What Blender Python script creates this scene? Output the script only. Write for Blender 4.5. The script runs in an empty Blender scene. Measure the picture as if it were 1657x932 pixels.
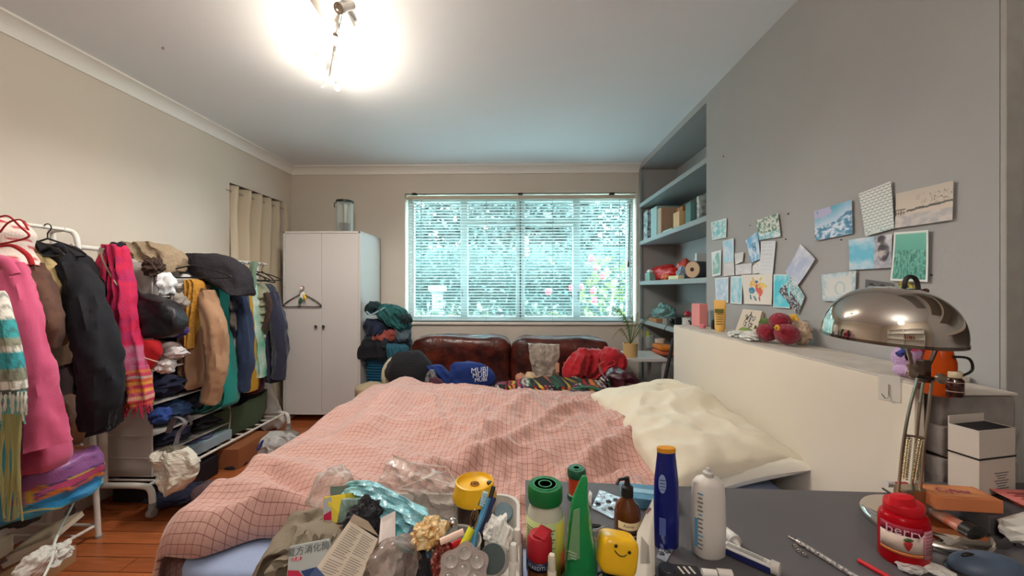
import bpy, bmesh, math, random
from mathutils import Vector, Matrix, noise
PI = math.pi
F = 607.0; CAMZ = 1.25; YAW = math.atan(14/607.0)
cs, sn = math.cos(YAW), math.sin(YAW)
C = bpy.context.scene.collection
# ---------------------------------------------------------------- camera, sky, exposure
cam = bpy.data.cameras.new('camera'); cam.sensor_width = 36; cam.lens = 36*F/1657
cam.clip_start = .02
co = bpy.data.objects.new('camera', cam); C.objects.link(co)
co.location = (0, 0, CAMZ); co.rotation_euler = (PI/2, 0, YAW)
sc = bpy.context.scene; sc.camera = co
sc.view_settings.view_transform = 'Standard'; sc.view_settings.look = 'None'
sc.view_settings.gamma = 1; sc.view_settings.use_curve_mapping = False
sc.view_settings.exposure = EXPO = 0.76
w = bpy.data.worlds.new('sky'); sc.world = w; w.use_nodes = True
nt = w.node_tree; bg = nt.nodes['Background']
tc = nt.nodes.new('ShaderNodeTexCoord'); sx = nt.nodes.new('ShaderNodeSeparateXYZ')
rp = nt.nodes.new('ShaderNodeValToRGB')
nt.links.new(tc.outputs['Generated'], sx.inputs[0]); nt.links.new(sx.outputs['Z'], rp.inputs[0])
rp.color_ramp.elements[0].color = (.74, .92, 1, 1); rp.color_ramp.elements[1].color = (.58, .84, 1, 1)
nt.links.new(rp.outputs[0], bg.inputs[0]); bg.inputs[1].default_value = 15
# daylight portal in the window opening (a sampling guide only)
pl = bpy.data.lights.new('window_portal', 'AREA'); pl.shape = 'RECTANGLE'; pl.size = 2.46; pl.size_y = 1.38
pl.cycles.is_portal = True
po = bpy.data.objects.new('window_portal', pl); C.objects.link(po); po.location = (0, 4.2, 1.57)
po.rotation_euler = (-PI/2, 0, 0)
LAMP_W = 10.0; FILL_W = 15.0
# ---------------------------------------------------------------- pixel -> place helpers (image taken as 1657x932)
def ray(px, py):
    dx = (px-828.5)/F
    return Vector((dx*cs-sn, dx*sn+cs, (466-py)/F))
def P(px, py, Y):
    r = ray(px, py); t = Y/r.y; return Vector((r.x*t, Y, CAMZ+r.z*t))
def ZC(py, c): return CAMZ+(466-py)/F*(-sn*c[0]+cs*c[1])
def PX(px, py, X):
    r = ray(px, py); t = X/r.x; return Vector((X, r.y*t, CAMZ+r.z*t))
def PZ(px, py, Z):
    r = ray(px, py); t = (Z-CAMZ)/r.z; return Vector((r.x*t, r.y*t, Z))
# ---------------------------------------------------------------- materials
def lin(c):
    return tuple((v/12.92 if v <= .04045 else ((v+.055)/1.055)**2.4) for v in [x/255 for x in c])
MC = {}
def mat(name, c, rough=.7, metal=0, bump=0, bs=60, var=0, vs=8, trans=0, alpha=1, emit=0, sheen=0, coat=0, ior=1.45, c2=None, spec=.5):
    if name in MC: return MC[name]
    m = bpy.data.materials.new(name); m.use_nodes = True; N = m.node_tree.nodes; L = m.node_tree.links
    b = N['Principled BSDF']; lc = lin(c)
    b.inputs['Base Color'].default_value = (*lc, 1); b.inputs['Roughness'].default_value = rough
    b.inputs['Metallic'].default_value = metal; b.inputs['Transmission Weight'].default_value = trans
    b.inputs['Alpha'].default_value = alpha; b.inputs['IOR'].default_value = ior
    b.inputs['Sheen Weight'].default_value = sheen; b.inputs['Coat Weight'].default_value = coat
    b.inputs['Specular IOR Level'].default_value = spec
    if emit: b.inputs['Emission Color'].default_value = (*lc, 1); b.inputs['Emission Strength'].default_value = emit
    if bump or var:
        t = N.new('ShaderNodeTexCoord')
    if var:
        n = N.new('ShaderNodeTexNoise'); n.inputs['Scale'].default_value = vs; n.inputs['Detail'].default_value = 4
        r = N.new('ShaderNodeValToRGB'); L.new(t.outputs['Object'], n.inputs['Vector'])
        lo = lin(c2) if c2 else tuple(v*(1-var) for v in lc)
        r.color_ramp.elements[0].position = .35; r.color_ramp.elements[1].position = .65
        r.color_ramp.elements[0].color = (*lo, 1); r.color_ramp.elements[1].color = (*lc, 1)
        L.new(n.outputs['Fac'], r.inputs[0]); L.new(r.outputs[0], b.inputs['Base Color'])
    if bump:
        n = N.new('ShaderNodeTexNoise'); n.inputs['Scale'].default_value = bs; n.inputs['Detail'].default_value = 3
        L.new(t.outputs['Object'], n.inputs['Vector'])
        u = N.new('ShaderNodeBump'); u.inputs['Strength'].default_value = bump; u.inputs['Distance'].default_value = .01
        L.new(n.outputs['Fac'], u.inputs['Height']); L.new(u.outputs[0], b.inputs['Normal'])
    MC[name] = m; return m
def cloth(name, c, **k):
    k.setdefault('bump', .12); k.setdefault('bs', 220); k.setdefault('sheen', .05)
    return mat(name, c, .85, **k)
def film(name, c, a=.25, rough=.12, bump=.6, bs=25):       # thin clear plastic: transparent mixed with gloss
    if name in MC: return MC[name]
    m = bpy.data.materials.new(name); m.use_nodes = True; N = m.node_tree.nodes; L = m.node_tree.links
    b = N['Principled BSDF']; o = N['Material Output']
    b.inputs['Base Color'].default_value = (*lin(c), 1); b.inputs['Roughness'].default_value = rough
    tr = N.new('ShaderNodeBsdfTransparent'); tr.inputs[0].default_value = (*[.75+.25*v for v in lin(c)], 1)
    mx = N.new('ShaderNodeMixShader'); lw = N.new('ShaderNodeLayerWeight'); lw.inputs[0].default_value = .35
    ma = N.new('ShaderNodeMath'); ma.operation = 'MULTIPLY_ADD'; ma.inputs[1].default_value = .6; ma.inputs[2].default_value = a
    ma.use_clamp = True
    L.new(lw.outputs['Facing'], ma.inputs[0]); L.new(ma.outputs[0], mx.inputs[0]); L.new(tr.outputs[0], mx.inputs[1]); L.new(b.outputs[0], mx.inputs[2])
    L.new(mx.outputs[0], o.inputs[0])
    if bump:
        t = N.new('ShaderNodeTexCoord'); n = N.new('ShaderNodeTexNoise'); n.inputs['Scale'].default_value = bs
        u = N.new('ShaderNodeBump'); u.inputs['Strength'].default_value = bump; u.inputs['Distance'].default_value = .02
        L.new(t.outputs['Object'], n.inputs['Vector']); L.new(n.outputs['Fac'], u.inputs['Height']); L.new(u.outputs[0], b.inputs['Normal'])
    MC[name] = m; return m
def vmat(name='printed_card', rough=.5, bump=0):     # colours come from a colour attribute (printed or woven pattern)
    if name in MC: return MC[name]
    m = bpy.data.materials.new(name); m.use_nodes = True; N = m.node_tree.nodes; L = m.node_tree.links
    a = N.new('ShaderNodeAttribute'); a.attribute_name = 'Col'; b = N['Principled BSDF']
    b.inputs['Roughness'].default_value = rough; L.new(a.outputs['Color'], b.inputs['Base Color'])
    if bump:
        t = N.new('ShaderNodeTexCoord'); n = N.new('ShaderNodeTexNoise'); n.inputs['Scale'].default_value = 150
        u = N.new('ShaderNodeBump'); u.inputs['Strength'].default_value = bump; u.inputs['Distance'].default_value = .01
        L.new(t.outputs['Object'], n.inputs['Vector']); L.new(n.outputs['Fac'], u.inputs['Height']); L.new(u.outputs[0], b.inputs['Normal'])
    MC[name] = m; return m
# ---------------------------------------------------------------- object helpers: everything is built in world metres
W = {}
def tag(o, label=None, cat=None, group=None, kind=None):
    if label: o['label'] = label
    if cat: o['category'] = cat
    if group: o['group'] = group
    if kind: o['kind'] = kind
    return o
def root(name, label, cat, loc, group=None):
    o = bpy.data.objects.new(name, None); C.objects.link(o); o.location = loc; o.empty_display_size = .05
    W[o.name] = Vector(loc); return tag(o, label, cat, group)
def fin(name, verts, faces, m, parent=None, smooth=False, cols=None, bevel=0, subd=0, label=None, mi=None):
    vs = [Vector(v) for v in verts]
    xs = [v.x for v in vs]; ys = [v.y for v in vs]; zs = [v.z for v in vs]
    c = Vector(((min(xs)+max(xs))/2, (min(ys)+max(ys))/2, min(zs)))
    me = bpy.data.meshes.new(name); me.from_pydata([v-c for v in vs], [], faces); me.update()
    for x in (m if isinstance(m, (list, tuple)) else [m]): me.materials.append(x)
    if mi: me.polygons.foreach_set('material_index', mi)
    if smooth:
        me.polygons.foreach_set('use_smooth', [True]*len(me.polygons)); me.set_sharp_from_angle(angle=math.radians(48))
    if cols:
        a = me.color_attributes.new('Col', 'FLOAT_COLOR', 'POINT')
        flat = []
        for q in cols: flat += [*lin(q), 1.0]
        a.data.foreach_set('color', flat)
    o = bpy.data.objects.new(name, me); C.objects.link(o)
    if parent: o.parent = parent; o.location = c-W[parent.name]
    else: o.location = c
    W[o.name] = c
    if bevel:
        b = o.modifiers.new('b', 'BEVEL'); b.width = bevel; b.segments = 2; b.limit_method = 'ANGLE'
    if subd:
        s = o.modifiers.new('s', 'SUBSURF'); s.levels = subd; s.render_levels = subd
    if label: o['label'] = label
    return o
def rot(x=0, y=0, z=0):
    return Matrix.Rotation(z, 3, 'Z') @ Matrix.Rotation(y, 3, 'Y') @ Matrix.Rotation(x, 3, 'X')
def cr(pts, n=6):                      # Catmull-Rom through points (tuples of any length)
    p = [pts[0]]+list(pts)+[pts[-1]]; out = []
    for i in range(1, len(p)-2):
        for k in range(n):
            t = k/n
            out.append(tuple(.5*((2*b)+(-a+c)*t+(2*a-5*b+4*c-d)*t*t+(-a+3*b-3*c+d)*t**3) for a, b, c, d in zip(p[i-1], p[i], p[i+1], p[i+2])))
    out.append(tuple(pts[-1])); return out
class B:
    def __init__(s): s.v = []; s.f = []; s.mi = []; s.cur = 0
    def add(s, vs, fs):
        k = len(s.v); s.v += [Vector(v) for v in vs]; s.f += [[i+k for i in f] for f in fs]; s.mi += [s.cur]*len(fs)
    def box(s, x0, x1, y0, y1, z0, z1):
        s.obox(((x0+x1)/2, (y0+y1)/2, (z0+z1)/2), (abs(x1-x0), abs(y1-y0), abs(z1-z0))); return s
    def obox(s, c, d, R=None):
        c = Vector(c); vs = []
        for i in (-.5, .5):
            for j in (-.5, .5):
                for k in (-.5, .5):
                    q = Vector((i*d[0], j*d[1], k*d[2])); vs.append(c+(R @ q if R else q))
        s.add(vs, [(0, 1, 3, 2), (4, 6, 7, 5), (0, 4, 5, 1), (2, 3, 7, 6), (0, 2, 6, 4), (1, 5, 7, 3)]); return s
    def tube(s, pts, r, seg=8, cap=True, flat=1):
        pts = [Vector(p) for p in pts]; n = len(pts); rr = r if isinstance(r, (list, tuple)) else [r]*n
        if len(rr) != n: rr = [rr[0]+(rr[-1]-rr[0])*i/(n-1) for i in range(n)]
        up = None; vs = []; fs = []
        for i in range(n):
            d = (pts[min(i+1, n-1)]-pts[max(i-1, 0)])
            d = d.normalized() if d.length > 1e-9 else Vector((0, 0, 1))
            if up is None: up = d.orthogonal().normalized()
            else:
                up = (up-d*up.dot(d)); up = up.normalized() if up.length > 1e-6 else d.orthogonal().normalized()
            sd = d.cross(up)
            for k in range(seg):
                a = 2*PI*k/seg; vs.append(pts[i]+(up*math.cos(a)+sd*math.sin(a)*flat)*rr[i])
        for i in range(n-1):
            for k in range(seg):
                fs.append((i*seg+k, i*seg+(k+1) % seg, (i+1)*seg+(k+1) % seg, (i+1)*seg+k))
        if cap: fs += [tuple(range(seg))[::-1], tuple(range((n-1)*seg, n*seg))]
        s.add(vs, fs); return s
    def lathe(s, prof, c, R=None, seg=24, sq=(1, 1), pw=2):
        c = Vector(c); vs = []; fs = []; prof = list(prof)
        if len(prof) > 2 and prof[-1][0] < 1e-6 and abs(prof[-1][1]-prof[-2][1]) < 2e-3: prof = prof[:-1]
        for (r, z) in prof:
            for k in range(seg):
                a = 2*PI*k/seg; ca, sa = math.cos(a), math.sin(a)
                if pw != 2:
                    q = (abs(ca)**pw+abs(sa)**pw)**(-1/pw); ca *= q; sa *= q
                q = Vector((r*ca*sq[0], r*sa*sq[1], z)); vs.append(c+(R @ q if R else q))
        n = len(prof)
        for i in range(n-1):
            for k in range(seg):
                fs.append((i*seg+k, i*seg+(k+1) % seg, (i+1)*seg+(k+1) % seg, (i+1)*seg+k))
        if prof[0][0] > 1e-6: fs.append(tuple(range(seg))[::-1])
        if prof[-1][0] > 1e-6: fs.append(tuple(range((n-1)*seg, n*seg)))
        s.add(vs, fs); return s
    def ball(s, c, r, R=None, seg=16, rings=10, nz=0, nsc=1, seed=0, flatb=None):
        c = Vector(c); r = Vector(r) if hasattr(r, '__len__') else Vector((r, r, r)); vs = []; fs = []
        for i in range(rings+1):
            ph = PI*i/rings
            for k in range(seg):
                a = 2*PI*k/seg; d = Vector((math.sin(ph)*math.cos(a), math.sin(ph)*math.sin(a), -math.cos(ph)))
                m = 1
                if nz: m += nz*noise.noise(d*nsc+Vector((seed*3.1, seed, 0)))+.5*nz*noise.noise(d*nsc*2.7+Vector((seed, 7, 0)))
                q = Vector((d.x*r.x, d.y*r.y, d.z*r.z))*m
                if flatb is not None and q.z < -flatb: q.z = -flatb
                vs.append(c+(R @ q if R else q))
        for i in range(rings):
            for k in range(seg): fs.append((i*seg+k, i*seg+(k+1) % seg, (i+1)*seg+(k+1) % seg, (i+1)*seg+k))
        s.add(vs, fs); return s
    def poly(s, pts, d):                # extruded polygon: pts in world, d = extrusion vector
        n = len(pts); d = Vector(d); p = [Vector(q) for q in pts]
        s.add(p+[q+d for q in p], [tuple(range(n))[::-1], tuple(range(n, 2*n))]+[(i, (i+1) % n, n+(i+1) % n, n+i) for i in range(n)]); return s
    def done(s, name, m, parent=None, **k):
        if isinstance(m, (list, tuple)): k['mi'] = s.mi
        return fin(name, s.v, s.f, m, parent, **k)
def text(name, st, size, org, right, up, m, parent, th=.0006, align='CENTER', label=None, bend=None):
    cu = bpy.data.curves.new(name, 'FONT'); cu.body = st; cu.size = size; cu.align_x = align; cu.align_y = 'CENTER'; cu.resolution_u = 2
    t = bpy.data.objects.new(name, cu); C.objects.link(t)
    dg = bpy.context.evaluated_depsgraph_get(); dg.update()
    me = bpy.data.meshes.new_from_object(t.evaluated_get(dg)); bpy.data.objects.remove(t)
    right = Vector(right).normalized(); up = Vector(up).normalized(); nrm = right.cross(up); org = Vector(org)
    if bend:      # wrap on a vertical cylinder: bend = (axis point, radius)
        ax, rad = bend; a0 = math.atan2(org.y-ax[1], org.x-ax[0]); vs = []
        for v in me.vertices:
            a = a0+v.co.x/rad; vs.append(Vector((ax[0]+rad*math.cos(a), ax[1]+rad*math.sin(a), org.z+v.co.y)))
    else: vs = [org+right*v.co.x+up*v.co.y+nrm*th for v in me.vertices]
    fs = [tuple(p.vertices) for p in me.polygons]
    if not fs: return None
    return fin(name, vs, fs, m, parent, label=label)
def NV(p, s, seed=0): return noise.noise(Vector(p)*s+Vector((seed*7.3, seed*1.7, seed*3.9)))
def drape(name, rows, Y, th, m, parent=None, folds=4, amp=.015, seed=1, wr=.006, ws=14, seg=56, dens=5, colfn=None, ysh=0, label=None, cap=True, top=.5, smooth=True, tilt=0):
    """soft cloth body lofted over outline rows (py, x_left, x_right) standing at depth Y; th = half thickness"""
    R = cr([tuple(map(float, r)) for r in rows], dens); vs = []; fs = []; cols = []; n = len(R)
    for i, (py, xl, xr) in enumerate(R):
        t = i/(n-1); a = P(xl, py, Y); b = P(xr, py, Y); hw = (b.x-a.x)/2; cx = (a.x+b.x)/2; z = (a.z+b.z)/2
        tt = th*(top+(1-top)*min(1, t*3))*(1 if t < .93 or not cap else .8)
        for k in range(seg):
            an = 2*PI*k/seg; ca, sa = math.cos(an), math.sin(an)
            q = (abs(ca)**2.6+abs(sa)**2.6)**(-1/2.6)
            x = cx+hw*ca*q; y = Y+ysh*t+tilt*(x-cx)
            fo = math.sin(folds*(ca*q)*PI+seed*2.1+2.2*NV((x, 0, z), 3, seed))
            fo = fo*(.35+.65*t)*amp
            y += tt*sa*q+(fo if sa < 0 else -fo)*min(1, abs(sa)*3)
            e = Vector((x, y, z))
            d = noise.noise_vector(e*ws+Vector((seed*5, 0, 0)))+.5*noise.noise_vector(e*ws*2.3+Vector((0, seed*3, 0)))
            r_ = 1-abs(noise.noise(Vector((x*ws*.8, seed, z*ws*.45))))*2
            e += d*wr+Vector((0, -wr*1.2*r_ if sa < 0 else 0, 0)); vs.append(e)
            if colfn: cols.append(colfn(x, z, t, ca))
    for i in range(n-1):
        for k in range(seg): fs.append((i*seg+k, (i+1)*seg+k, (i+1)*seg+(k+1) % seg, i*seg+(k+1) % seg))
    if cap: fs += [tuple(range(seg)), tuple(range((n-1)*seg, n*seg))[::-1]]
    return fin(name, vs, fs, m, parent, smooth=smooth, cols=cols or None, label=label)
def sleeve(name, pts, r, m, parent=None, seed=1, wr=.008, seg=26, flat=1, label=None, dens=14, colfn=None):
    """pts: (px, py, Y); r: radius list in metres; wrinkled tube"""
    q = cr([(*P(a, b, c),) for a, b, c in pts], dens); n = len(q)
    rr = cr([(x,) for x in r], max(1, round((n-1)/(len(r)-1)))) if len(r) > 1 else [(r[0],)]*n
    rad = [rr[min(len(rr)-1, round(i*(len(rr)-1)/(n-1)))][0] for i in range(n)]
    b = B().tube(q, rad, seg, True, flat); cols = []
    for i, v in enumerate(b.v):
        l = i//seg
        ctr = Vector(q[min(l, n-1)]); d = (v-ctr); an = 2*PI*(i % seg)/seg; L_ = l*.012
        e = Vector((math.cos(an)*1.5+L_*1.5, math.sin(an)*1.5-L_, L_*5+seed*3.3))
        g = 1-3*abs(noise.noise(e))+1.0*noise.noise(v*8+Vector((seed*3, 0, 0)))+.5*noise.noise(v*30)
        b.v[i] = v+d*(wr/max(rad[min(l, n-1)], .01))*g*1.05
        if colfn: cols.append(colfn(l/n, i % seg))
    return b.done(name, m, parent, smooth=True, label=label, cols=cols or None)
def crumple(name, px0, py0, px1, py1, Y, th, m, parent=None, seed=1, nz=.5, nsc=1.6, label=None, seg=40, rings=26, smooth=False):
    a = P(px0, py0, Y); b = P(px1, py1, Y)
    return B().ball((a+b)/2, (abs(b.x-a.x)/2, th, abs(a.z-b.z)/2), seg=seg, rings=rings, nz=nz, nsc=nsc, seed=seed).done(name, m, parent, smooth=smooth, label=label)
def card(name, q, fn, nx=40, ny=30, parent=None, th=.0012, curl=0, m=None, label=None):
    """flat printed card: q = bottom-left, bottom-right, top-right, top-left in world; fn(u, v) -> rgb"""
    q = [Vector(p) for p in q]; n = (q[1]-q[0]).cross(q[3]-q[0]).normalized()
    vs = []; cols = []; fs = []
    for s in (0, 1):
        for j in range(ny+1):
            for i in range(nx+1):
                u, v = i/nx, j/ny
                p = (q[0]*(1-u)+q[1]*u)*(1-v)+(q[3]*(1-u)+q[2]*u)*v
                p = p+n*(curl*((2*u-1)**2*.6+(2*v-1)**2*.4))-n*th*s
                vs.append(p); cols.append(fn(u, v) if s == 0 else (225, 220, 212))
    K = (nx+1)*(ny+1)
    for j in range(ny):
        for i in range(nx):
            a = j*(nx+1)+i; fs += [(a, a+1, a+nx+2, a+nx+1), (K+a, K+a+nx+1, K+a+nx+2, K+a+1)]
    for i in range(nx):
        a = i; fs.append((a, K+a, K+a+1, a+1)); a = ny*(nx+1)+i; fs.append((a, a+1, K+a+1, K+a))
    for j in range(ny):
        a = j*(nx+1); fs.append((a, a+nx+1, K+a+nx+1, K+a)); a += nx; fs.append((a, K+a, K+a+nx+1, a+nx+1))
    return fin(name, vs, fs, m or vmat(), parent, cols=cols, label=label)
def mix(a, b, t):
    t = max(0, min(1, t)); return tuple(a[i]*(1-t)+b[i]*t for i in range(3))
def struct(b, name, m, **k): return tag(b.done(name, m, **k), kind='structure')
# ================================================================ THE ROOM
XL, XR, YB, YF, H = -2.48, 1.25, 4.0, -1.6, 2.55     # left wall, chimney breast face, window wall, wall behind, ceiling
XA = 1.64                                            # back of the alcoves
beige = mat('beige_wall_paint', (212, 201, 188), .85, bump=.06, bs=120, var=.04, vs=2)
grey = mat('grey_wall_paint', (166, 165, 163), .7, bump=.05, bs=90, var=.05, vs=3)
shelfgrey = mat('grey_shelf_paint', (150, 158, 158), .45)
white = mat('white_gloss_paint', (235, 232, 226), .4)
ceilm = mat('white_ceiling_paint', (232, 235, 238), .9, bump=.04, bs=60)
def wood_floor():
    m = bpy.data.materials.new('orange_parquet'); m.use_nodes = True; N = m.node_tree.nodes; L = m.node_tree.links; b = N['Principled BSDF']
    t = N.new('ShaderNodeTexCoord'); mp = N.new('ShaderNodeMapping'); L.new(t.outputs['Object'], mp.inputs[0])
    br = N.new('ShaderNodeTexBrick'); L.new(mp.outputs[0], br.inputs[0])
    br.inputs['Color1'].default_value = (*lin((190, 108, 62)), 1); br.inputs['Color2'].default_value = (*lin((166, 90, 50)), 1)
    br.inputs['Mortar'].default_value = (*lin((70, 32, 16)), 1); br.inputs['Scale'].default_value = 1
    br.inputs['Brick Width'].default_value = .9; br.inputs['Row Height'].default_value = .09; br.inputs['Mortar Size'].default_value = .002
    mp2 = N.new('ShaderNodeMapping'); mp2.inputs['Scale'].default_value = (3, 40, 1); L.new(t.outputs['Object'], mp2.inputs[0])
    n = N.new('ShaderNodeTexNoise'); n.inputs['Scale'].default_value = 1.5; n.inputs['Detail'].default_value = 6; L.new(mp2.outputs[0], n.inputs[0])
    mx = N.new('ShaderNodeMix'); mx.data_type = 'RGBA'; mx.blend_type = 'MULTIPLY'; mx.inputs[0].default_value = .5
    rp = N.new('ShaderNodeValToRGB'); rp.color_ramp.elements[0].color = (.4, .4, .4, 1); rp.color_ramp.elements[0].position = .3; rp.color_ramp.elements[1].position = .6
    L.new(n.outputs[0], rp.inputs[0]); L.new(br.outputs[0], mx.inputs[6]); L.new(rp.outputs[0], mx.inputs[7]); L.new(mx.outputs[2], b.inputs['Base Color'])
    b.inputs['Roughness'].default_value = .3
    return m
struct(B().box(XL-.3, XA+.3, YF-.2, YB+.3, -.1, 0), 'floor', wood_floor())
struct(B().box(XL-.3, XA+.3, YF-.2, YB+.3, H, H+.1), 'ceiling', ceilm)
struct(B().box(XL-.3, XA+.3, YF-.2, YF, 0, H), 'wall_rear', beige)
# left wall with a curtained doorway
DY0, DY1, DZ = 3.14, 3.86, 2.15
struct(B().box(XL-.3, XL, YF, DY0, 0, H).box(XL-.3, XL, DY1, YB, 0, H).box(XL-.3, XL, DY0, DY1, DZ, H).box(XL-.32, XL-.28, DY0, DY1, 0, DZ), 'wall_left', beige)
# window wall
wx0, wx1, wz0, wz1 = P(655, 466, YB).x, P(1030, 466, YB).x, P(842, 521, YB).z, P(842, 312, YB).z
struct(B().box(XL, wx0, YB, YB+.3, 0, H).box(wx1, XA+.3, YB, YB+.3, 0, H).box(wx0, wx1, YB, YB+.3, wz1, H).box(wx0, wx1, YB, YB+.3, 0, wz0), 'wall_back', beige)
# right: chimney breast between two shelved alcoves
CY0, CY1 = PX(1617, 466, XR).y, PX(1143, 466, XR).y
struct(B().box(XA, XA+.3, YF, YB, 0, H).box(XR, XA, CY0, CY1, 0, H).box(XR, XA, CY1, YB, 2.5, H).box(XR, XA, CY0-1.0, CY0, 2.5, H), 'wall_right', grey)
struct(B().box(XR+.0, XR+.042, CY0-.014, CY0-.001, 0, 2.5), 'trim_1', mat('worn_grey_paint', (166, 162, 156), .6, var=.1, vs=20), bevel=.002)
struct(B().box(XR-.001, XR+.02, YB-.035, YB-.001, .2, 2.5), 'trim_2', shelfgrey)
struct(B().box(XR, XA, YB-.006, YB, 0, 2.5), 'wall_alcove', grey)
# filler hole marks and screws on the grey wall
for (a, b_, r) in ((1171, 253, .005), (1276, 346, .004), (1362, 388, .003), (1214, 365, .003), (1508, 445, .003), (1272, 387, .003)):
    c = PX(a, b_, XR); o = B().lathe([(0, 0), (r, 0), (r, .004), (0, .004)], c, rot(y=-PI/2), 8).done('wall_screw', mat('screw_grey', (90, 84, 80), .5, .5))
    tag(o, 'small dark screw head in the grey wall %s' % {1171: 'near the shelves, high above the cards', 1276: 'right of the sketch card', 1362: 'below the snowy mountain card', 1214: 'between the small cards on the left', 1508: 'beside the green card', 1272: 'just right of the pale landscape card'}[a], 'screw', 'screws in the grey wall')
# cornice (cove) along left and window walls
def cornice(name, ax):
    s = .08; prof = [(0, 0), (0, -s), (.012, -s)]+[(s-(s-.012)*math.cos(t), -s+(s-.012)*math.sin(t)) for t in [PI/2*i/8 for i in range(9)]]+[(s, 0)]
    b = B()
    if ax == 'y': pts = [Vector((XL+a, YF, H+c)) for a, c in prof]; b.poly(pts, (0, YB-YF, 0))
    else: pts = [Vector((XL, YB-a, H+c)) for a, c in prof]; b.poly(pts, (XR-XL, 0, 0))
    struct(b, name, white)
cornice('trim_3', 'y'); cornice('trim_4', 'x')
struct(B().box(XL, XL+.015, YF, DY0, 0, .1), 'baseboard_left', white)
struct(B().box(XL, XR, YB-.015, YB, 0, .1), 'baseboard_back', white)
# window: frame, panes, sill
WY = YB+.14
pvc = mat('white_window_frame', (176, 190, 188), .35)
fr = B(); xm = [P(a, 466, WY).x for a in (751, 842, 933)]
fr.box(wx0, wx1, WY, WY+.06, wz0, wz0+.05).box(wx0, wx1, WY, WY+.06, wz1-.06, wz1).box(wx0, wx0+.06, WY, WY+.06, wz0, wz1).box(wx1-.06, wx1, WY, WY+.06, wz0, wz1)
for i, x in enumerate(xm): fr.box(x-(.04, .05, .04)[i], x+(.04, .05, .04)[i], WY-.005, WY+.06, wz0, wz1)
zt = P(842, 359, WY).z
fr.box(xm[0], xm[2], WY-.004, WY+.06, zt-.035, zt+.035)
struct(fr, 'window_1', pvc, bevel=.006)
g = bpy.data.materials.new('window_glass'); g.use_nodes = True; N = g.node_tree.nodes; L = g.node_tree.links
tr = N.new('ShaderNodeBsdfTransparent'); tr.inputs[0].default_value = (.93, .99, .98, 1); gl = N.new('ShaderNodeBsdfGlossy'); gl.inputs['Roughness'].default_value = .02
mx = N.new('ShaderNodeMixShader'); mx.inputs[0].default_value = .07
L.new(tr.outputs[0], mx.inputs[1]); L.new(gl.outputs[0], mx.inputs[2]); L.new(mx.outputs[0], N['Material Output'].inputs[0])
wi = bpy.data.objects['window_1']
gp = B(); gp.box(wx0+.05, wx1-.05, WY+.03, WY+.034, wz0+.04, wz1-.05); gp.done('pane', g, wi)
B().box(xm[1]-.006, xm[1]+.006, WY-.012, WY-.006, wz0+.03, wz1-.05).done('meeting_gasket', mat('dark_rubber', (40, 45, 48), .6), wi)
for i, (hx, hz) in enumerate(((797, 360), (890, 360), (748, 475), (936, 478))):
    c = P(hx, hz, WY-.01); B().obox(c, (.09 if i < 2 else .02, .02, .02 if i < 2 else .09)).done('window_handle', mat('grey_handle', (120, 128, 128), .4), wi, bevel=.004)
struct(B().box(wx0-.03, wx1+.0, YB-.03, YB+.15, wz0-.028, wz0), 'window_2', mat('white_sill', (226, 214, 204), .45), bevel=.005)
bpy.data.objects['window_2']['label'] = 'white window sill board'
# venetian blind
vb = root('venetian_blind', 'white horizontal slat venetian blind lowered over the whole window', 'blind', ((wx0+wx1)/2, YB+.06, wz0+.02))
sl = mat('white_slat', (206, 210, 208), .4); N = sl.node_tree.nodes; L = sl.node_tree.links
tl_ = N.new('ShaderNodeBsdfTranslucent'); tl_.inputs[0].default_value = (.85, .9, .88, 1); mx = N.new('ShaderNodeMixShader'); mx.inputs[0].default_value = .25
L.new(N['Principled BSDF'].outputs[0], mx.inputs[1]); L.new(tl_.outputs[0], mx.inputs[2]); L.new(mx.outputs[0], N['Material Output'].inputs[0])
B().box(wx0+.01, wx1-.01, YB+.03, YB+.075, wz1-.055, wz1-.02).done('head_rail', mat('cream_rail', (205, 190, 172), .5), vb, bevel=.003)
b = B(); z = wz0+.045; R = rot(x=math.radians(-14))
while z < wz1-.07:
    b.obox(((wx0+wx1)/2, YB+.055, z), (wx1-wx0-.05, .032, .0022), R); z += .0315
b.done('slats', sl, vb)
B().box(wx0+.02, wx1-.02, YB+.04, YB+.07, wz0+.006, wz0+.026).done('bottom_rail', sl, vb, bevel=.003)
for x in (680, 786, 895, 1004):
    c = P(x, 400, YB).x
    B().box(c-.002, c+.002, YB+.036, YB+.038, wz0+.01, wz1-.05).done('ladder_cord', mat('grey_cord', (150, 160, 160), .7), vb)
for x in (667, 1021):
    c = P(x, 400, YB).x
    B().box(c-.006, c+.006, YB+.034, YB+.036, wz0+.01, wz1-.05).done('ladder_tape', mat('pale_tape', (215, 222, 218), .7), vb)
B().tube([P(1019, 330, YB+.03), P(1017, 424, YB+.03)], .004, 6).tube([P(1017, 424, YB+.03), P(1016.5, 432, YB+.03)], .009, 6).done('tilt_wand', mat('dark_rubber', (40, 45, 48), .6), vb)
for x in (671, 842, 990):
    c = P(x, 314, YB+.02); B().obox(c, (.05, .05, .014)).done('bracket', mat('dark_metal_bracket', (58, 52, 50), .5, .6), vb)
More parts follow.
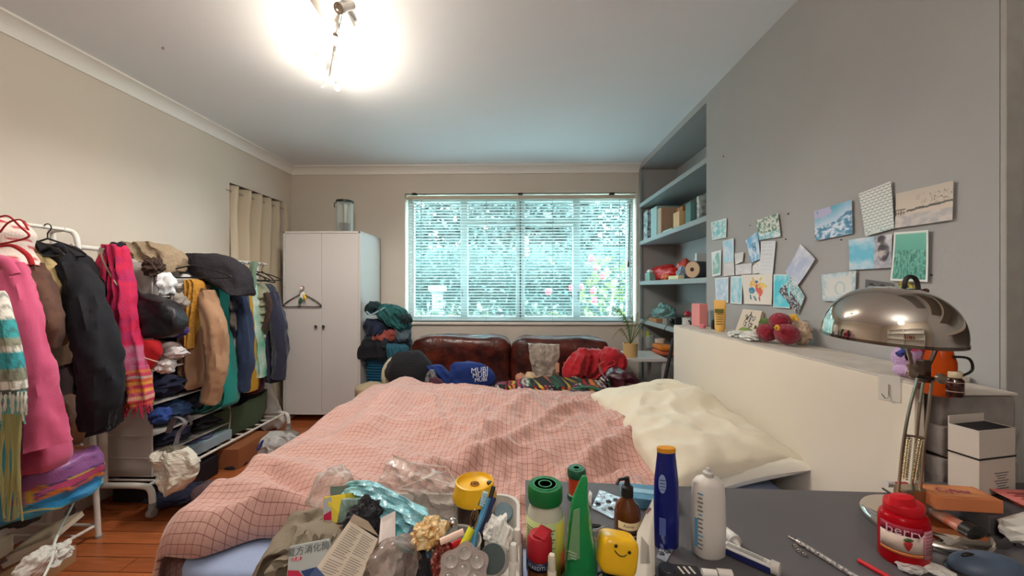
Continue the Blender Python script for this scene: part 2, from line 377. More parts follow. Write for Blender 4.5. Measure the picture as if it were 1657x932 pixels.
# ---------------------------------------------------------------- garden beyond the window
gm = mat('pale_bounce_ground', (206, 214, 208), .95, var=.3, vs=3)  # unseen ground, made pale to bounce daylight up to the ceiling
struct(B().box(-14, 14, YB+.3, 30, -.32, -.3), 'ground', gm)
random.seed(5)
def leafmass(name, n, fn, size, m, parent=None):
    b = B()
    for i in range(n):
        c = Vector(fn()); s = size*random.uniform(.6, 1.3)
        R = rot(random.uniform(-1.2, 1.2), random.uniform(-1.2, 1.2), random.uniform(0, 6))
        q = [Vector((-s, 0, 0)), Vector((0, -s*.45, .1*s)), Vector((s, 0, 0)), Vector((0, s*.45, .1*s))]
        b.add([c+R @ p for p in q], [(0, 1, 2, 3)])
    return b.done(name, m, parent)
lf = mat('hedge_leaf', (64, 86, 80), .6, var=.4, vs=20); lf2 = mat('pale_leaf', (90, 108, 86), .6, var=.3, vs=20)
lf3 = mat('tree_leaf', (74, 92, 88), .6, var=.35, vs=8); bark = mat('pale_bark', (150, 140, 128), .9, bump=.5)
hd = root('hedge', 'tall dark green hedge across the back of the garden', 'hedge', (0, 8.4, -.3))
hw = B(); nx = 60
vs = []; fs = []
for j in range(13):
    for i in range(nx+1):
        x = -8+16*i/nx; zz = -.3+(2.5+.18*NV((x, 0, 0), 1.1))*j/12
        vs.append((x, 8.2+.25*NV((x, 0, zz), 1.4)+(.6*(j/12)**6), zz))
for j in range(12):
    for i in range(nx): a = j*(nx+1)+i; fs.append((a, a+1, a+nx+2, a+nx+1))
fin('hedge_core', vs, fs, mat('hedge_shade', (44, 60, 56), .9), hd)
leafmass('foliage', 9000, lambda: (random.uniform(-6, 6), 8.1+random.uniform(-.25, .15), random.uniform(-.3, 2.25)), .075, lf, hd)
for i, (x, y, s, lab) in enumerate(((-3.6, 11, 1.6, 'leftmost tall tree rising behind the hedge'), (-1.0, 12, 1.5, 'tree behind the hedge, left of the middle window bar'), (1.0, 11.4, 1.2, 'tree behind the hedge, right of the middle window bar'), (3.9, 12, 1.9, 'rightmost tree behind the hedge'))):
    t = root('garden_tree', lab, 'tree', (x, y, -.3), 'trees beyond the hedge')
    B().tube([(x, y, -.3), (x+.1, y, 1.6), (x, y, 3.2)], [.16, .12, .06], 8).done('trunk', bark, t, smooth=True)
    def tf():
        while True:
            d = Vector((random.uniform(-1, 1), random.uniform(-1, 1), random.uniform(-1, 1)))
            if d.length < 1 and NV(d, 2.2, i) > -.12: return (x+d.x*s*1.15, y+d.y*s, 3.2+d.z*s)
    leafmass('foliage', 3200, tf, .15, lf3, t)
for k, (x0, n, lab) in enumerate(((-2.1, 500, 'pale leafy shrub at the foot of the hedge on the left'), (-.9, 600, 'pale leafy shrub near the window left of centre'), (.45, 450, 'pale low shrub near the window just right of centre'))):
    tag(leafmass('garden_shrub', n, lambda: (x0+random.gauss(0, .4), 6.3+random.gauss(0, .3), random.uniform(-.3, .75+.3*random.random())), .07, lf2), lab, 'shrub', 'pale shrubs under the hedge')
fb = root('flowering_shrub', 'leafy shrub with pink and red blooms outside the right window pane', 'shrub', (1.35, 5.9, -.3))
B().tube([(1.3, 5.9, -.3), (1.35, 5.9, .6), (1.5, 5.95, 1.4)], .02, 6).tube([(1.3, 5.9, .1), (1.0, 5.85, .9)], .015, 6).done('stem', bark, fb)
leafmass('foliage', 420, lambda: (1.4+random.gauss(0, .33), 5.9+random.gauss(0, .2), random.uniform(.1, 1.75)), .075, mat('lime_leaf', (96, 110, 56), .6), fb)
for k, (x, y) in enumerate(((957, 418), (965, 433), (975, 446), (960, 470), (962, 486), (887, 472), (940, 464), (925, 466))):
    B().ball(P(x, y, 5.55), (.045, .045, .05), seg=8, rings=6, nz=.4, nsc=3, seed=k).done('blossom', mat('pink_bloom', (190, 60, 74), .6), fb)
pc = P(708, 470, 7.0)
tag(B().lathe([(.16, -.3), (.16, -.2), (.1, -.15), (.1, 1.15), (.17, 1.2), (.17, 1.28), (0, 1.3)], (pc.x, 7.0, 0)).done('garden_column', mat('pale_stone', (112, 118, 116), .8)), 'pale stone column standing in the garden by the hedge', 'column')
# ---------------------------------------------------------------- shelves in the far alcove
sh = root('alcove_shelving', 'grey painted shelves built into the alcove beside the window', 'shelves', (XR+.2, 3.2, .58))
SZ = {}
for k, py in enumerate((330, 390.5, 455, 516)):
    z = PX(1035, py, XR).z; SZ[k] = z+.0
    B().box(XR, XA, CY1, YB, z-.04, z).done('shelf', shelfgrey, sh, bevel=.003)
SB = PX(1090, 588, XR).z
B().box(XR, XA, CY1, YB-.3, SB-.035, SB).done('shelf', mat('dark_grey_shelf', (92, 92, 92), .5), sh, bevel=.003)
# near alcove shelves at the right border
nsf = root('bookcase', 'grey alcove bookcase at the right border of the photo', 'shelves', (XR+.2, .5, 0))
for py in (75, 270, 476):
    z = P(1655, py, CY0-.02).z
    B().box(XR+.06, XA, CY0-.9, CY0-.02, z-.03, z).done('shelf', mat('worn_shelf_paint', (170, 160, 150), .5), nsf, bevel=.003)
# ---------------------------------------------------------------- rear bookcase (seen mirrored in the lamp)
bc = root('bookcase', 'white bookcase on the wall behind the camera, mirrored in the chrome lamp', 'shelves', (-.4, YF+.15, 0))
b = B().box(-1.3, 1.1, YF+.01, YF+.03, 0, 1.9)
for z in (.05, .55, 1.05, 1.5, 1.88): b.box(-1.3, 1.1, YF+.02, YF+.3, z-.02, z)
for x in (-1.3, -.1, 1.08): b.box(x, x+.02, YF+.02, YF+.3, 0, 1.9)
b.done('carcass', white, bc)
bcol = [(150, 40, 36), (60, 40, 34), (190, 160, 120), (90, 96, 60), (120, 60, 40), (200, 190, 170), (40, 50, 80), (160, 90, 50)]
x = .0
for i in range(14):
    wd = random.uniform(.03, .06); h = random.uniform(.2, .3); c = bcol[i % 8]
    tag(B().box(x, x+wd-.003, YF+.1, YF+.28, 1.072, 1.072+h).done('book', mat('book_cloth_%d' % (i % 8), c, .6), bevel=.003), '%s book, %s from the left on the bookcase behind the camera' % (('dark red', 'dark brown', 'tan', 'olive', 'brown', 'cream', 'navy blue', 'orange brown')[i % 8], ('first', 'second', 'third', 'fourth', 'fifth', 'sixth', 'seventh', 'eighth', 'ninth', 'tenth', 'eleventh', 'twelfth', 'thirteenth', 'fourteenth')[i]), 'book', 'books behind the camera')
    x += wd
# ---------------------------------------------------------------- ceiling spotlight bar
cl = root('ceiling_spotlight', 'chrome bar ceiling spotlight with lit bulbs', 'light', (-1.0, 1.9, H))
chrome = mat('chrome', (215, 210, 204), .12, 1); satin = mat('satin_nickel', (170, 162, 154), .32, 1)
a = P(541, 46, 1.84)
def CZ(px, py, dz): return PZ(px, py, H-dz)
p0, p1 = CZ(538, 42, .03), CZ(535, 0, .03)
B().obox(CZ(536, 12, .014), (.14, .22, .026), rot(z=.05)).done('ceiling_plate', satin, cl, bevel=.004)
B().tube([CZ(560, -60, .055), CZ(556, 0, .055), CZ(546, 50, .055), CZ(533, 128, .055)], .008, 8).done('bar', chrome, cl, smooth=True)
hot = mat('lit_bulb', (255, 232, 196), .3, emit=40)
for k, (x, y, dz) in enumerate(((543, 66, .11), (545, 108, .12), (546, 142, .12), (556, -50, .12))):
    c = CZ(x, y, dz); t = CZ(x-2, y-12, .055)
    sh_ = B().tube([t, c+Vector((-.005, 0, .022))], .006, 8).lathe([(.012, .022), (.02, .01), (.014, .03)], c, seg=12).done('spot_head', chrome, cl, smooth=True)
    B().ball(c, .017, seg=12, rings=8).done('bulb', hot, sh_, smooth=True)
    for kind, en in (('POINT', LAMP_W*.30), ('SPOT', LAMP_W*1.2)):
        lt = bpy.data.lights.new('bulb_light', kind); lt.energy = en; lt.color = (1, .90, .76) if kind == 'POINT' else (1, .95, .89); lt.shadow_soft_size = .03
        if kind == 'SPOT': lt.spot_size = math.radians(165); lt.spot_blend = .5
        lo = bpy.data.objects.new('bulb_light', lt); C.objects.link(lo); lo.location = c+Vector((.0, 0, -.05))
B().tube([CZ(521, 140, .1), CZ(536, 122, .08), CZ(541, 100, .08)], .006, 6).obox(CZ(528, 128, .1), (.07, .02, .004), rot(z=.6)).obox(CZ(522, 98, .06), (.02, .05, .02), rot(z=.2)).done('glass_shade', mat('frosted_reflector', (225, 215, 200), .3), cl)
c = CZ(569, 8, .1); B().lathe([(.018, 0), (.018, .07), (.022, .075), (.022, .1), (.015, .1), (.012, .09)], c, rot(x=2.3, z=-.3), 16).done('spot_head', satin, cl, smooth=True, label='unlit nickel spot head')
# added fill lamp, unseen behind the camera, brightening the desk fronts
gl = root('added_fill_lamp', 'added round fill lamp on the ceiling behind the camera, out of view', 'lamp', (.1, -.75, H-.2))
B().lathe([(.05, .2), (.05, .17), (.02, .165), (.02, .13)], (.1, -.75, H-.2)).done('fill_lamp_mount', satin, gl, smooth=True)
B().ball((.1, -.75, H-.15), .11, seg=28, rings=18).done('globe', mat('fill_lamp_glow', (255, 238, 214), .3, emit=8), gl, smooth=True)
lt = bpy.data.lights.new('fill_light', 'POINT'); lt.energy = FILL_W; lt.color = (1, .96, .91); lt.shadow_soft_size = .12
lo = bpy.data.objects.new('fill_light', lt); C.objects.link(lo); lo.location = (.1, -.75, H-.42)
# tiny ceiling nail
tag(B().lathe([(0, 0), (.006, 0), (.005, -.01), (0, -.01)], PZ(264, 77, H)).done('ceiling_hook', satin), 'tiny screw in the ceiling above the clothes racks', 'screw')
# ================================================================ LARGE FURNITURE
# wardrobe
WD = 3.45
wl, wr_ = P(458, 466, WD).x, P(583, 466, WD).x
zt = P(520, 374, WD).z
wa = root('wardrobe', 'white two-door wardrobe in the corner left of the window', 'wardrobe', ((wl+wr_)/2, 3.7, 0))
wm = mat('white_melamine', (208, 203, 200), .42)
b = B().box(wl, wl+.018, WD, WD+.5, 0, zt).box(wr_-.018, wr_, WD, WD+.5, 0, zt).box(wl, wr_, WD, WD+.5, zt-.02, zt).box(wl, wr_, WD, WD+.5, .07, .09).box(wl, wr_, WD+.48, WD+.5, .05, zt)
b.done('body', wm, wa, bevel=.002)
md = (wl+wr_)/2
for s, x0, x1 in ((0, wl+.02, md-.0015), (1, md+.0015, wr_-.02)):
    d = B().box(x0, x1, WD+.002, WD+.02, .09, zt-.022).done('door', wm, wa, bevel=.002)
    kx = P(513 if s == 0 else 525, 528, WD)
    B().lathe([(.004, 0), (.004, .012), (.014, .018), (.014, .026), (0, .028)], (kx.x, WD+.002, kx.z), rot(x=PI/2), 16).done('knob', satin, d, smooth=True)
# storage jar on top
jc = P(558, 373, WD+.18); jc.z = zt; s_ = WD+.18
r = 13/F*s_; hh = 54/F*s_
jr = root('storage_jar', 'tall glass coffee jar with black lid on top of the wardrobe', 'jar', jc)
glass = film('clear_glass', (225, 232, 228), .12, .04, 0)
B().lathe([(r, 0), (r, hh*.94), (r*.96, hh*.95), (r*.96, .004)], jc, seg=24).done('glass_body', glass, jr, smooth=True)
B().lathe([(r*.93, .004), (r*.93, hh*.3), (0, hh*.31)], jc, seg=20).done('coffee_beans', mat('coffee_beans', (70, 40, 26), .7, bump=1, bs=200, var=.5, vs=150), jr)
B().lathe([(r*1.05, hh*.93), (r*1.05, hh), (0, hh)], jc).tube([jc+Vector((-r*1.05, 0, hh*.96)), jc+Vector((-r*1.35, 0, hh*.93)), jc+Vector((-r*1.3, 0, hh*.8))], .005, 6).done('lid', mat('black_plastic', (30, 28, 28), .4), jr, bevel=.002)
B().lathe([(.012, hh*.35), (.02, hh*.9)], jc, seg=10).done('scoop', satin, jr, smooth=True)
def hanger(name, label, c, wd, R=None, m=None, grp=None, drop=.1, bird=False, tilt=0):
    """coat hanger: c = top of hook, plane along R's x axis"""
    R = R or Matrix.Identity(3); c = Vector(c); m = m or mat('black_plastic', (30, 28, 28), .4)
    h = root(name, label, 'hanger', c-Vector((0, 0, .05+drop)), grp)
    T = lambda x, z: c+R @ Vector((x, 0, z+tilt*x))
    hk = [T(.018*math.cos(a)-.0, -.018+.018*math.sin(a)) for a in [PI*1.05-PI*1.35*i/10 for i in range(11)]]
    B().tube(hk+[T(0, -.045), T(0, -.07)], .0025, 6).done('hook', m, h, smooth=True)
    q = cr([(*T(0, -.07),), (*T(-wd*.3, -.07-drop*.45),), (*T(-wd*.5, -.07-drop*.9),), (*T(-wd*.46, -.075-drop),), (*T(0, -.075-drop),), (*T(wd*.46, -.075-drop),), (*T(wd*.5, -.07-drop*.9),), (*T(wd*.3, -.07-drop*.45),), (*T(0, -.07),)], 4)
    B().tube(q, .0045, 8).done('bar', m, h, smooth=True)
    return h
c = P(489, 463, WD-.015)
hanger('coat_hanger', 'empty black coat hanger hooked on the left wardrobe door', c, 61/F*WD, drop=.115)
bd = root('toy_bird', 'small colourful toy parrot hanging on the wardrobe door hanger', 'toy', P(489, 490, WD-.04))
B().ball(P(489, 479, WD-.04), (.022, .018, .042), rot(y=.3), nz=.1).ball(P(488, 467, WD-.045), .018, seg=12).done('body', mat('white_plush', (232, 226, 214), .9, bump=.5), bd, smooth=True)
B().ball(P(493, 481, WD-.05), (.012, .012, .03), rot(y=-.4)).done('wing', mat('yellow_plush', (226, 190, 40), .9), bd, smooth=True)
B().ball(P(486, 486, WD-.05), (.014, .012, .034), rot(y=.4)).done('tail', mat('green_plush', (40, 96, 70), .9), bd, smooth=True)
B().lathe([(.007, 0), (0, .02)], P(491, 465, WD-.06), rot(x=PI/2+.6), 8).done('beak', mat('red_plush', (200, 50, 40), .7), bd)
# curtain in the doorway
cu = root('curtain', 'cream eyelet curtain hanging in the doorway of the left wall', 'curtain', (XL-.03, 3.5, 0))
linen = cloth('cream_linen', (208, 194, 170), bump=.2, bs=60)
vs = []; fs = []; ny = 140; nz = 24
for j in range(nz+1):
    t = j/nz
    for i in range(ny+1):
        u = i/ny; y = 3.16+.74*u*(1 if t < .5 else 1)
        z = 2.13-2.1*t
        x = XL-.015-.02*(t < .0)+.045*math.sin(u*5.2*2*PI)*(1-.25*t)+.02*NV((0, y, z), 4, 2)+.05*t**2
        vs.append((x, y, z))
for j in range(nz):
    for i in range(ny): a = j*(ny+1)+i; fs.append((a, a+1, a+ny+2, a+ny+1))
o = fin('curtain_cloth', vs, fs, linen, cu, smooth=True); s = o.modifiers.new('t', 'SOLIDIFY'); s.thickness = .002
for k in range(5):
    y = 3.2+k*.142
    B().tube([Vector((XL+.0+.03*math.cos(a)*.3, y+.01*math.cos(a), 2.08+.026*math.sin(a))) for a in [2*PI*i/16 for i in range(17)]], .007, 6).done('eyelet', chrome, cu, smooth=True)
tag(B().tube([(XL-.01, 3.1, 2.08), (XL-.01, 3.94, 2.08)], .012, 12).done('curtain_rail', chrome, smooth=True), 'chrome rod carrying the cream eyelet curtain', 'curtain rod')
# white cloth bundle on the floor by the curtain
tag(drape('dust_sheet', [(600, 392, 418), (620, 386, 432), (650, 384, 448), (675, 388, 458), (690, 396, 456)], 3.3, .09, cloth('white_sheet', (214, 210, 204)), folds=3, amp=.02, seed=9, wr=.015), 'white sheet bundled on the floor between curtain and wardrobe', 'sheet')
# ---------------------------------------------------------------- sofa
leather = mat('brown_leather', (96, 36, 22), .33, bump=.9, bs=18, var=.5, vs=7, c2=(44, 16, 14), coat=.3)
so = root('sofa', 'dark brown leather two-seat sofa under the window', 'sofa', (-.1, 3.45, 0))
sx0, sx1 = P(668, 545, 3.6).x, P(985, 545, 3.6).x
def cushion(b, x0, x1, y0, y1, z0, z1, p=.3, n=26, seed=1, wr=.012):
    vs = []; c = Vector(((x0+x1)/2, (y0+y1)/2, (z0+z1)/2)); d = Vector((x1-x0, y1-y0, z1-z0))/2; fs = []
    k = len(b.v)
    for i in range(n+1):
        ph = -PI/2+PI*i/n
        for j in range(2*n):
            th = PI*j/n
            f = lambda v: math.copysign(abs(v)**p, v)
            q = Vector((d.x*f(math.cos(ph))*f(math.cos(th)), d.y*f(math.cos(ph))*f(math.sin(th)), d.z*f(math.sin(ph))))
            e = c+q; q2 = noise.noise_vector(e*6+Vector((seed, 0, 0)))*wr+noise.noise_vector(e*16+Vector((seed, 0, 0)))*wr*.4
            vs.append(e+q2)
    for i in range(n):
        for j in range(2*n): fs.append((i*2*n+j, i*2*n+(j+1) % (2*n), (i+1)*2*n+(j+1) % (2*n), (i+1)*2*n+j))
    b.add(vs, fs); return b
xm_ = P(827, 545, 3.6).x
cushion(B(), sx0-.02, sx1-.02, 3.05, 3.9, .06, .3, .2).done('base_frame', leather, so, smooth=True)
cushion(B(), sx0, xm_, 3.5, 3.82, .25, P(700, 543, 3.6).z, .32, seed=2, wr=.02).done('back_cushion', leather, so, smooth=True)
cushion(B(), xm_, sx1, 3.5, 3.82, .25, P(900, 546, 3.6).z, .32, seed=3, wr=.02).done('back_cushion', leather, so, smooth=True)
for a, c_ in ((sx0, xm_), (xm_, sx1)): cushion(B(), a, c_, 3.05, 3.6, .22, .44, .3, seed=4).done('seat_cushion', leather, so, smooth=True)
cushion(B(), sx0-.06, sx0+.07, 3.05, 3.85, .08, .54, .35, seed=5).done('armrest', leather, so, smooth=True)
cushion(B(), sx1-.13, sx1, 3.05, 3.85, .08, .6, .4, seed=6).done('armrest', leather, so, smooth=True)
for x in (sx0+.04, sx1-.06):
    for y in (3.12, 3.8): B().lathe([(.025, 0), (.03, .07)], (x, y, 0), seg=10).done('leg', mat('dark_wood', (50, 30, 20), .5), so)
# ---------------------------------------------------------------- bed: base, mattress, headboard, duvet, pillows
bx0, bx1, by0, by1 = -.96, 1.0, .97, 2.5
bf = root('bed_frame', 'low white bed frame under the pink checked duvet', 'bed frame', (0, 1.75, 0))
B().box(bx0-.02, bx1, by0+.02, by0+.05, .1, .32).box(bx0-.02, bx1, by1-.05, by1-.02, .1, .32).box(bx0-.04, bx0-.01, by0+.02, by1-.02, .06, .34).box(bx0, bx1, by0+.05, by1-.05, .2, .24).done('side_rails', wm, bf, bevel=.003)
for x in (bx0, bx1-.1):
    for y in (by0+.04, by1-.09): B().box(x, x+.05, y, y+.05, 0, .2).done('leg', wm, bf)
bsheet = cloth('pale_blue_sheet', (150, 164, 196), bump=.2, bs=40)
ma = B(); cushion(ma, bx0, bx1-.01, by0, by1, .24, .505, .12, n=30, wr=.006); tag(ma.done('mattress', bsheet, smooth=True), 'mattress in a pale blue sheet, showing below the duvet at bottom left', 'mattress')
# headboard with ledge
hx = PX(1090, 527, 1.0)
HX = 1.015; hz = PX(1090, 527, HX).z; hy1 = PX(1090, 527, HX).y; hy0 = PX(1480, 608, HX).y
hb = root('headboard', 'tall white bed headboard with a narrow ledge on top', 'headboard', (1.1, 1.7, 0))
B().box(HX, HX+.025, hy0, hy1, .05, hz-.002).done('front_panel', mat('cream_melamine', (226, 214, 196), .45), hb, bevel=.002)
for y_ in (1.065, hy1-.02): B().box(HX+.025, XR-.012, y_, y_+.02, .0, hz-.012).done('end_panel', mat('cream_melamine', (226, 214, 196), .45), hb)
B().poly([(HX+.001, hy0, hz-.012), (HX+.03, hy0, hz-.012), (HX+.03, 1.065, hz-.012), (XR-.008, 1.065, hz-.012), (XR-.008, hy1, hz-.012), (HX+.001, hy1, hz-.012)], (0, 0, .018)).done('ledge', mat('worn_white_ledge', (206, 196, 184), .6, var=.2, vs=14), hb, bevel=.002)
hk = root('adhesive_hook', 'small metal hook on a clear sticky plate on the headboard', 'hook', PX(1440, 628, HX-.003))
B().poly([PX(1422, 605, HX-.001), PX(1458, 610, HX-.001), PX(1458, 652, HX-.001), PX(1422, 645, HX-.001)], (-.0015, 0, 0)).done('backing_plate', film('sticky_plate', (240, 236, 230), .3, .1, 0), hk)
hp = [PX(1438, 622, HX-.004), PX(1438, 640, HX-.005), PX(1434, 645, HX-.014), PX(1429, 640, HX-.022), PX(1427, 637, HX-.024)]
B().tube(cr([(*q,) for q in hp], 5), .0017, 8).done('hook_wire', chrome, hk, smooth=True)
# duvet as one folded sheet over the mattress; folds run as ridges between points of the bed top
def plaid():
    m = bpy.data.materials.new('pink_check_cotton'); m.use_nodes = True; N = m.node_tree.nodes; L = m.node_tree.links; b = N['Principled BSDF']
    uv = N.new('ShaderNodeUVMap'); uv.uv_map = 'UV'
    sp = N.new('ShaderNodeSeparateXYZ'); L.new(uv.outputs[0], sp.inputs[0]); ms = []
    for ax in (0, 1):
        a = N.new('ShaderNodeMath'); a.operation = 'MULTIPLY'; a.inputs[1].default_value = 1/.021; L.new(sp.outputs[ax], a.inputs[0])
        f = N.new('ShaderNodeMath'); f.operation = 'FRACT'; L.new(a.outputs[0], f.inputs[0])
        g_ = N.new('ShaderNodeMath'); g_.operation = 'LESS_THAN'; g_.inputs[1].default_value = .07; L.new(f.outputs[0], g_.inputs[0]); ms.append(g_)
    mx_ = N.new('ShaderNodeMath'); mx_.operation = 'MAXIMUM'; L.new(ms[0].outputs[0], mx_.inputs[0]); L.new(ms[1].outputs[0], mx_.inputs[1])
    c_ = N.new('ShaderNodeMix'); c_.data_type = 'RGBA'; L.new(mx_.outputs[0], c_.inputs[0])
    c_.inputs[6].default_value = (*lin((202, 158, 146)), 1); c_.inputs[7].default_value = (*lin((134, 84, 76)), 1)
    L.new(c_.outputs[2], b.inputs['Base Color']); b.inputs['Roughness'].default_value = .9; b.inputs['Sheen Weight'].default_value = .55; b.inputs['Sheen Roughness'].default_value = .35
    n = N.new('ShaderNodeTexNoise'); n.inputs['Scale'].default_value = 45; n.inputs['Detail'].default_value = 4; L.new(uv.outputs[0], n.inputs[0])
    u = N.new('ShaderNodeBump'); u.inputs['Strength'].default_value = .35; u.inputs['Distance'].default_value = .01; L.new(n.outputs[0], u.inputs['Height']); L.new(u.outputs[0], b.inputs['Normal'])
    return m
def bp(px, py, z=.6): q = PZ(px, py, z); return (q.x, q.y)
RID = []   # (points, height, width)
def rd(pts, h, w_): RID.append(([bp(*p) for p in pts], h, w_))
rd([(655, 625), (625, 660), (585, 700)], .06, .10)                 # far left hump
rd([(560, 665), (720, 640), (860, 650)], .03, .12)
rd([(860, 640), (800, 690), (740, 745), (640, 790)], .035, .05)    # long diagonal ridge across the middle
rd([(985, 650), (900, 672), (820, 720), (760, 742)], .03, .03)
rd([(960, 640), (930, 665), (880, 680)], .026, .022)
rd([(1030, 700), (960, 722), (900, 760), (840, 790)], .04, .035)
rd([(1000, 735), (1040, 770)], .03, .025)
rd([(940, 640), (985, 655), (1010, 690)], .03, .04)
rd([(700, 650), (706, 670), (715, 700)], .018, .025)
rd([(400, 745), (480, 760), (560, 790)], .028, .045)
rd([(330, 790), (420, 800), (500, 835)], .03, .04)
rd([(440, 765), (470, 790), (560, 815)], -.022, .022)
rd([(620, 690), (700, 690), (780, 700)], .014, .03)
rd([(870, 700), (960, 690), (1010, 690)], .014, .018)
rd([(500, 720), (620, 735), (700, 770)], .02, .06)
rd([(900, 740), (860, 720), (790, 730)], .016, .02)
rd([(950, 770), (960, 745), (1010, 725)], -.02, .02)
def segd(p, a, c):
    ax, ay = a; dx, dy = c[0]-ax, c[1]-ay; L2 = dx*dx+dy*dy or 1e-9
    t = max(0, min(1, ((p[0]-ax)*dx+(p[1]-ay)*dy)/L2)); return math.hypot(p[0]-ax-t*dx, p[1]-ay-t*dy)
LNA, LNC = bp(640, 775), bp(1010, 705)
def topz(x, y):
    z = 0
    for pts, h, w_ in RID:
        d = min(segd((x, y), pts[i], pts[i+1]) for i in range(len(pts)-1)); z += h*math.exp(-(d/w_)**2)
    a_, c2_ = LNA, LNC; sd_ = (x-a_[0])*(c2_[1]-a_[1])-(y-a_[1])*(c2_[0]-a_[0]); sd_ /= math.hypot(c2_[0]-a_[0], c2_[1]-a_[1])
    sd_ += .05*NV((x, y, 0), 3, 9); z += .018-.085/(1+math.exp(-(sd_)/.035))*min(1, max(0, (x+.55)/.35))
    z += .018*NV((x, y, 0), 1.8, 1)
    k_ = min(1, max(0, (x+.75)/.5)); q = NV((x*.7+y*.9, y*1.0-x*.8, 0), 5.5, 4); z += .013*k_*(1-abs(q)*2.8)
    q = NV((x*1.1-y*.3, y*1.0+x*.5, 0), 11, 7); z += .0065*(.3+k_)*(1-abs(q)*3)
    z += .0018*(1-3*abs(NV((x, y, 0), 26, 6)))
    z -= .045*min(1, max(0, (x+.35)/.5))*min(1, max(0, (y-1.9)/.4))
    return z
EX, EN, EFAR, ER = bx0-.01, 1.10, 2.46, .60
vs = []; fs = []; uvs = []; nu, nv = 300, 240
u0, u1, v0, v1 = EX-.42, ER, EN-.02, EFAR+.32
def duv(u, v):
    er = ER-.10+.1*NV((v, 0, 0), 2.4, 8)+.1*max(0, (1.5-v))          # right hem wanders
    uu = u0+(er-u0)*(u-u0)/(u1-u0)
    en = EN+.03*NV((u, 0, 0), 3, 5)-(.0 if uu < -.5 else .03*min(1, (uu+.5)*2)); q_ = max(0, min(1, (-.76-uu)/.14)); en -= .09*q_*q_*(3-2*q_); vv = en+(v1-en)*(v-v0)/(v1-v0)
    x, y = uu, vv
    dn, dr = vv-en, er-uu
    rnd = lambda d, R_: math.sqrt(max(0, 1-max(0, 1-d/R_)**2))
    th = .075*rnd(dn, .07)*rnd(dr, .06)
    z = .51+th+topz(x, y)*min(1, dn/.06+.1)*min(1, dr/.05+.1)
    if uu < EX:
        h = EX-uu; s = min(h, .12); x = EX-.05*math.sin(min(1, h/.14)*PI/2); drop = 0 if h < .02 else (h-.02)
        z2 = z-.05*min(1, h/.1)**2-max(0, h-.07)*1.0; z = z2
        x += .03*math.sin(vv*16+2*NV((0, vv, 0), 2))*min(1, h/.2)-.05*max(0, h-.1)
    if vv > EFAR:
        h = vv-EFAR; y = EFAR+.06*math.sin(min(1, h/.1)*PI/2); z -= max(0, h-.03)
    z = max(z, .03)
    uo = vv if dn > .07 else en+.07-.0725*math.asin(min(1, 1-dn/.07))
    return (x, y, z), (uu, uo)
for j in range(nv+1):
    for i in range(nu+1):
        u = u0+(u1-u0)*i/nu; v = v0+(v1-v0)*j/nv; p_, (ua, va) = duv(u, v); vs.append(p_); uvs.append((ua+.012*NV((u, v, 0), 3), va+.012*NV((u, v, 5), 3)))
for j in range(nv):
    for i in range(nu): a = j*(nu+1)+i; fs.append((a, a+1, a+nu+2, a+nu+1))
dv = fin('duvet', vs, fs, plaid(), smooth=True)
ul = dv.data.uv_layers.new(name='UV')
for l in dv.data.loops: ul.data[l.index].uv = uvs[l.vertex_index]
s = dv.modifiers.new('t', 'SOLIDIFY'); s.thickness = .012; s.offset = -1
tag(dv, 'rumpled pink checked duvet spread over the bed', 'duvet')
def pillow(name, c, lx, ly, h, R, m, label, seed=1, wr=.019, n=80):
    vs = []; fs = []; K = (n+1)**2
    for s in (1, -1):
        for j in range(n+1):
            for i in range(n+1):
                u, v = 2*i/n-1, 2*j/n-1
                e = max(0, (1-abs(u)**2.6))*max(0, (1-abs(v)**2.6)); z = s*h*e**.42
                pin = 1-.07*(1-abs(u)**2)*(abs(v)**4)-0; pin2 = 1-.07*(1-abs(v)**2)*(abs(u)**4)
                x, y = u*lx*pin2, v*ly*pin
                if s == 1:
                    z += e**.3*wr*(1.2*(1-2.4*abs(NV((x*.6, y, 0), 9, seed)))+.6*NV((x, y, 0), 18, seed)+1.6*NV((x, y, 0), 4, seed+3))
                p = Vector(c)+R @ Vector((x, y, z)); vs.append(p)
        for j in range(n):
            for i in range(n):
                a = (0 if s == 1 else K)+j*(n+1)+i; q = (a, a+1, a+n+2, a+n+1); fs.append(q if s == 1 else q[::-1])
    return tag(fin(name, vs, fs, m, smooth=True), label, 'pillow')
pillow('pillow', (.83, 1.80, .565), .21, .47, .06, rot(y=-.25, z=0), cloth('off_white_cotton', (226, 220, 206), bump=.15, bs=40), 'flat off-white pillow wedged against the headboard, under the cream pillow', 5)
pillow('pillow', (.72, 1.79, .615), .27, .46, .10, rot(x=.085, y=-.14, z=.10), cloth('cream_cotton', (222, 212, 190), bump=.15, bs=40), 'plump cream pillow lying on top at the head of the bed', 2)
# dark stains on the cream pillow
# ---------------------------------------------------------------- desk
DZ_ = .73
def D(px, py, z=DZ_): return PZ(px, py, z)
dk = root('desk', 'dark grey desk top in the foreground', 'desk', (.9, .6, 0))
dm = mat('dark_grey_laminate', (92, 88, 90), .5, var=.1, vs=5, bump=.03)
fl, fr_ = D(850, 777), D(1440, 797)
vsx = [fl, D(1185, 790), D(1440, 797), (1.046, .955, DZ_), (1.046, 1.06, DZ_), (1.235, 1.06, DZ_), (1.235, .945, DZ_), (1.60, .93, DZ_), (1.60, .1, DZ_), (.02, .1, DZ_)]
B().poly([(p[0], p[1], DZ_-.03) for p in vsx], (0, 0, .03)).done('desk_top', dm, dk)
for x, y in ((.06, .15), (.06, .88), (1.55, .15), (1.55, .84)): B().box(x, x+.04, y, y+.04, 0, DZ_-.03).done('leg', mat('grey_metal_leg', (110, 108, 108), .4, .6), dk)
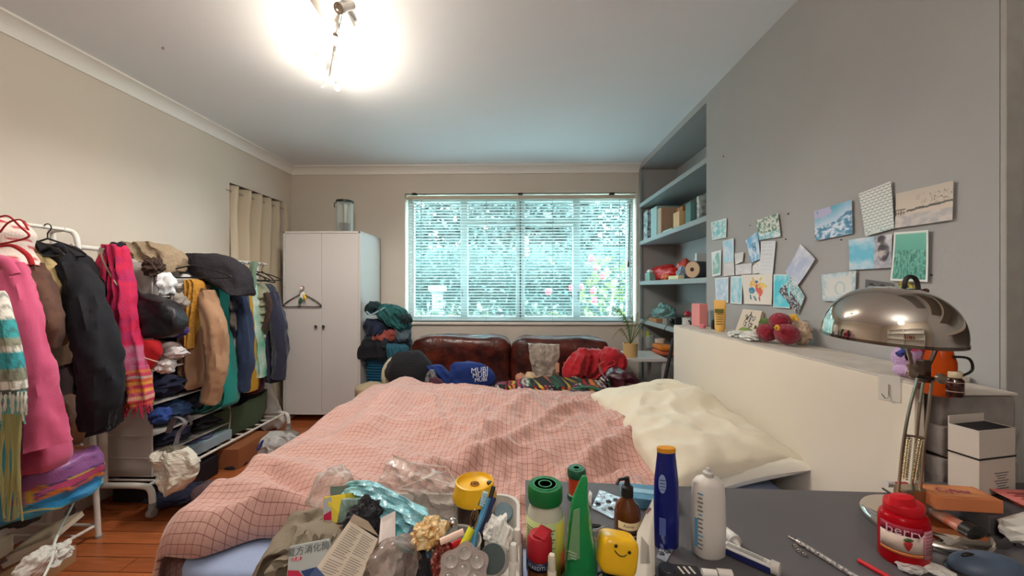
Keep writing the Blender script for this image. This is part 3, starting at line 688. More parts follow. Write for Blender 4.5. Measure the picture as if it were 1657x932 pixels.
# low side table carrying the tray and the bag
tt = root('side_table', 'small brown table carrying the tray and paper bag beside the desk', 'table', (-.27, .55, 0))
TZ = .69
B().box(-.43, .005, .28, .86, TZ-.025, TZ).done('table_top', mat('mauve_brown_table', (116, 92, 88), .5, var=.2, vs=9), tt, bevel=.004)
for x in (-.41, -.06):
    for y in (.32, .80): B().box(x, x+.03, y, y+.03, 0, TZ-.025).done('leg', mat('dark_wood', (50, 30, 20), .5), tt)
# ---------------------------------------------------------------- painted brick pier beside the headboard
bk = root('brick_pier', 'short pier of rough white-painted bricks beside the headboard', 'bricks', (1.14, 1.0, DZ_))
brm = mat('painted_brick', (150, 142, 136), .75, bump=1, bs=18, var=.3, vs=9, c2=(120, 112, 108))
z = DZ_+.001; hs = (.078, .082, .078); k = 0
for i, hgt in enumerate((.09, .085, .08)):
    b = B(); cushion(b, 1.048+.006*i, 1.234, .959+.004*(i % 2), 1.058, z, z+hgt-.003, .13, n=26, seed=i*5+9, wr=.012)
    b.done('brick', brm, bk, smooth=True); z += hgt
BZ = z
B().box(1.05, 1.233, .957, 1.06, z-.004, z+.004).done('top_slab', mat('worn_white_ledge', (206, 196, 184), .6), bk, bevel=.003)
# small low table with the plant, beside the sofa
st = root('corner_table', 'small white side table with the potted plant beside the sofa', 'table', (.98, 3.5, 0))
sz = P(1020, 574, 3.4).z; sa, sb2 = P(1000, 574, 3.3).x, 1.245
B().box(sa, sb2, 3.2, 3.62, sz-.025, sz).done('table_top', wm, st, bevel=.003)
for x in (sa+.01, sb2-.04):
    for y in (3.21, 3.58): B().box(x, x+.03, y, y+.03, 0, sz-.025).done('leg', wm, st)
# ================================================================ LEFT: CLOTHES RACKS AND WHAT HANGS ON THEM
wt = mat('white_powder_coat', (226, 222, 214), .4)
RX1 = -2.06; R1Z = P(105, 372, 1.83).z
ck = root('clothes_rack', 'white tube clothes rack at the left border, hung with winter coats', 'clothes rack', (-2.1, 1.3, 0))
ax = P(118, 376, 1.83).x
arch = cr([(*P(103, 371, 1.80),), (*P(118, 376, 1.83),), (*P(125, 390, 1.83),), (*P(128, 430, 1.83),), (*P(142, 600, 1.83),), (*P(151, 720, 1.83),), (*P(160, 882, 1.83),)], 6)
B().tube(arch, .0115, 10).done('front_upright', wt, ck, smooth=True)
a2 = [P(103, 371, 1.80), P(92, 376, 1.84)+Vector((-.03, 0, 0)), P(86, 398, 1.84), P(84, 640, 1.84), Vector((P(80, 640, 1.84).x, 1.84, .01))]
B().tube(cr([(*q,) for q in a2], 6), .0115, 10).done('rear_upright', wt, ck, smooth=True)
q = P(103, 371, 1.80); B().tube([q, Vector((q.x, .75, q.z))], .009, 10).done('rail', wt, ck, smooth=True)
for py, n in ((737, 'middle_shelf'), (850, 'bottom_shelf')):
    a = P(155, py, 1.83); b_ = B()
    b_.tube([a, Vector((a.x, .8, a.z))], .008, 8).tube([a+Vector((-.36, 0, 0)), Vector((a.x-.36, .8, a.z))], .008, 8).tube([a+Vector((.01, 0, 0)), a+Vector((-.37, 0, 0))], .008, 8)
    for k in range(7): b_.tube([Vector((a.x, 1.75-k*.13, a.z)), Vector((a.x-.36, 1.75-k*.13, a.z))], .004, 6)
    b_.done(n, wt, ck, smooth=True)
S1, S2 = P(155, 737, 1.83).z, P(155, 850, 1.83).z
B().tube([Vector((arch[-1][0], 1.83, .012)), Vector((arch[-1][0], 1.83, .0))], .014, 10).done('foot', mat('grey_rubber', (150, 150, 146), .8), ck)
# ---- rack 2 on castors
R2X = P(165, 403, 2.0).x; r2z = P(165, 403, 2.0).z
rk = root('clothes_rack', 'long white clothes rack on castors in the middle of the left wall', 'clothes rack', (R2X, 2.55, 0))
fz = .17; ex = P(232, 790, 1.95).x
B().tube([Vector((R2X, 1.86, r2z)), Vector((R2X, 3.32, r2z))], .0125, 12).done('rail', wt, rk, smooth=True)
for y, n in ((2.0, 'front'), (3.2, 'rear')):
    B().tube([Vector((R2X, y, r2z)), Vector((R2X+.01, y, fz))], .0165, 12).done('upright', wt, rk, smooth=True)
    pts = [(R2X-.18, y, .07), (R2X-.175, y, .15), (R2X-.13, y, fz), (R2X, y, fz), (ex-.07, y, fz), (ex-.012, y, .15), (ex, y, .08)]
    B().tube(cr(pts, 6), .0155, 12).done('foot_bar', wt, rk, smooth=True)
    for x in (R2X-.18, ex):
        w_ = B().lathe([(.005, -.016), (.022, -.014), (.024, 0), (.022, .014), (.005, .016)], (x, y-.005, .026), rot(y=PI/2), 16)
        w_.obox((x, y, .055), (.03, .02, .04)).done('castor', mat('grey_rubber', (150, 150, 146), .8), rk, smooth=False)
B().tube([(ex-.03, 2.0, fz), (ex-.03, 3.2, fz)], .009, 8).tube([(R2X-.12, 2.0, fz), (R2X-.12, 3.2, fz)], .009, 8).done('shelf_rail', wt, rk, smooth=True)
b = B()
for k in range(12): b.tube([(R2X-.12, 2.06+k*.095, fz), (ex-.03, 2.06+k*.095, fz)], .006, 6)
b.done('shelf_bars', wt, rk, smooth=True)
B().lathe([(0, 0), (.019, .002), (.019, .03), (.0, .034)], P(165, 404, 1.84), rot(x=-PI/2), 14).done('rail_end_cap', wt, rk, smooth=True)
# ---------------------------------------------------------------- garments on rack 1 (front at left border)
def coat(name, label, cat, rows, Y, th, m, grp=None, sleeves=(), **k):
    c = P((rows[-1][1]+rows[-1][2])/2, rows[-1][0], Y); r = root(name, label, cat, c, grp)
    drape('body', rows, Y, th, m, r, **k)
    for i, (pts, rr) in enumerate(sleeves): sleeve('sleeve', pts, rr, m, r, seed=i+3)
    return r
navy = cloth('navy_cotton', (15, 16, 25), sheen=.03)
j = coat('jacket', 'black-navy jacket on the hanger at the end of the left rack', 'jacket', [(396, 78, 100), (402, 70, 112), (425, 72, 135), (480, 84, 150), (560, 96, 170), (630, 104, 180), (680, 108, 178), (697, 116, 172)], 1.74, .10, navy, folds=3, amp=.02, seed=4, wr=.012, top=.6)
sleeve('sleeve', [(118, 432, 1.64), (140, 490, 1.60), (158, 570, 1.58), (164, 640, 1.58), (160, 690, 1.59)], [.045, .062, .064, .058, .044], navy, j, seed=2, wr=.012)
B().tube(cr([(*P(a, b_, c),) for a, b_, c in ((76, 404, 1.68), (84, 398, 1.64), (98, 397, 1.64), (106, 406, 1.68))], 5), .014, 8, flat=.6).done('collar', navy, j, smooth=True)
B().tube(cr([(*P(a, b_, 1.578),) for a, b_ in ((144, 694), (158, 698), (176, 692))], 4), .01, 8).done('cuff', navy, j, smooth=True)
hanger('coat_hanger', 'black hanger holding the dark jacket on the left rack', P(77, 362, 1.72), .36, grp='hangers on the left rack', drop=.08)
hanger('coat_hanger', 'black hanger of the pale khaki jacket, next on the left rack', P(36, 357, 1.60), .36, grp='hangers on the left rack', drop=.08)
suede = cloth('brown_suede', (110, 76, 60), var=.5, vs=9, c2=(70, 44, 36))
tanf = cloth('tan_suede', (146, 112, 84), var=.4, vs=7, c2=(112, 82, 60))
cc = root('coat', 'brown suede patchwork coat beside the pink coat', 'coat', P(70, 700, 1.6))
drape('body', [(402, 8, 44), (425, 4, 66), (480, 10, 84), (545, 20, 92), (590, 30, 98)], 1.60, .09, suede, cc, folds=3, amp=.014, seed=6, wr=.007, top=.5)
drape('skirt', [(520, 18, 88), (560, 30, 96), (592, 40, 97)], 1.585, .095, tanf, cc, folds=3, amp=.014, seed=7, wr=.007, top=.9)
drape('hem_panel', [(585, 36, 98), (640, 46, 102), (690, 60, 106)], 1.60, .09, cloth('dark_plum_wool', (66, 44, 44), sheen=.3), cc, folds=4, amp=.014, seed=8, wr=.007, top=.9)
sleeve('sleeve', [(50, 430, 1.5), (62, 480, 1.47), (70, 520, 1.46), (66, 560, 1.47)], [.035, .05, .052, .045], suede, cc, seed=5)
khaki = cloth('khaki_nylon', (176, 152, 106), bump=.15)
j = root('jacket', 'pale khaki quilted jacket between the brown coat and the dark jacket', 'jacket', P(90, 560, 1.68))
drape('body', [(396, 44, 60), (420, 44, 76), (470, 60, 92), (510, 66, 98), (560, 74, 104)], 1.68, .07, khaki, j, folds=2, amp=.012, seed=12, wr=.012)
sleeve('sleeve', [(60, 420, 1.62), (78, 470, 1.57), (90, 515, 1.55), (96, 545, 1.55)], [.03, .045, .046, .036], khaki, j, seed=15, wr=.014)
sleeve('cuff', [(84, 530, 1.55), (96, 545, 1.54), (104, 548, 1.54)], [.034, .036, .03], khaki, j, seed=16, wr=.006)
tag(drape('leather_bag', [(640, 84, 110), (655, 90, 120), (690, 92, 128), (715, 86, 122), (722, 84, 112)], 1.6, .06, mat('tan_leather', (130, 78, 46), .5, bump=.3, var=.4, vs=12), folds=1, amp=.01, seed=3, wr=.01), 'tan leather bag hanging under the brown coat', 'bag')
pink = cloth('pink_wool', (206, 84, 124), sheen=.3)
p_ = root('coat', 'long bright pink wool coat at the left border', 'coat', P(60, 770, 1.42))
drape('body', [(412, -30, 14), (430, -30, 28), (500, -22, 44), (600, -8, 62), (680, 8, 86), (735, 22, 98), (757, 30, 92)], 1.42, .085, pink, p_, folds=2, amp=.016, seed=14, wr=.006, top=.6)
sleeve('sleeve', [(18, 430, 1.40), (36, 500, 1.36), (50, 580, 1.35), (66, 660, 1.35), (78, 722, 1.35)], [.03, .045, .048, .055, .06], pink, p_, seed=11, wr=.008, flat=.7)
B().tube(cr([(*P(a, b_, 1.33),) for a, b_ in ((-6, 418), (10, 424), (24, 444))], 5), .016, 8, flat=.5).done('collar', pink, p_, smooth=True)
tag(drape('blue_shirt', [(398, -20, 4), (420, -20, 18), (446, -10, 28), (470, 0, 30)], 1.50, .04, cloth('periwinkle_cotton', (92, 100, 168)), folds=2, seed=3), 'blue-violet shirt peeping out between pink and brown coats', 'shirt')
# red and white hooded top over the rail
hd_ = root('hooded_top', 'white and red printed hooded top draped over the left rack rail', 'top', P(20, 410, 1.5))
def hcol(x, z, t, ca):
    q = NV((x, 0, z), 55, 3); return (184, 44, 52) if q > .28 else (222, 206, 196)
drape('body', [(352, -20, 14), (358, -24, 26), (376, -26, 40), (392, -24, 36), (410, -18, 34), (428, 4, 44)], 1.45, .06, vmat('printed_cotton', .85, .3), hd_, folds=3, amp=.012, seed=5, colfn=hcol)
rdp = cloth('red_piping', (176, 34, 40))
B().tube(cr([(*P(a, b_, 1.375),) for a, b_ in ((-4, 352), (14, 350), (34, 368), (47, 380), (40, 386), (16, 392), (-6, 396))], 5), .0035, 8).done('piping', rdp, hd_, smooth=True)
B().tube(cr([(*P(a, b_, 1.37),) for a, b_ in ((0, 376), (14, 360), (34, 356), (46, 372))], 5), .003, 8).done('drawstring', rdp, hd_, smooth=True)
B().tube(cr([(*P(a, b_, 1.38),) for a, b_ in ((2, 398), (22, 398), (44, 412), (52, 428))], 5), .008, 8, flat=.5).done('hem_band', rdp, hd_, smooth=True)
# striped scarf
def scol(x, z, t, ca):
    py = 466-(z-CAMZ)*F/1.22
    st = ((488, (226, 222, 212)), (520, (232, 228, 216)), (548, (60, 166, 170)), (562, (150, 152, 130)), (574, (230, 226, 214)), (598, (56, 160, 168)), (620, (140, 142, 122)), (634, (228, 224, 212)), (650, (90, 100, 96)))
    c = (120, 122, 108)
    for y, q in st:
        if py < y: c = q; break
    else: c = (96, 150, 148)
    return mix(c, (60, 60, 50), .35 if math.sin(x*520) > .6 else 0)
sf = root('scarf', 'ribbed scarf striped turquoise, olive and white at the left border', 'scarf', P(10, 700, 1.3))
drape('scarf_body', [(470, -30, 4), (485, -30, 8), (540, -30, 24), (600, -30, 36), (636, -30, 41)], 1.22, .022, vmat('printed_cotton'), sf, folds=5, amp=.005, seed=2, wr=.003, dens=14, colfn=scol)
random.seed(3)
def fringe(name, x0, x1, py0, py1, Y, m, parent, n, r=.0035, w_=4):
    b = B()
    for i in range(n):
        x = x0+(x1-x0)*i/max(1, n-1); e = py1+random.uniform(-8, 6)
        b.tube(cr([(*P(x, py0, Y),), (*P(x+random.uniform(-w_, w_), (py0+e)/2, Y-random.uniform(0, .01)),), (*P(x+random.uniform(-w_, w_), e, Y),)], 4), [r*(1.5 if q_ in (2, 5) else .8) for q_ in range(9)], 5)
    return b.done(name, m, parent, smooth=True)
fringe('fringe', -20, 40, 632, 690, 1.21, cloth('teal_yarn', (104, 160, 152)), sf, 18)
fringe('fringe', -16, 42, 634, 676, 1.205, cloth('white_yarn', (206, 204, 190)), sf, 10)
tl = root('scarf', 'teal shawl with knotted olive fringe hanging low at the left border', 'scarf', P(0, 830, 1.26))
drape('shawl_body', [(660, -40, 16), (700, -40, 24), (780, -40, 18), (830, -40, 6)], 1.27, .03, cloth('teal_wool', (34, 106, 112)), tl, folds=2, amp=.008, seed=8)
fringe('fringe', 6, 34, 670, 840, 1.2, cloth('olive_yarn', (150, 146, 92)), tl, 8, .0035, 5)
# quilted colourful bag on the middle shelf
def bagcol(x, z, t, ca):
    q = NV((x, 0, z), 16, 2); r_ = NV((x, 3, z), 24, 7)
    if t > .55: c = (50, 150, 186) if q > -.15 else (34, 120, 170)
    else: c = (150, 92, 150) if q > .0 else ((206, 120, 60) if r_ > 0 else (180, 70, 110))
    if .35 < t < .75 and x < P(75, 0, 1.5).x and q > -.1: c = (46, 150, 90)
    if abs(q) < .03: c = (214, 190, 60)
    if abs(r_) < .02: c = (30, 70, 120)
    return c
tag(drape('quilted_bag', [(736, 66, 130), (744, 44, 134), (765, 24, 134), (790, 16, 133), (808, 14, 128), (822, 20, 40)], 1.50, .15, vmat('shiny_quilt', .35, .2), folds=2, amp=.01, seed=4, wr=.012, top=.5, dens=10, colfn=bagcol), 'shiny quilted bag patterned turquoise, green and purple on the middle shelf', 'bag')
tag(crumple('grey_cloth', 40, 735, 76, 765, 1.40, .05, cloth('grey_blue_cotton', (120, 132, 146)), None, 3, .25), 'grey-blue cloth tucked behind the pink coat hem', 'cloth')
tag(drape('fleece', [(720, 70, 118), (735, 78, 116), (752, 80, 96)], 1.60, .06, cloth('grey_fleece', (128, 118, 116)), folds=3, seed=5), 'crumpled grey fleece under the tan leather bag', 'top')
card_m = mat('cardboard', (176, 138, 98), .85, var=.15, vs=6)
def sbox(name, label, cat, c, d, rz=0, m=None, tilt=0, grp=None, bevel=.002):
    return tag(B().obox(c, d, rot(x=tilt, z=rz)).done(name, m or card_m, bevel=bevel), label, cat, grp)
q = P(40, 860, 1.34)
sbox('cardboard_packet', 'long flattened cardboard packet on the bottom shelf at the left border', 'box', (q.x-.12, 1.32, S2+.045), (.12, .5, .07), .12)
sbox('cardboard_box', 'small cream cardboard box behind the packet on the bottom shelf', 'box', (-2.19, 1.46, S2+.11), (.12, .14, .07), .3, mat('cream_card', (206, 188, 160), .8))
for k, (x, rz, c_, lab) in enumerate(((-2.155, .35, (190, 172, 146), 'beige paperback lying tilted at the end of the bottom shelf'), (-2.19, .5, (150, 150, 160), 'grey folder under the beige paperback on the bottom shelf'))):
    bkx = root('book', lab, 'book', (x, 1.66, S2+.02+.02*(1-k)))
    cz = S2+.035+.03*(1-k); RR = rot(x=.05, y=-.35, z=rz)
    B().obox((x, 1.66, cz), (.15, .19, .022), RR).done('page_block', mat('paper_pages', (216, 204, 184), .9), bkx)
    B().obox(Vector((x, 1.66, cz))+RR @ Vector((0, 0, .0125)), (.155, .195, .002), RR).done('cover', mat('book_cover_%d' % k, c_, .6), bkx)
tag(crumple('paper_wad', 62, 884, 104, 915, 1.42, .06, mat('white_tissue', (214, 210, 202), .9, bump=.3), None, 8, .5, 2), 'crumpled white cloth on the floor under the left rack', 'cloth')
tag(crumple('plastic_tub', 45, 890, 72, 932, 1.35, .05, mat('white_tissue', (214, 210, 202), .9), None, 2, .3), 'white rag on the floor at the bottom left corner', 'cloth')
tag(B().tube(cr([(*P(a, b_, c),) for a, b_, c in ((136, 738, 1.76), (133, 772, 1.70), (118, 815, 1.6), (100, 850, 1.5), (88, 880, 1.42), (84, 905, 1.36), (70, 935, 1.3))], 8), .0045, 8).done('cable', mat('white_cable', (220, 222, 212), .5), smooth=True), 'white cable hanging down beside the quilted bag', 'cable')
tag(crumple('black_cloth', -10, 780, 60, 850, 1.62, .1, cloth('charcoal_cotton', (58, 54, 56)), None, 5, .3), 'heap of charcoal clothes behind the books on the bottom shelf', 'clothes')
# ---------------------------------------------------------------- rack 2, near end: scarf, tote, pouch
magenta = cloth('magenta_cotton', (206, 34, 84), sheen=.25)
def pcol(x, z, t, ca):
    py = 466-(z-CAMZ)*F/1.86; n_ = NV((x, 0, z), 40, 2)
    if py < 560: return mix((204, 30, 76), (180, 40, 100), n_+.3)
    if py < 598: return mix((204, 60, 110), (190, 120, 150), .5+n_*1.5)
    k = int((py-598)/5.5)
    c = [(214, 120, 60), (200, 60, 90), (150, 180, 200), (206, 70, 60), (220, 150, 60), (196, 50, 80), (226, 130, 50), (190, 60, 110), (214, 160, 140), (200, 40, 70)][k % 10]
    return mix(c, (230, 170, 90), .5*max(0, math.sin(x*260+k)))
sc2 = root('scarf', 'magenta scarf with woven orange and blue border hanging on the rack end', 'scarf', P(205, 670, 1.86))
drape('scarf_body', [(396, 170, 196), (404, 172, 206), (440, 186, 208), (480, 184, 214), (530, 178, 222), (580, 176, 234), (620, 178, 242), (640, 184, 244), (656, 186, 243)], 1.86, .045, vmat('printed_cotton'), sc2, folds=3, amp=.012, seed=3, wr=.006, dens=12, colfn=pcol)
fringe('fringe', 184, 242, 652, 672, 1.83, magenta, sc2, 22, .003, 5)
drape('rear_fall', [(400, 168, 184), (430, 158, 180), (470, 154, 174), (500, 158, 170)], 1.93, .02, magenta, sc2, folds=2, amp=.006)
t = root('tote_bag', 'black tote bag hanging behind the magenta scarf', 'bag', P(185, 640, 1.93))
drape('bag_body', [(440, 172, 196), (500, 168, 200), (600, 172, 206), (650, 176, 204)], 1.95, .03, navy, t, folds=2)
for x0, x1 in ((176, 192), (188, 200)): B().tube(cr([(*P(a, b_, c),) for a, b_, c in ((x0, 500, 1.85), (x0+2, 430, 1.83), (x0+6, 398, 1.84), (x0+12, 396, 1.87), (x1, 430, 1.9))], 5), .012, 6, flat=.3).done('strap', navy, t, smooth=True)
tag(B().tube(cr([(*P(a, b_, 1.82),) for a, b_ in ((168, 402), (164, 414), (176, 440), (190, 462))], 5), .004, 6).done('cord', mat('beige_cord', (200, 178, 150), .8), smooth=True), 'thin beige cord looped over the rack end cap', 'cord')
bb = root('handbag', 'black shoulder bag hanging at the front of the storage shelves', 'bag', P(258, 542, 1.95))
drape('bag_body', [(476, 214, 240), (484, 212, 268), (500, 214, 290), (520, 218, 298), (538, 226, 290), (545, 236, 270)], 1.95, .06, mat('black_leather', (34, 32, 36), .45, bump=.3), bb, folds=1, amp=.008, seed=6, wr=.008)
B().tube(cr([(*P(a, b_, c),) for a, b_, c in ((206, 448, 1.93), (218, 462, 1.91), (232, 480, 1.9), (262, 490, 1.89))], 5), .008, 8, flat=.4).done('strap', mat('black_leather', (34, 32, 36), .45), bb, smooth=True)
rp_ = root('pouch', 'red zipped pouch hanging below the black shoulder bag', 'pouch', P(242, 596, 1.93))
drape('pouch_body', [(548, 224, 236), (552, 224, 254), (566, 224, 261), (580, 222, 256), (592, 222, 248), (598, 226, 244)], 1.9, .03, cloth('red_nylon', (196, 28, 36)), rp_, folds=1, amp=.004, seed=2)
B().tube([P(224, 576, 1.862), P(240, 581, 1.862), P(256, 586, 1.868)], .003, 6).done('zip', mat('pale_zip', (220, 190, 180), .5), rp_)
# ---------------------------------------------------------------- hanging organiser of pale translucent fabric with cubby shelves
ox0, ox1, oy0, oy1 = P(128, 700, 2.06).x, P(247, 700, 2.06).x, 2.06, 2.62
oz1, oz0 = P(165, 425, 2.06).z, fz+.02
og = root('hanging_organiser', 'pale translucent storage shelves standing in the castor rack', 'storage shelves', ((ox0+ox1)/2, 2.3, fz+.02))
vin = bpy.data.materials.new('frosted_vinyl'); vin.use_nodes = True; N = vin.node_tree.nodes; L = vin.node_tree.links
b_ = N['Principled BSDF']; b_.inputs['Base Color'].default_value = (*lin((214, 206, 200)), 1); b_.inputs['Roughness'].default_value = .3
tr = N.new('ShaderNodeBsdfTransparent'); mx = N.new('ShaderNodeMixShader'); mx.inputs[0].default_value = .72
L.new(tr.outputs[0], mx.inputs[1]); L.new(b_.outputs[0], mx.inputs[2]); L.new(mx.outputs[0], N['Material Output'].inputs[0])
def sheet(name, p00, p10, p11, p01, m, parent, amp=.006, n=24, seed=1, th=.0015):
    vs = []; fs = []; p = [Vector(q) for q in (p00, p10, p11, p01)]; nn = (p[1]-p[0]).cross(p[3]-p[0]).normalized()
    for j in range(n+1):
        for i in range(n+1):
            u, v = i/n, j/n; q = (p[0]*(1-u)+p[1]*u)*(1-v)+(p[3]*(1-u)+p[2]*u)*v
            vs.append(q+nn*amp*(NV(q, 5, seed)+.6*NV(q, 12, seed))*2)
    for j in range(n):
        for i in range(n): a = j*(n+1)+i; fs.append((a, a+1, a+n+2, a+n+1))
    o = fin(name, vs, fs, m, parent, smooth=True); s = o.modifiers.new('t', 'SOLIDIFY'); s.thickness = th; return o
zs = [oz0, P(200, 735, 2.06).z-.02, P(200, 705, 2.06).z, P(200, 655, 2.06).z, P(200, 600, 2.06).z, P(200, 540, 2.06).z, P(200, 480, 2.06).z, oz1]
sheet('near_side', (ox0, oy0, oz0), (ox1, oy0, oz0), (ox1-.01, oy0, oz1), (ox0, oy0, oz1), vin, og, seed=3)
sheet('far_side', (ox1, oy1, oz0), (ox0, oy1, oz0), (ox0, oy1, oz1), (ox1, oy1, oz1), vin, og, seed=5)
sheet('back_side', (ox0, oy1, oz0), (ox0, oy0, oz0), (ox0, oy0, oz1), (ox0, oy1, oz1), vin, og, seed=6)
for z in zs: B().box(ox0+.004, ox1-.002, oy0+.004, oy1-.004, z-.004, z+.002).done('shelf', mat('frosted_shelf', (196, 188, 182), .4), og)
for z in zs[1:-1]: B().tube([(ox0, oy0-.002, z), (ox1, oy0-.002, z)], .0035, 6).done('seam', mat('frosted_shelf', (196, 188, 182), .4), og)
B().tube([(ox1-.003, oy0, oz0), (ox1-.003, oy0, oz1)], .004, 6).done('edge_pole', mat('frosted_shelf', (196, 188, 182), .4), og)
# clothes stuffed in the cubbies, facing the aisle
cub = [(5, 2.2, (40, 42, 60), 'navy top stuffed in the organiser beside the black shoulder bag'), (5, 2.45, (206, 204, 200), 'white bra-like bundle in the organiser, upper cubby'), (6, 2.3, (216, 214, 210), 'crumpled white cloth in the top cubby of the organiser'), (6, 2.5, (120, 100, 90), 'taupe cloth at the far end of the top cubby'),
       (4, 2.2, (170, 150, 146), 'pinkish grey socks bundle in the organiser below the pouch'), (4, 2.42, (34, 34, 50), 'dark bundle in the organiser, next to the grey socks'), (3, 2.2, (30, 34, 60), 'dark navy clothes in the middle cubby of the organiser'), (3, 2.45, (60, 50, 70), 'plum cloth in the middle cubby, far end'),
       (2, 2.25, (36, 60, 96), 'blue denim bundle in the lower cubby of the organiser'), (2, 2.48, (40, 40, 54), 'dark garment in the lower cubby, far end'), (1, 2.25, (28, 30, 56), 'navy sweater bulging from the bottom cubby'), (1, 2.47, (30, 28, 34), 'black clothes in the bottom cubby, far end'), (0, 2.42, (90, 96, 130), 'slate blue cloth behind the small pale blue box')]
for k, (lv, y, c_, lab) in enumerate(cub):
    z0, z1 = zs[lv]+.004, zs[lv+1]-.006; hh = min((z1-z0), .15)/2
    o = B().ball((ox1-.13, y, z0+hh*1.0), (.15, .115, hh*.95), seg=36, rings=24, nz=.28, nsc=2.6, seed=k+1).done('folded_clothes', cloth('cloth_%d_%d_%d' % c_, c_), smooth=True)
    tag(o, lab, 'clothes', 'clothes stuffed in the organiser')
tag(crumple('beanie_hat', 266, 486, 296, 520, 2.28, .06, vmat('printed_cotton'), None, 3, .2), 'colourful patterned knit hat beside the black shoulder bag', 'hat')
bh = [o for o in bpy.data.objects if o.name.startswith('beanie_hat')][0]
a_ = bh.data.color_attributes.new('Col', 'FLOAT_COLOR', 'POINT')
fl_ = []
for v in bh.data.vertices:
    s_ = int((v.co.x+v.co.z)*90) % 5; fl_ += [*lin([(40, 110, 70), (210, 60, 50), (230, 190, 50), (230, 226, 220), (30, 40, 90)][s_]), 1]
a_.data.foreach_set('color', fl_)
for k, (x0, y0, x1, y1, Y, c_, lab) in enumerate(((262, 562, 300, 580, 2.02, (206, 196, 196), 'pale trainer-like sock bundle poking from the organiser'), (256, 580, 280, 604, 1.99, (214, 206, 202), 'white sock hanging out of the organiser cubby'), (258, 444, 280, 478, 2.04, (222, 226, 228), 'white cloth hanging out beside the left clear bin'), (278, 474, 300, 500, 2.1, (150, 140, 132), 'grey strap bundle below the right clear bin'), (245, 660, 275, 685, 2.04, (40, 70, 140), 'bright blue cloth tongue in the organiser'), (270, 520, 300, 545, 2.1, (60, 46, 110), 'purple lanyard bundle in the organiser'))):
    tag(crumple('sock' if k < 2 else 'cloth_bundle', x0, y0, x1, y1, Y, .05, cloth('b_%d' % k, c_), None, k+4, .4, 1.8, smooth=True, seg=30, rings=20), lab, 'clothes')
# clear bins on top
for k, (x0, x1, y0, y1, Y, lab) in enumerate(((217, 256, 427, 478, 2.12, 'clear plastic bin standing on top of the organiser, nearer one'), (276, 308, 430, 492, 2.35, 'clear plastic bin on top of the organiser, farther one'))):
    a, c_ = P(x0, y0, Y), P(x1, y1, Y); w_ = (c_.x-a.x)/2; h = a.z-c_.z
    bn = root('storage_bin', lab, 'bin', ((a.x+c_.x)/2, Y+.08, c_.z), 'clear bins on the organiser')
    vinb = film('clear_bin_plastic', (214, 214, 212), .35, .2, .2)
    B().lathe([(w_*.82, 0), (w_*.97, h), (w_, h), (w_, h*.96), (w_*1.04, h*.95), (w_*1.04, h), (w_*.94, h), (w_*.8, .004)], ((a.x+c_.x)/2, Y+.08, c_.z), seg=28, sq=(1, 1.2), pw=5).done('bin_body', vinb, bn, smooth=True)
    B().ball(((a.x+c_.x)/2, Y+.08, c_.z+h*.3), (w_*.76, w_*.9, h*.3), nz=.2).done('contents', cloth('bin_contents', (120, 96, 84)), bn, smooth=True)
# knitted blanket on top
tag(drape('knitted_scarf', [(396, 206, 240), (394, 204, 262), (404, 204, 285), (416, 226, 293), (428, 250, 292), (440, 268, 290)], 2.2, .08, cloth('oatmeal_knit', (158, 138, 112), bump=1.2, bs=45), folds=4, amp=.02, seed=7, wr=.015), 'oatmeal knitted scarf heaped on top of the clear bins', 'scarf')
tag(crumple('fur_hat', 236, 418, 262, 446, 2.05, .05, cloth('dark_brown_fur', (70, 50, 42), bump=1.5, bs=70), None, 4, .35, 3), 'dark brown fuzzy hat under the knitted scarf', 'hat')
# white bag hanging at the organiser foot and the pale box
tag(drape('paper_bag', [(726, 262, 300), (734, 248, 312), (752, 254, 321), (772, 268, 316), (786, 276, 300), (794, 282, 288)], 1.97, .055, mat('crinkled_white_bag', (222, 216, 200), .6, bump=.5, bs=30), folds=2, amp=.016, seed=13, wr=.014, ws=18, smooth=False, cap=False, seg=40), 'crinkled white bag gaping open at the foot of the organiser', 'bag')
sbox('flat_box', 'pale blue lidded box in the bottom of the organiser', 'box', (ox1-.1, 2.35, fz+.055), (.26, .5, .06), 0, mat('pale_blue_card', (148, 168, 180), .6))
q = P(285, 690, 2.15)
tag(B().tube(cr([(*P(a, b_, c),) for a, b_, c in ((272, 700, 2.12), (284, 676, 2.08), (300, 684, 2.06), (290, 700, 2.05), (284, 720, 2.04))], 6), .014, 8, flat=.4).done('belt', cloth('grey_webbing', (120, 116, 122)), smooth=True), 'grey fabric belt looping out of the organiser', 'belt')
tag(B().tube(cr([(*P(a, b_, c),) for a, b_, c in ((292, 676, 2.3), (304, 672, 2.28), (309, 686, 2.28), (298, 692, 2.28))], 6), .008, 8, flat=.4).done('strap', cloth('grey_webbing', (120, 116, 122)), smooth=True), 'thin grey strap loop behind the fabric belt, over the green bag', 'strap')
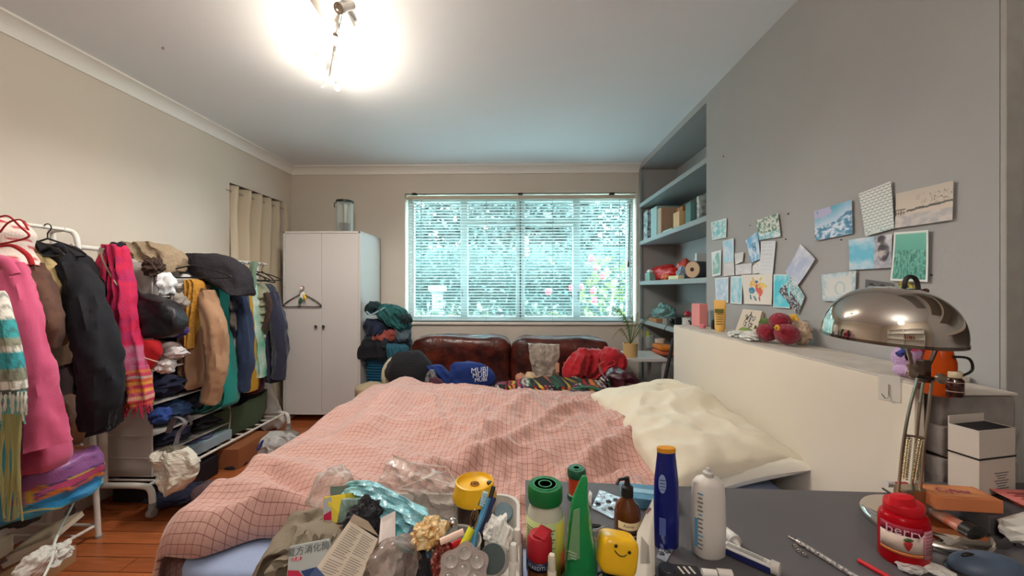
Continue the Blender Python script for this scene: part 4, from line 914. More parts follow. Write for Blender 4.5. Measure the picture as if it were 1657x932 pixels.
# ---------------------------------------------------------------- hanging clothes at the far end of rack 2
coat('knit_top', 'mustard ribbed knit top hanging beside the tan jacket', 'top', [(452, 306, 316), (462, 306, 327), (500, 308, 326), (540, 308, 320), (562, 310, 318)], 2.28, .05, cloth('mustard_knit', (196, 140, 52), bump=.8, bs=50), folds=3, seed=3)
tan = cloth('tan_canvas', (168, 130, 100))
j = coat('jacket', 'tan canvas jacket with its sleeve towards the bed, middle of the rack', 'jacket', [(462, 312, 330), (475, 306, 340), (520, 302, 342), (570, 300, 340), (610, 306, 336), (624, 318, 330)], 2.35, .08, tan, folds=2, seed=5, wr=.012)
sleeve('sleeve', [(334, 474, 2.3), (346, 520, 2.26), (350, 570, 2.25), (350, 610, 2.25), (340, 650, 2.25)], [.035, .055, .055, .05, .042], tan, j, seed=6, wr=.01)
B().tube(cr([(*P(a, b_, 2.27),) for a, b_ in ((314, 462), (322, 468), (334, 474))], 5), .016, 8, flat=.5).done('collar', cloth('brown_cord', (88, 58, 44)), j, smooth=True)
teal = cloth('teal_satin', (14, 132, 122), sheen=.2)
coat('dress', 'bright teal dress hanging behind the tan jacket sleeve', 'dress', [(446, 348, 358), (465, 344, 366), (500, 342, 370), (560, 340, 374), (610, 330, 378), (640, 322, 380), (656, 316, 374), (664, 316, 340)], 2.5, .07, teal, folds=5, amp=.03, seed=5, wr=.006)
def furcol(x, z, t, ca):
    n_ = NV((x*3, 0, z), 14, 3)+.4*NV((x, 0, z), 70, 3); return mix((26, 30, 44), (190, 186, 182), 1 if n_ > .22 else (.35 if n_ > .08 else 0))
coat('fur_vest', 'dark fur vest streaked grey between teal dress and denim', 'vest', [(450, 360, 380), (480, 362, 388), (520, 364, 390), (560, 364, 388), (592, 368, 382)], 2.58, .08, vmat('streaky_fur', .95, 1.2), folds=3, seed=4, wr=.012, colfn=furcol)
denim = cloth('denim', (44, 60, 92), var=.3, vs=9)
j = coat('jacket', 'dark blue denim jacket hanging past the teal dress', 'jacket', [(462, 372, 388), (480, 372, 396), (540, 374, 399), (600, 374, 398), (634, 376, 394)], 2.68, .08, denim, folds=3, seed=6)
sleeve('sleeve', [(390, 478, 2.6), (397, 530, 2.58), (398, 590, 2.58), (392, 632, 2.58)], [.03, .045, .045, .035], denim, j, seed=8)
j = coat('cardigan', 'mustard yellow cardigan near the far end of the rack', 'cardigan', [(470, 394, 402), (500, 394, 408), (560, 398, 412), (610, 400, 413), (632, 402, 412)], 2.8, .06, cloth('mustard_wool', (196, 150, 36)), folds=3, seed=3)
coat('top', 'white and mint top beside the mustard cardigan', 'top', [(450, 402, 412), (500, 404, 418), (560, 408, 424), (610, 410, 428)], 2.86, .05, cloth('mint_white', (214, 224, 212), var=.5, vs=6, c2=(70, 170, 140)), folds=3, seed=4)
coat('skirt', 'dark maroon garment hanging lowest beside the mustard cardigan', 'clothes', [(560, 384, 412), (600, 386, 424), (628, 384, 426), (636, 388, 420)], 2.92, .06, cloth('maroon_wool', (74, 26, 44)), folds=3, seed=8)
def vest_rows(): return [(458, 406, 424), (470, 404, 432), (500, 404, 438), (540, 408, 432), (590, 410, 426)]
puff = cloth('grey_green_nylon', (146, 146, 122), bump=.1)
v_ = root('vest', 'grey-green quilted vest near the far end of the rack', 'vest', P(418, 592, 2.95))
drape('vest_body', vest_rows(), 2.95, .07, puff, v_, folds=1, amp=.004, seed=4, colfn=None, wr=.004)
for k in range(8):
    py = 478+k*13; x0 = 405+k*.6; x1 = 436-k*1.3; B().tube([P(x0, py, 2.905), P((x0+x1)/2, py+2, 2.875), P(x1, py, 2.905)], .018, 8, flat=.5).done('quilt_roll', puff, v_, smooth=True)
B().tube(cr([(*P(a, b_, 2.87),) for a, b_ in ((430, 474), (436, 490), (434, 510), (428, 530))], 5), .02, 8).done('fur_trim', cloth('dark_brown_fur', (70, 50, 42), bump=1.5, bs=70), v_, smooth=True)
j = coat('jacket', 'navy wool jacket hanging last on the castor rack, by the wardrobe', 'jacket', [(460, 424, 436), (470, 420, 444), (510, 426, 448), (560, 424, 454), (600, 424, 456), (616, 430, 458)], 3.05, .09, cloth('navy_wool', (38, 40, 62), sheen=.3), folds=2, seed=7, wr=.01)
sleeve('sleeve', [(442, 474, 2.98), (450, 520, 2.95), (454, 570, 2.95), (450, 612, 2.95)], [.035, .055, .056, .05], cloth('navy_wool', (38, 40, 62), sheen=.3), j, seed=9)
for k, (px, py, Y, rz, lab) in enumerate(((312, 410, 2.2, .3, 'black hanger hooked near the clear bins on the castor rack'), (392, 424, 2.85, .2, 'black hanger above the mustard cardigan'), (404, 424, 2.93, -.4, 'black hanger above the white and mint top'), (424, 426, 3.1, -.5, 'empty black hanger angled over the navy wool jacket'), (414, 425, 3.03, .1, 'black hanger above the grey-green vest'))):
    hanger('coat_hanger', lab, P(px, py, Y), .38, rot(z=rz), grp='hangers on the castor rack', drop=.07, tilt=-.1 if k == 3 else 0)
tag(drape('felt_cap', [(411, 306, 344), (414, 304, 366), (430, 308, 392), (446, 322, 402), (462, 360, 404), (474, 384, 404), (479, 396, 402)], 2.42, .10, mat('black_felt', (40, 36, 42), .9, bump=.6, bs=80), folds=1, amp=.01, seed=3, wr=.008), 'dark peaked felt garment slung over the castor rack rail', 'coat')
tag(drape('green_belt', [(424, 404, 416), (445, 406, 414), (466, 408, 413)], 2.78, .01, cloth('sage_cotton', (110, 136, 116)), folds=1, amp=.003), 'sage green strap hanging on the castor rack rail', 'strap')
tag(drape('dark_clothes', [(470, 322, 352), (520, 318, 346), (600, 310, 345), (660, 306, 330), (684, 306, 322)], 2.62, .10, cloth('dark_teal_cotton', (30, 46, 60)), folds=3, seed=9), 'dark blue garment hanging behind the tan jacket', 'clothes')
# bottom of rack 2
gb = root('duffel_bag', 'olive green open bag full of dark clothes on the rack base', 'bag', (ex-.12, 2.85, fz+.01))
def gbag():
    c = P(338, 715, 2.78)+Vector((.09, 0, 0)); c.z = fz+.105
    b = B(); b.lathe([(.9, -.10), (1, -.02), (1.02, .06), (1.04, .115), (.99, .115), (.96, .04)], c, seg=40, sq=(.19, .38), pw=2.6)
    for i, v in enumerate(b.v): b.v[i] = v+noise.noise_vector(v*9)*.014
    return b, c
b, c0 = gbag(); b.done('bag_body', cloth('olive_canvas', (64, 84, 56)), gb, smooth=True)
tag(B().ball(c0+Vector((.0, 0, .07)), (.18, .34, .075), nz=.25, nsc=3, seg=40, rings=26).done('clothes_pile', cloth('black_navy_mix', (28, 30, 48), var=.5, vs=12)), 'dark clothes filling the olive green bag', 'clothes')
tag(crumple('net_bundle', 345, 674, 378, 692, 2.85, .05, cloth('pale_lilac_net', (170, 168, 190)), None, 6, .6, 3), 'pale lilac lace bundle on top of the dark clothes in the green bag', 'clothes')
tag(drape('trousers', [(664, 318, 378), (672, 306, 384), (682, 304, 372), (690, 306, 330)], 2.95, .07, cloth('brown_corduroy', (92, 70, 44)), folds=2), 'brown trousers folded above the green bag', 'clothes')
tag(drape('mustard_cloth', [(660, 366, 380), (672, 364, 383), (680, 366, 382)], 3.0, .04, cloth('mustard_wool', (196, 150, 36)), folds=2), 'mustard cloth lying behind the green bag', 'cloth')
sbox('shoe_box', 'brown cardboard box on the floor under the castor rack', 'box', (-2.1, 2.7, .07), (.3, .34, .138), .05, mat('brown_card', (150, 92, 56), .8))
sbox('storage_box', 'black box on the floor under the near end of the castor rack', 'box', (-2.2, 2.3, .07), (.34, .36, .13), 0, mat('black_box', (24, 24, 34), .6), bevel=.01)
tag(crumple('dark_bag', 250, 790, 330, 806, 2.12, .12, cloth('cloth_28_30_56', (28, 30, 56)), None, 7, .25, 2), 'dark navy soft bag on the floor beneath the organiser', 'bag')
tag(crumple('slipper', 316, 780, 352, 812, 2.12, .07, cloth('mauve_wool', (96, 74, 78)), None, 2, .15, 2, smooth=True), 'mauve slipper on the floor beside the bed', 'slipper')
bo = root('ankle_boot', 'black and brown ankle boot on the floor by the plastic bag', 'boot', P(382, 768, 2.55))
drape('shaft', [(742, 369, 394), (750, 368, 396), (760, 366, 398), (768, 364, 398)], 2.6, .07, cloth('black_suede', (30, 26, 34)), bo, folds=0, amp=0)
drape('sole', [(766, 363, 398), (771, 363, 397)], 2.6, .075, mat('brown_sole', (96, 58, 44), .7), bo, folds=0, amp=0)
pb = root('carrier_bag', 'crumpled white plastic bag with blue writing on the floor', 'bag', P(425, 738, 2.95))
drape('bag_body', [(703, 400, 466), (710, 388, 476), (724, 386, 472), (738, 388, 440), (744, 392, 420)], 2.85, .09, film('carrier_plastic', (206, 206, 204), .72, .3, .6), pb, folds=4, amp=.03, seed=5, wr=.02, smooth=False)
ink = mat('blue_ink', (24, 70, 170), .5)
B().tube(cr([(*P(a, b_, 2.735),) for a, b_ in ((390, 740), (398, 732), (404, 738), (410, 726), (416, 738))], 4), .005, 5).tube(cr([(*P(a, b_, 2.735),) for a, b_ in ((404, 728), (412, 716), (418, 728), (426, 712), (418, 722))], 4), .005, 5).tube(cr([(*P(a, b_, 2.735),) for a, b_ in ((398, 724), (404, 718), (408, 724))], 4), .005, 5).done('blue_writing', ink, pb)
tag(drape('grey_bag', [(700, 440, 474), (706, 424, 480), (716, 420, 470), (726, 424, 450)], 2.95, .08, film('grey_carrier', (150, 146, 140), .8, .3, .6), folds=4, amp=.02, seed=8, wr=.02, smooth=False), 'grey crumpled plastic bag behind the white carrier bag', 'bag')
# ================================================================ SOFA AREA
def heap(name, label, cat, rows, Y, th, m, **k):
    return tag(drape(name, rows, Y, th, m, **k), label, cat)
# laundry hamper and clothes on it
bluep = mat('petrol_blue_plastic', (22, 92, 116), .35)
lh = root('laundry_hamper', 'tall dark blue ribbed plastic laundry hamper beside the wardrobe', 'basket', P(625, 700, 3.52))
ha, hc = P(588, 556, 3.5), P(656, 556, 3.5); hcx = (ha.x+hc.x)/2; hw = (hc.x-ha.x)/2
b = B().lathe([(hw*.8, .02), (hw, ha.z-.03), (hw*1.05, ha.z-.03), (hw*1.05, ha.z), (hw*.96, ha.z), (hw*.78, .04)], (hcx, 3.62, 0), seg=40, sq=(1, .72), pw=5)
b.done('body', mat('navy_plastic', (18, 50, 84), .35), lh, smooth=True)
for k in range(22):
    z = .08+k*(ha.z-.16)/22; s_ = .8+.2*z/ha.z
    B().lathe([(hw*s_+.001, z), (hw*s_+.008, z+.004), (hw*s_+.008, z+.012), (hw*s_+.001, z+.016)], (hcx, 3.62, 0), seg=32, sq=(1, .72), pw=5).done('rib', bluep, lh, smooth=True)
heap('black_garment', 'black garment draped over the front of the blue hamper', 'clothes', [(548, 588, 626), (560, 582, 628), (572, 579, 629), (580, 580, 628)], 3.48, .05, cloth('ink_black', (16, 18, 26)), folds=2)
heap('folded_towel', 'teal ribbed knit folded on the right of the blue hamper', 'clothes', [(556, 628, 654), (562, 626, 660), (576, 628, 662), (584, 630, 656)], 3.46, .06, cloth('petrol_knit', (36, 92, 110), bump=1, bs=60), folds=5, amp=.01)
for k, (rows, c_, lab) in enumerate((
    ([(538, 600, 640), (542, 594, 660), (552, 590, 664), (560, 592, 668)], (30, 44, 54), 'dark slate clothes at the base of the pile on the blue hamper'),
    ([(528, 626, 646), (534, 606, 656), (542, 598, 660), (550, 600, 656)], (168, 84, 76), 'rust red patterned cloth in the middle of the hamper pile'),
    ([(516, 594, 622), (524, 590, 634), (534, 594, 634), (541, 600, 626)], (26, 40, 66), 'dark navy folded top in the hamper pile, left side'),
    ([(520, 644, 660), (530, 640, 662), (542, 644, 664), (550, 650, 662)], (96, 112, 122), 'grey piece of clothing at the right of the hamper pile'),
    ([(492, 618, 632), (500, 610, 652), (512, 614, 662), (524, 630, 664), (532, 648, 662)], (32, 98, 98), 'teal green puffy garment at the top of the hamper pile'),
    ([(508, 648, 660), (514, 644, 667), (522, 648, 666)], (20, 48, 52), 'dark green rolled sleeve at the right of the hamper pile'))):
    heap('clothes_heap', lab, 'clothes', rows, 3.58-.02*k, .13-.012*k, cloth('heap_%d' % k, c_, var=.4, vs=10), folds=3+k, amp=.02, seed=k+2, wr=.018, top=.3)
heap('ruffled_top', 'dark ruffled knit with pale edge crowning the hamper pile', 'clothes', [(489, 600, 612), (494, 596, 618), (500, 594, 622), (508, 596, 616)], 3.5, .07, cloth('forest_knit', (22, 48, 54)), folds=6, amp=.03, wr=.02)
tag(B().tube(cr([(*P(a, b_, 3.42),) for a, b_ in ((593, 504), (600, 509), (608, 506), (616, 502), (622, 498))], 4), .008, 6).done('lace_edge', cloth('pale_blue_lace', (140, 170, 180)), smooth=True), 'pale blue lace trim piece on the ruffled knit', 'lace')
# things on the sofa
heap('cloth_bag', 'beige canvas bag on the floor between bed and hamper', 'bag', [(620, 588, 612), (626, 578, 618), (640, 577, 616), (650, 577, 606)], 3.0, .10, cloth('beige_canvas', (176, 158, 128)), folds=2, seed=3)
pl_ = root('cushion', 'round black fleece cushion with cream back, left on the sofa', 'cushion', P(655, 620, 3.15))
B().ball(P(664, 603, 3.12), (.205, .11, .185), rot(y=.35), seg=36, rings=24, nz=.10, nsc=2, seed=4).done('front', cloth('black_fleece', (24, 24, 30), bump=.8, bs=70), pl_, smooth=True)
B().ball(P(648, 606, 3.2), (.165, .09, .18), rot(y=.5), seg=30, rings=20, nz=.05).done('back', cloth('cream_cotton2', (206, 196, 168)), pl_, smooth=True)
heap('patterned_cloth', 'black and white patterned cloth between cushion and blue tote', 'cloth', [(598, 696, 702), (606, 690, 706), (618, 688, 710), (628, 690, 716)], 2.98, .05, cloth('mono_print', (150, 146, 150), var=.9, vs=40, c2=(20, 18, 24)), folds=2)
heap('dark_red_cloth', 'dark maroon crumpled cloth by the patterned cloth', 'cloth', [(612, 696, 706), (618, 694, 716), (626, 694, 720), (630, 696, 716)], 2.9, .06, cloth('maroon_wool', (74, 26, 44)), folds=3)
royal = cloth('royal_blue_canvas', (20, 48, 116))
tb = root('tote_bag', 'royal blue canvas tote bag with white lettering on the sofa', 'bag', P(765, 625, 3.0))
drape('bag_body', [(586, 736, 768), (592, 730, 786), (604, 728, 800), (616, 726, 802), (624, 734, 790), (628, 744, 770)], 3.05, .06, royal, tb, folds=1, amp=.012, seed=4, wr=.010)
drape('loose_side', [(591, 690, 716), (600, 696, 724), (612, 706, 734), (622, 720, 740)], 3.08, .05, royal, tb, folds=2, seed=2)
whp = mat('white_print', (232, 232, 236), .6)
for k, (y, s_) in enumerate(((599, .05), (607, .045), (614.5, .036))):
    text('lettering', 'MUBI', s_*1.2, P(776+k, y, 2.94-.004*k), (1, 0, .1), (0, 0, 1), whp, tb)
# bubble/plastic bag standing on the seat
pz = root('clear_bag', 'clear plastic zip bag standing against the right sofa cushion', 'bag', P(880, 618, 3.3))
drape('bag_film', [(556, 854, 906), (562, 855, 906), (580, 858, 905), (600, 861, 904), (614, 862, 906)], 3.3, .04, film('bag_film', (214, 200, 186), .42, .25, 1.2, 30), pz, folds=3, amp=.012, seed=3, wr=.012, smooth=False, top=.3)
B().obox(P(902, 595, 3.24), (.03, .02, .075)).done('label_tag', mat('peach_label', (216, 160, 130), .6), pz)
for k in range(6): B().tube([P(868+k*2.5, 585+k*.5, 3.235), P(890, 584+k*2.8, 3.235)], .0012, 4).done('print_line', mat('grey_ink', (110, 104, 100), .6), pz)
redc = cloth('red_fleece', (178, 20, 34), sheen=.3)
rj = root('jacket', 'bright red fleece jacket slumped on the right of the sofa', 'jacket', P(960, 615, 3.25))
drape('body', [(566, 940, 984), (572, 934, 996), (586, 930, 1002), (600, 922, 992), (612, 922, 966), (619, 946, 960)], 3.25, .10, redc, rj, folds=4, amp=.03, seed=6, wr=.02)
sleeve('sleeve', [(948, 572, 3.2), (936, 588, 3.14), (928, 604, 3.12), (936, 613, 3.12)], [.05, .08, .08, .05], redc, rj, seed=3, wr=.02)
sleeve('sleeve', [(974, 572, 3.2), (990, 580, 3.14), (994, 590, 3.12), (972, 600, 3.1)], [.05, .08, .075, .05], redc, rj, seed=7, wr=.02)
def crochet(x, z, t, ca):
    cs_ = [(190, 40, 50), (30, 26, 30), (214, 204, 190), (226, 190, 70), (40, 110, 80), (150, 90, 130), (224, 120, 60), (60, 60, 60), (226, 220, 206), (196, 60, 90)]
    k = int(x*60+80+3*NV((x, z, 0), 8)+z*40); j_ = int(z*70+x*9); return cs_[(k*3+j_*7) % 10] if (k % 2) else (40, 34, 38)
cbk = root('crochet_blanket', 'multicoloured striped crochet blanket along the sofa seat', 'blanket', P(880, 632, 2.95))
drape('blanket_body', [(616, 860, 940), (620, 824, 974), (628, 812, 984), (638, 830, 960), (645, 840, 900)], 2.90, .16, vmat('crochet_wool', .95, 1), cbk, folds=5, amp=.02, seed=4, wr=.012, dens=12, seg=160, colfn=crochet, top=.9)
B().tube(cr([(*P(a, b_, 2.76),) for a, b_ in ((838, 641), (870, 637), (910, 632), (950, 626), (974, 632))], 6), .010, 6).done('green_edging', cloth('green_yarn', (60, 120, 96)), cbk, smooth=True)
drape('folded_end', [(608, 976, 988), (614, 970, 992), (624, 972, 994), (634, 980, 992)], 2.85, .05, vmat('crochet_wool'), cbk, folds=3, amp=.02, colfn=crochet)
heap('checked_cloth', 'red, green and white checked cloth at the left end of the crochet blanket', 'cloth', [(620, 806, 826), (626, 800, 832), (634, 804, 834)], 2.9, .1, vmat('crochet_wool'), folds=2, colfn=crochet, seed=6)
heap('grey_blanket', 'dark grey quilted throw in front of the crochet blanket', 'blanket', [(630, 920, 968), (634, 900, 984), (642, 890, 970), (650, 910, 960)], 2.78, .1, cloth('slate_quilt', (86, 78, 84)), folds=5, amp=.02, seed=5, wr=.02)
heap('burgundy_bag', 'shiny burgundy bag slumped at the right end of the sofa', 'bag', [(598, 990, 1010), (606, 980, 1026), (622, 984, 1036), (638, 988, 1036)], 2.85, .12, mat('burgundy_leather', (62, 16, 28), .3, bump=.4, bs=20, coat=.3), folds=2, seed=7, wr=.02)
for k, (x, y, s_, lab) in enumerate(((842, 612, 8, 'small peach yarn ball on the sofa, leftmost'), (858, 612, 10, 'cream bundle of yarn left of the clear bag'), (868, 616, 7, 'small beige yarn bundle nearest the clear bag'))):
    tag(B().ball(P(x, y, 3.05), s_/F*3.05, nz=.25, nsc=3, seed=k, seg=20, rings=14).done('yarn_ball', cloth('peach_yarn_%d' % k, ((196, 140, 116), (206, 176, 140), (190, 150, 130))[k], bump=1, bs=60), smooth=True), lab, 'yarn', 'yarn on the sofa')
sbox('paper_strip', 'small folded white paper lying before the clear bag', 'paper', P(892, 612, 3.05), (.06, .03, .02), .2, mat('white_paper', (226, 222, 214), .7))
# ---------------------------------------------------------------- plant on corner table
pp = P(1020, 570, 3.3); pp.z = sz+.001
pt = root('potted_plant', 'spindly palm-like plant in a mustard pot on the corner table', 'plant', pp)
r = 12/F*3.3; h = 22/F*3.3
B().lathe([(r*.9, 0), (r, h), (r*.9, h), (r*.88, h*.9), (0, h*.88)], pp, seg=28).done('pot', mat('mustard_ceramic', (206, 170, 116), .5), pt, smooth=True)
lv = mat('plant_green', (74, 104, 52), .6); lv2 = mat('plant_dry', (140, 120, 64), .7)
random.seed(8)
def frond(tip, mid, m, dens=9, ln=.05):
    b = B(); base = pp+Vector((0, 0, h*.9)); q = cr([(*base,), (*mid,), (*tip,)], 8); b.tube(q, [.003, .0015], 5)
    for i in range(5, len(q)-1):
        p = Vector(q[i]); d = (Vector(q[i+1])-p).normalized() if i+1 < len(q) else Vector((0, 0, 1))
        for s in (-1, 1):
            e = p+(d*.6+Vector((0, 0, s*.5))+Vector((s*.3, 0, -.3))).normalized()*ln*random.uniform(.7, 1.1); w_ = d*.004
            b.add([p-w_, p+w_, e], [(0, 1, 2)])
    b.done('frond', m, pt)
for (tx, ty, mx_, my, dry) in ((990, 497, 1012, 515, 0), (1000, 500, 1014, 520, 0), (1010, 510, 1018, 530, 0), (1032, 505, 1028, 530, 0), (1046, 512, 1032, 530, 0), (990, 548, 1004, 534, 1), (996, 540, 1006, 532, 1), (1040, 545, 1036, 535, 1), (1024, 512, 1022, 535, 0), (1052, 508, 1038, 528, 0)):
    frond(P(tx, ty, 3.2 if dry else 3.3), P(mx_, my, 3.26), lv2 if dry else lv, ln=.05 if not dry else .03)
# alcove lower shelf bits
def jar_at(px, py, X, z=None): p = PX(px, py, X); 
g_ = PX(1052, 588, 1.34); g_.z = SB+.001
gj = root('glass_jar', 'clear glass jar with green leaves on the low alcove shelf', 'jar', g_)
B().lathe([(.04, 0), (.05, .02), (.05, .09), (.035, .11), (.035, .13), (.03, .13), (.044, .09), (.03, .01)], g_, seg=24).done('glass_body', glass, gj, smooth=True)
B().ball(g_+Vector((-.02, 0, .14)), (.02, .02, .03), nz=.5).done('leaves', mat('lime_sprout', (170, 190, 70), .6), gj)
c_ = PX(1068, 580, 1.36); c_.z = SB+.001
tag(B().lathe([(.045, 0), (.05, .12), (.046, .12), (.042, .01), (0, .01)], c_, seg=28).done('cup', mat('cream_ceramic', (224, 214, 200), .35), smooth=True), 'white cup on the low alcove shelf behind the orange cloths', 'cup')
for k, (y_, c2_, lab) in enumerate(((0, (214, 104, 70), 'orange-red folded cloth at the bottom of the pair on the low shelf'), (.045, (232, 130, 40), 'bright orange folded cloth on top of the other one on the low shelf'))):
    q = PX(1068, 600, 1.30); tag(cushion(B(), 1.255, 1.42, q.y-.12, q.y+.12, SB+.002+y_, SB+.044+y_, .4, seed=k, wr=.01).done('folded_cloth', cloth('orange_cloth_%d' % k, c2_), smooth=True), lab, 'cloth', 'orange cloths')
tag(cushion(B(), 1.26, 1.36, 2.62, 2.7, SB+.001, SB+.05, .4, seed=5, wr=.01).done('pink_cloth', cloth('salmon_cloth', (214, 130, 130)), smooth=True), 'small salmon pink cloth at the right of the low alcove shelf', 'cloth')
tag(B().tube([P(1090, 548, 2.62), P(1090, 548, 2.62).lerp(P(1072, 632, 2.62), 2.5), Vector((P(1090, 548, 2.62).lerp(P(1072, 632, 2.62), 2.5).x, 2.62, .005))][:2]+[], .012, 10).done('black_pole', mat('black_plastic', (30, 28, 28), .4), smooth=True), 'black pole leaning beside the headboard end', 'pole')
# ---------------------------------------------------------------- alcove shelves content. SZ: 0 top .. 3
def onshelf(px, k, X): p = PX(px, 400, X); return Vector((X, p.y, SZ[k]+.001))
def abox(name, label, cat, px, k, X, d, m, rz=0, grp=None):
    p = onshelf(px, k, X); p.z += d[2]/2; return sbox(name, label, cat, p, d, rz, m, grp=grp)
# upper shelf (k=1): files and boxes
speck = mat('speckled_file', (206, 216, 214), .6, var=.8, vs=26, c2=(90, 110, 116))
f1 = root('magazine_file', 'speckled white magazine file at the window end of the upper shelf', 'file', onshelf(1050, 1, 1.36))
p = onshelf(1043, 1, 1.3); B().box(1.285, 1.55, p.y-.14, p.y-.135, p.z, p.z+.30).box(1.285, 1.29, p.y-.14, p.y+.02, p.z, p.z+.30).box(1.55, 1.555, p.y-.14, p.y+.02, p.z, p.z+.3).box(1.285, 1.555, p.y-.14, p.y+.02, p.z, p.z+.004).done('file_shell', speck, f1)
B().box(1.30, 1.54, p.y-.12, p.y+.0, p.z+.005, p.z+.27).done('papers', mat('brown_papers', (150, 124, 88), .9), f1)
for k, (px, dx, dy, hh, col, lab) in enumerate(((1078, .24, .16, .29, (150, 178, 176), 'teal-grey box file standing beside the magazine file'), (1086, .22, .10, .25, (180, 150, 124), 'tan box with round prints behind the box file'))):
    abox('box_file', lab, 'box', px, 1, 1.29+dx/2, (dx, dy, hh), mat('boxf_%d' % k, col, .6))
pb_ = abox('cardboard_box', 'small cream carton with yellow band on the upper shelf', 'box', 1107, 1, 1.35, (.13, .12, .135), mat('yellow_cream', (214, 178, 130), .7))
abox('cardboard_box', 'brown open carton behind the small cream one on the upper shelf', 'box', 1117, 1, 1.45, (.18, .12, .20), mat('brown_card2', (156, 104, 60), .8))
abox('gift_box', 'teal green box at the right end of the upper shelf', 'box', 1130, 1, 1.38, (.16, .09, .17), mat('teal_card', (98, 140, 134), .6))
abox('white_carton', 'slim white carton with print at the right end of the upper shelf', 'box', 1137, 1, 1.33, (.07, .035, .18), mat('white_card_print', (210, 220, 218), .5, var=.5, vs=30, c2=(120, 136, 140)))
tag(B().obox(onshelf(1090, 1, 1.275)+Vector((0, .1, .006)), (.03, .2, .01)).done('flat_case', mat('pale_green_plastic', (176, 206, 196), .4)), 'flat pale green case lying at the front of the upper shelf', 'case')
# middle shelf (k=2): carton, red bags, film roll, books
abox('tissue_box', 'small sage green carton with white top at the window end of the middle shelf', 'box', 1052, 2, 1.30, (.06, .14, .08), mat('sage_card', (120, 158, 146), .6))
tag(B().ball(onshelf(1052, 2, 1.3)+Vector((0, 0, .09)), (.028, .06, .018), nz=.5, nsc=3).done('tissues', mat('white_tissue', (214, 210, 202), .9)), 'white tissue tops on the sage green carton', 'tissue')
for k, (px, X, dd, c_, lab) in enumerate(((1075, 1.42, (.10, .26, .085), (200, 24, 28), 'large bright red packet on the middle shelf'), (1085, 1.36, (.06, .16, .06), (210, 40, 30), 'smaller red packet in front of the large red one'), (1108, 1.46, (.07, .08, .10), (196, 70, 50), 'red and orange foil packet behind the film roll'), (1078, 1.29, (.035, .07, .03), (222, 96, 40), 'orange printed snack packet at the shelf edge'))):
    p = onshelf(px, 2, X); p.z += dd[2]*.8
    tag(B().ball(p, dd, nz=.25, nsc=1.8, seed=k+2, seg=30, rings=18, flatb=dd[2]*.8).done('foil_packet', mat('foil_%d' % k, c_, .35, bump=.5, bs=30), smooth=k < 3), lab, 'packet', 'red packets on the middle shelf')
abox('folded_paper', 'cream folded leaflet lying at the edge of the middle shelf', 'paper', 1094, 2, 1.29, (.05, .2, .03), mat('cream_paper', (226, 214, 170), .7))
p = onshelf(1119, 2, 1.34); R = rot(y=PI/2)@rot(z=0)
rl = root('paper_roll', 'large beige-ended roll of dark paper lying on the middle shelf', 'roll', p)
pe = PX(1120, 431, 1.27); d_ = Vector((.55, .9, 0)).normalized()
ctr = Vector((1.33, pe.y+.0, SZ[2]+.068)); M3 = d_.to_track_quat('Z', 'Y').to_matrix()
# roll axis runs roughly towards the camera side
ax_ = Vector((.8, .42, 0)).normalized(); ctr = PX(1120, 431, 1.275)+ax_*.075; ctr.z = SZ[2]+.066; M3 = (-ax_).to_track_quat('Z', 'Y').to_matrix()
B().lathe([(.012, -.10), (.064, -.10), (.064, .07), (.064, .071), (.012, .071)], ctr, M3, 32).done('roll_body', mat('slate_paper', (84, 84, 92), .5), rl, smooth=False)
B().lathe([(.010, .072), (.060, .072), (.060, .074), (.010, .074)], ctr, M3, 32).done('end_face', mat('beige_roll_end', (206, 176, 144), .8), rl)
B().lathe([(.005, .073), (.015, .074), (.015, .078), (.005, .078)], ctr, M3, 16).done('core', mat('dark_core', (60, 48, 44), .8), rl)
tag(B().ball(onshelf(1104, 2, 1.33)+Vector((0, 0, .045)), (.04, .06, .055), nz=.4, nsc=3, seed=5, flatb=.045, seg=26, rings=18).done('plastic_wrap', film('blue_print_film', (150, 170, 190), .6, .3, .8)), 'crumpled printed plastic bag left of the paper roll', 'bag')
for k, (px, hh, c_) in enumerate(((1131, .12, (110, 60, 60)), (1134.5, .15, (200, 208, 208)), (1137, .17, (170, 186, 190)), (1139.5, .21, (222, 224, 224)))):
    p = onshelf(px, 2, 1.5); bkx = root('book', ('short dark red book, leftmost of four at the right end of the middle shelf', 'pale grey book, second of the four at the right end of the middle shelf', 'blue-grey book, third of the four at the right end of the middle shelf', 'tallest white book at the right end of the middle shelf')[k], 'book', p, 'books on the middle shelf')
    B().box(1.44, 1.56, p.y-.011, p.y+.011, p.z+.002, p.z+hh-.002).done('page_block', mat('paper_pages', (216, 204, 184), .9), bkx)
    for s in (-1, 1): B().box(1.435, 1.56, p.y+s*.013-.0015, p.y+s*.013+.0015, p.z, p.z+hh).done('cover', mat('bk_%d' % k, c_, .5), bkx)
    B().box(1.433, 1.437, p.y-.0145, p.y+.0145, p.z, p.z+hh).done('spine', mat('bk_%d' % k, c_, .5), bkx)
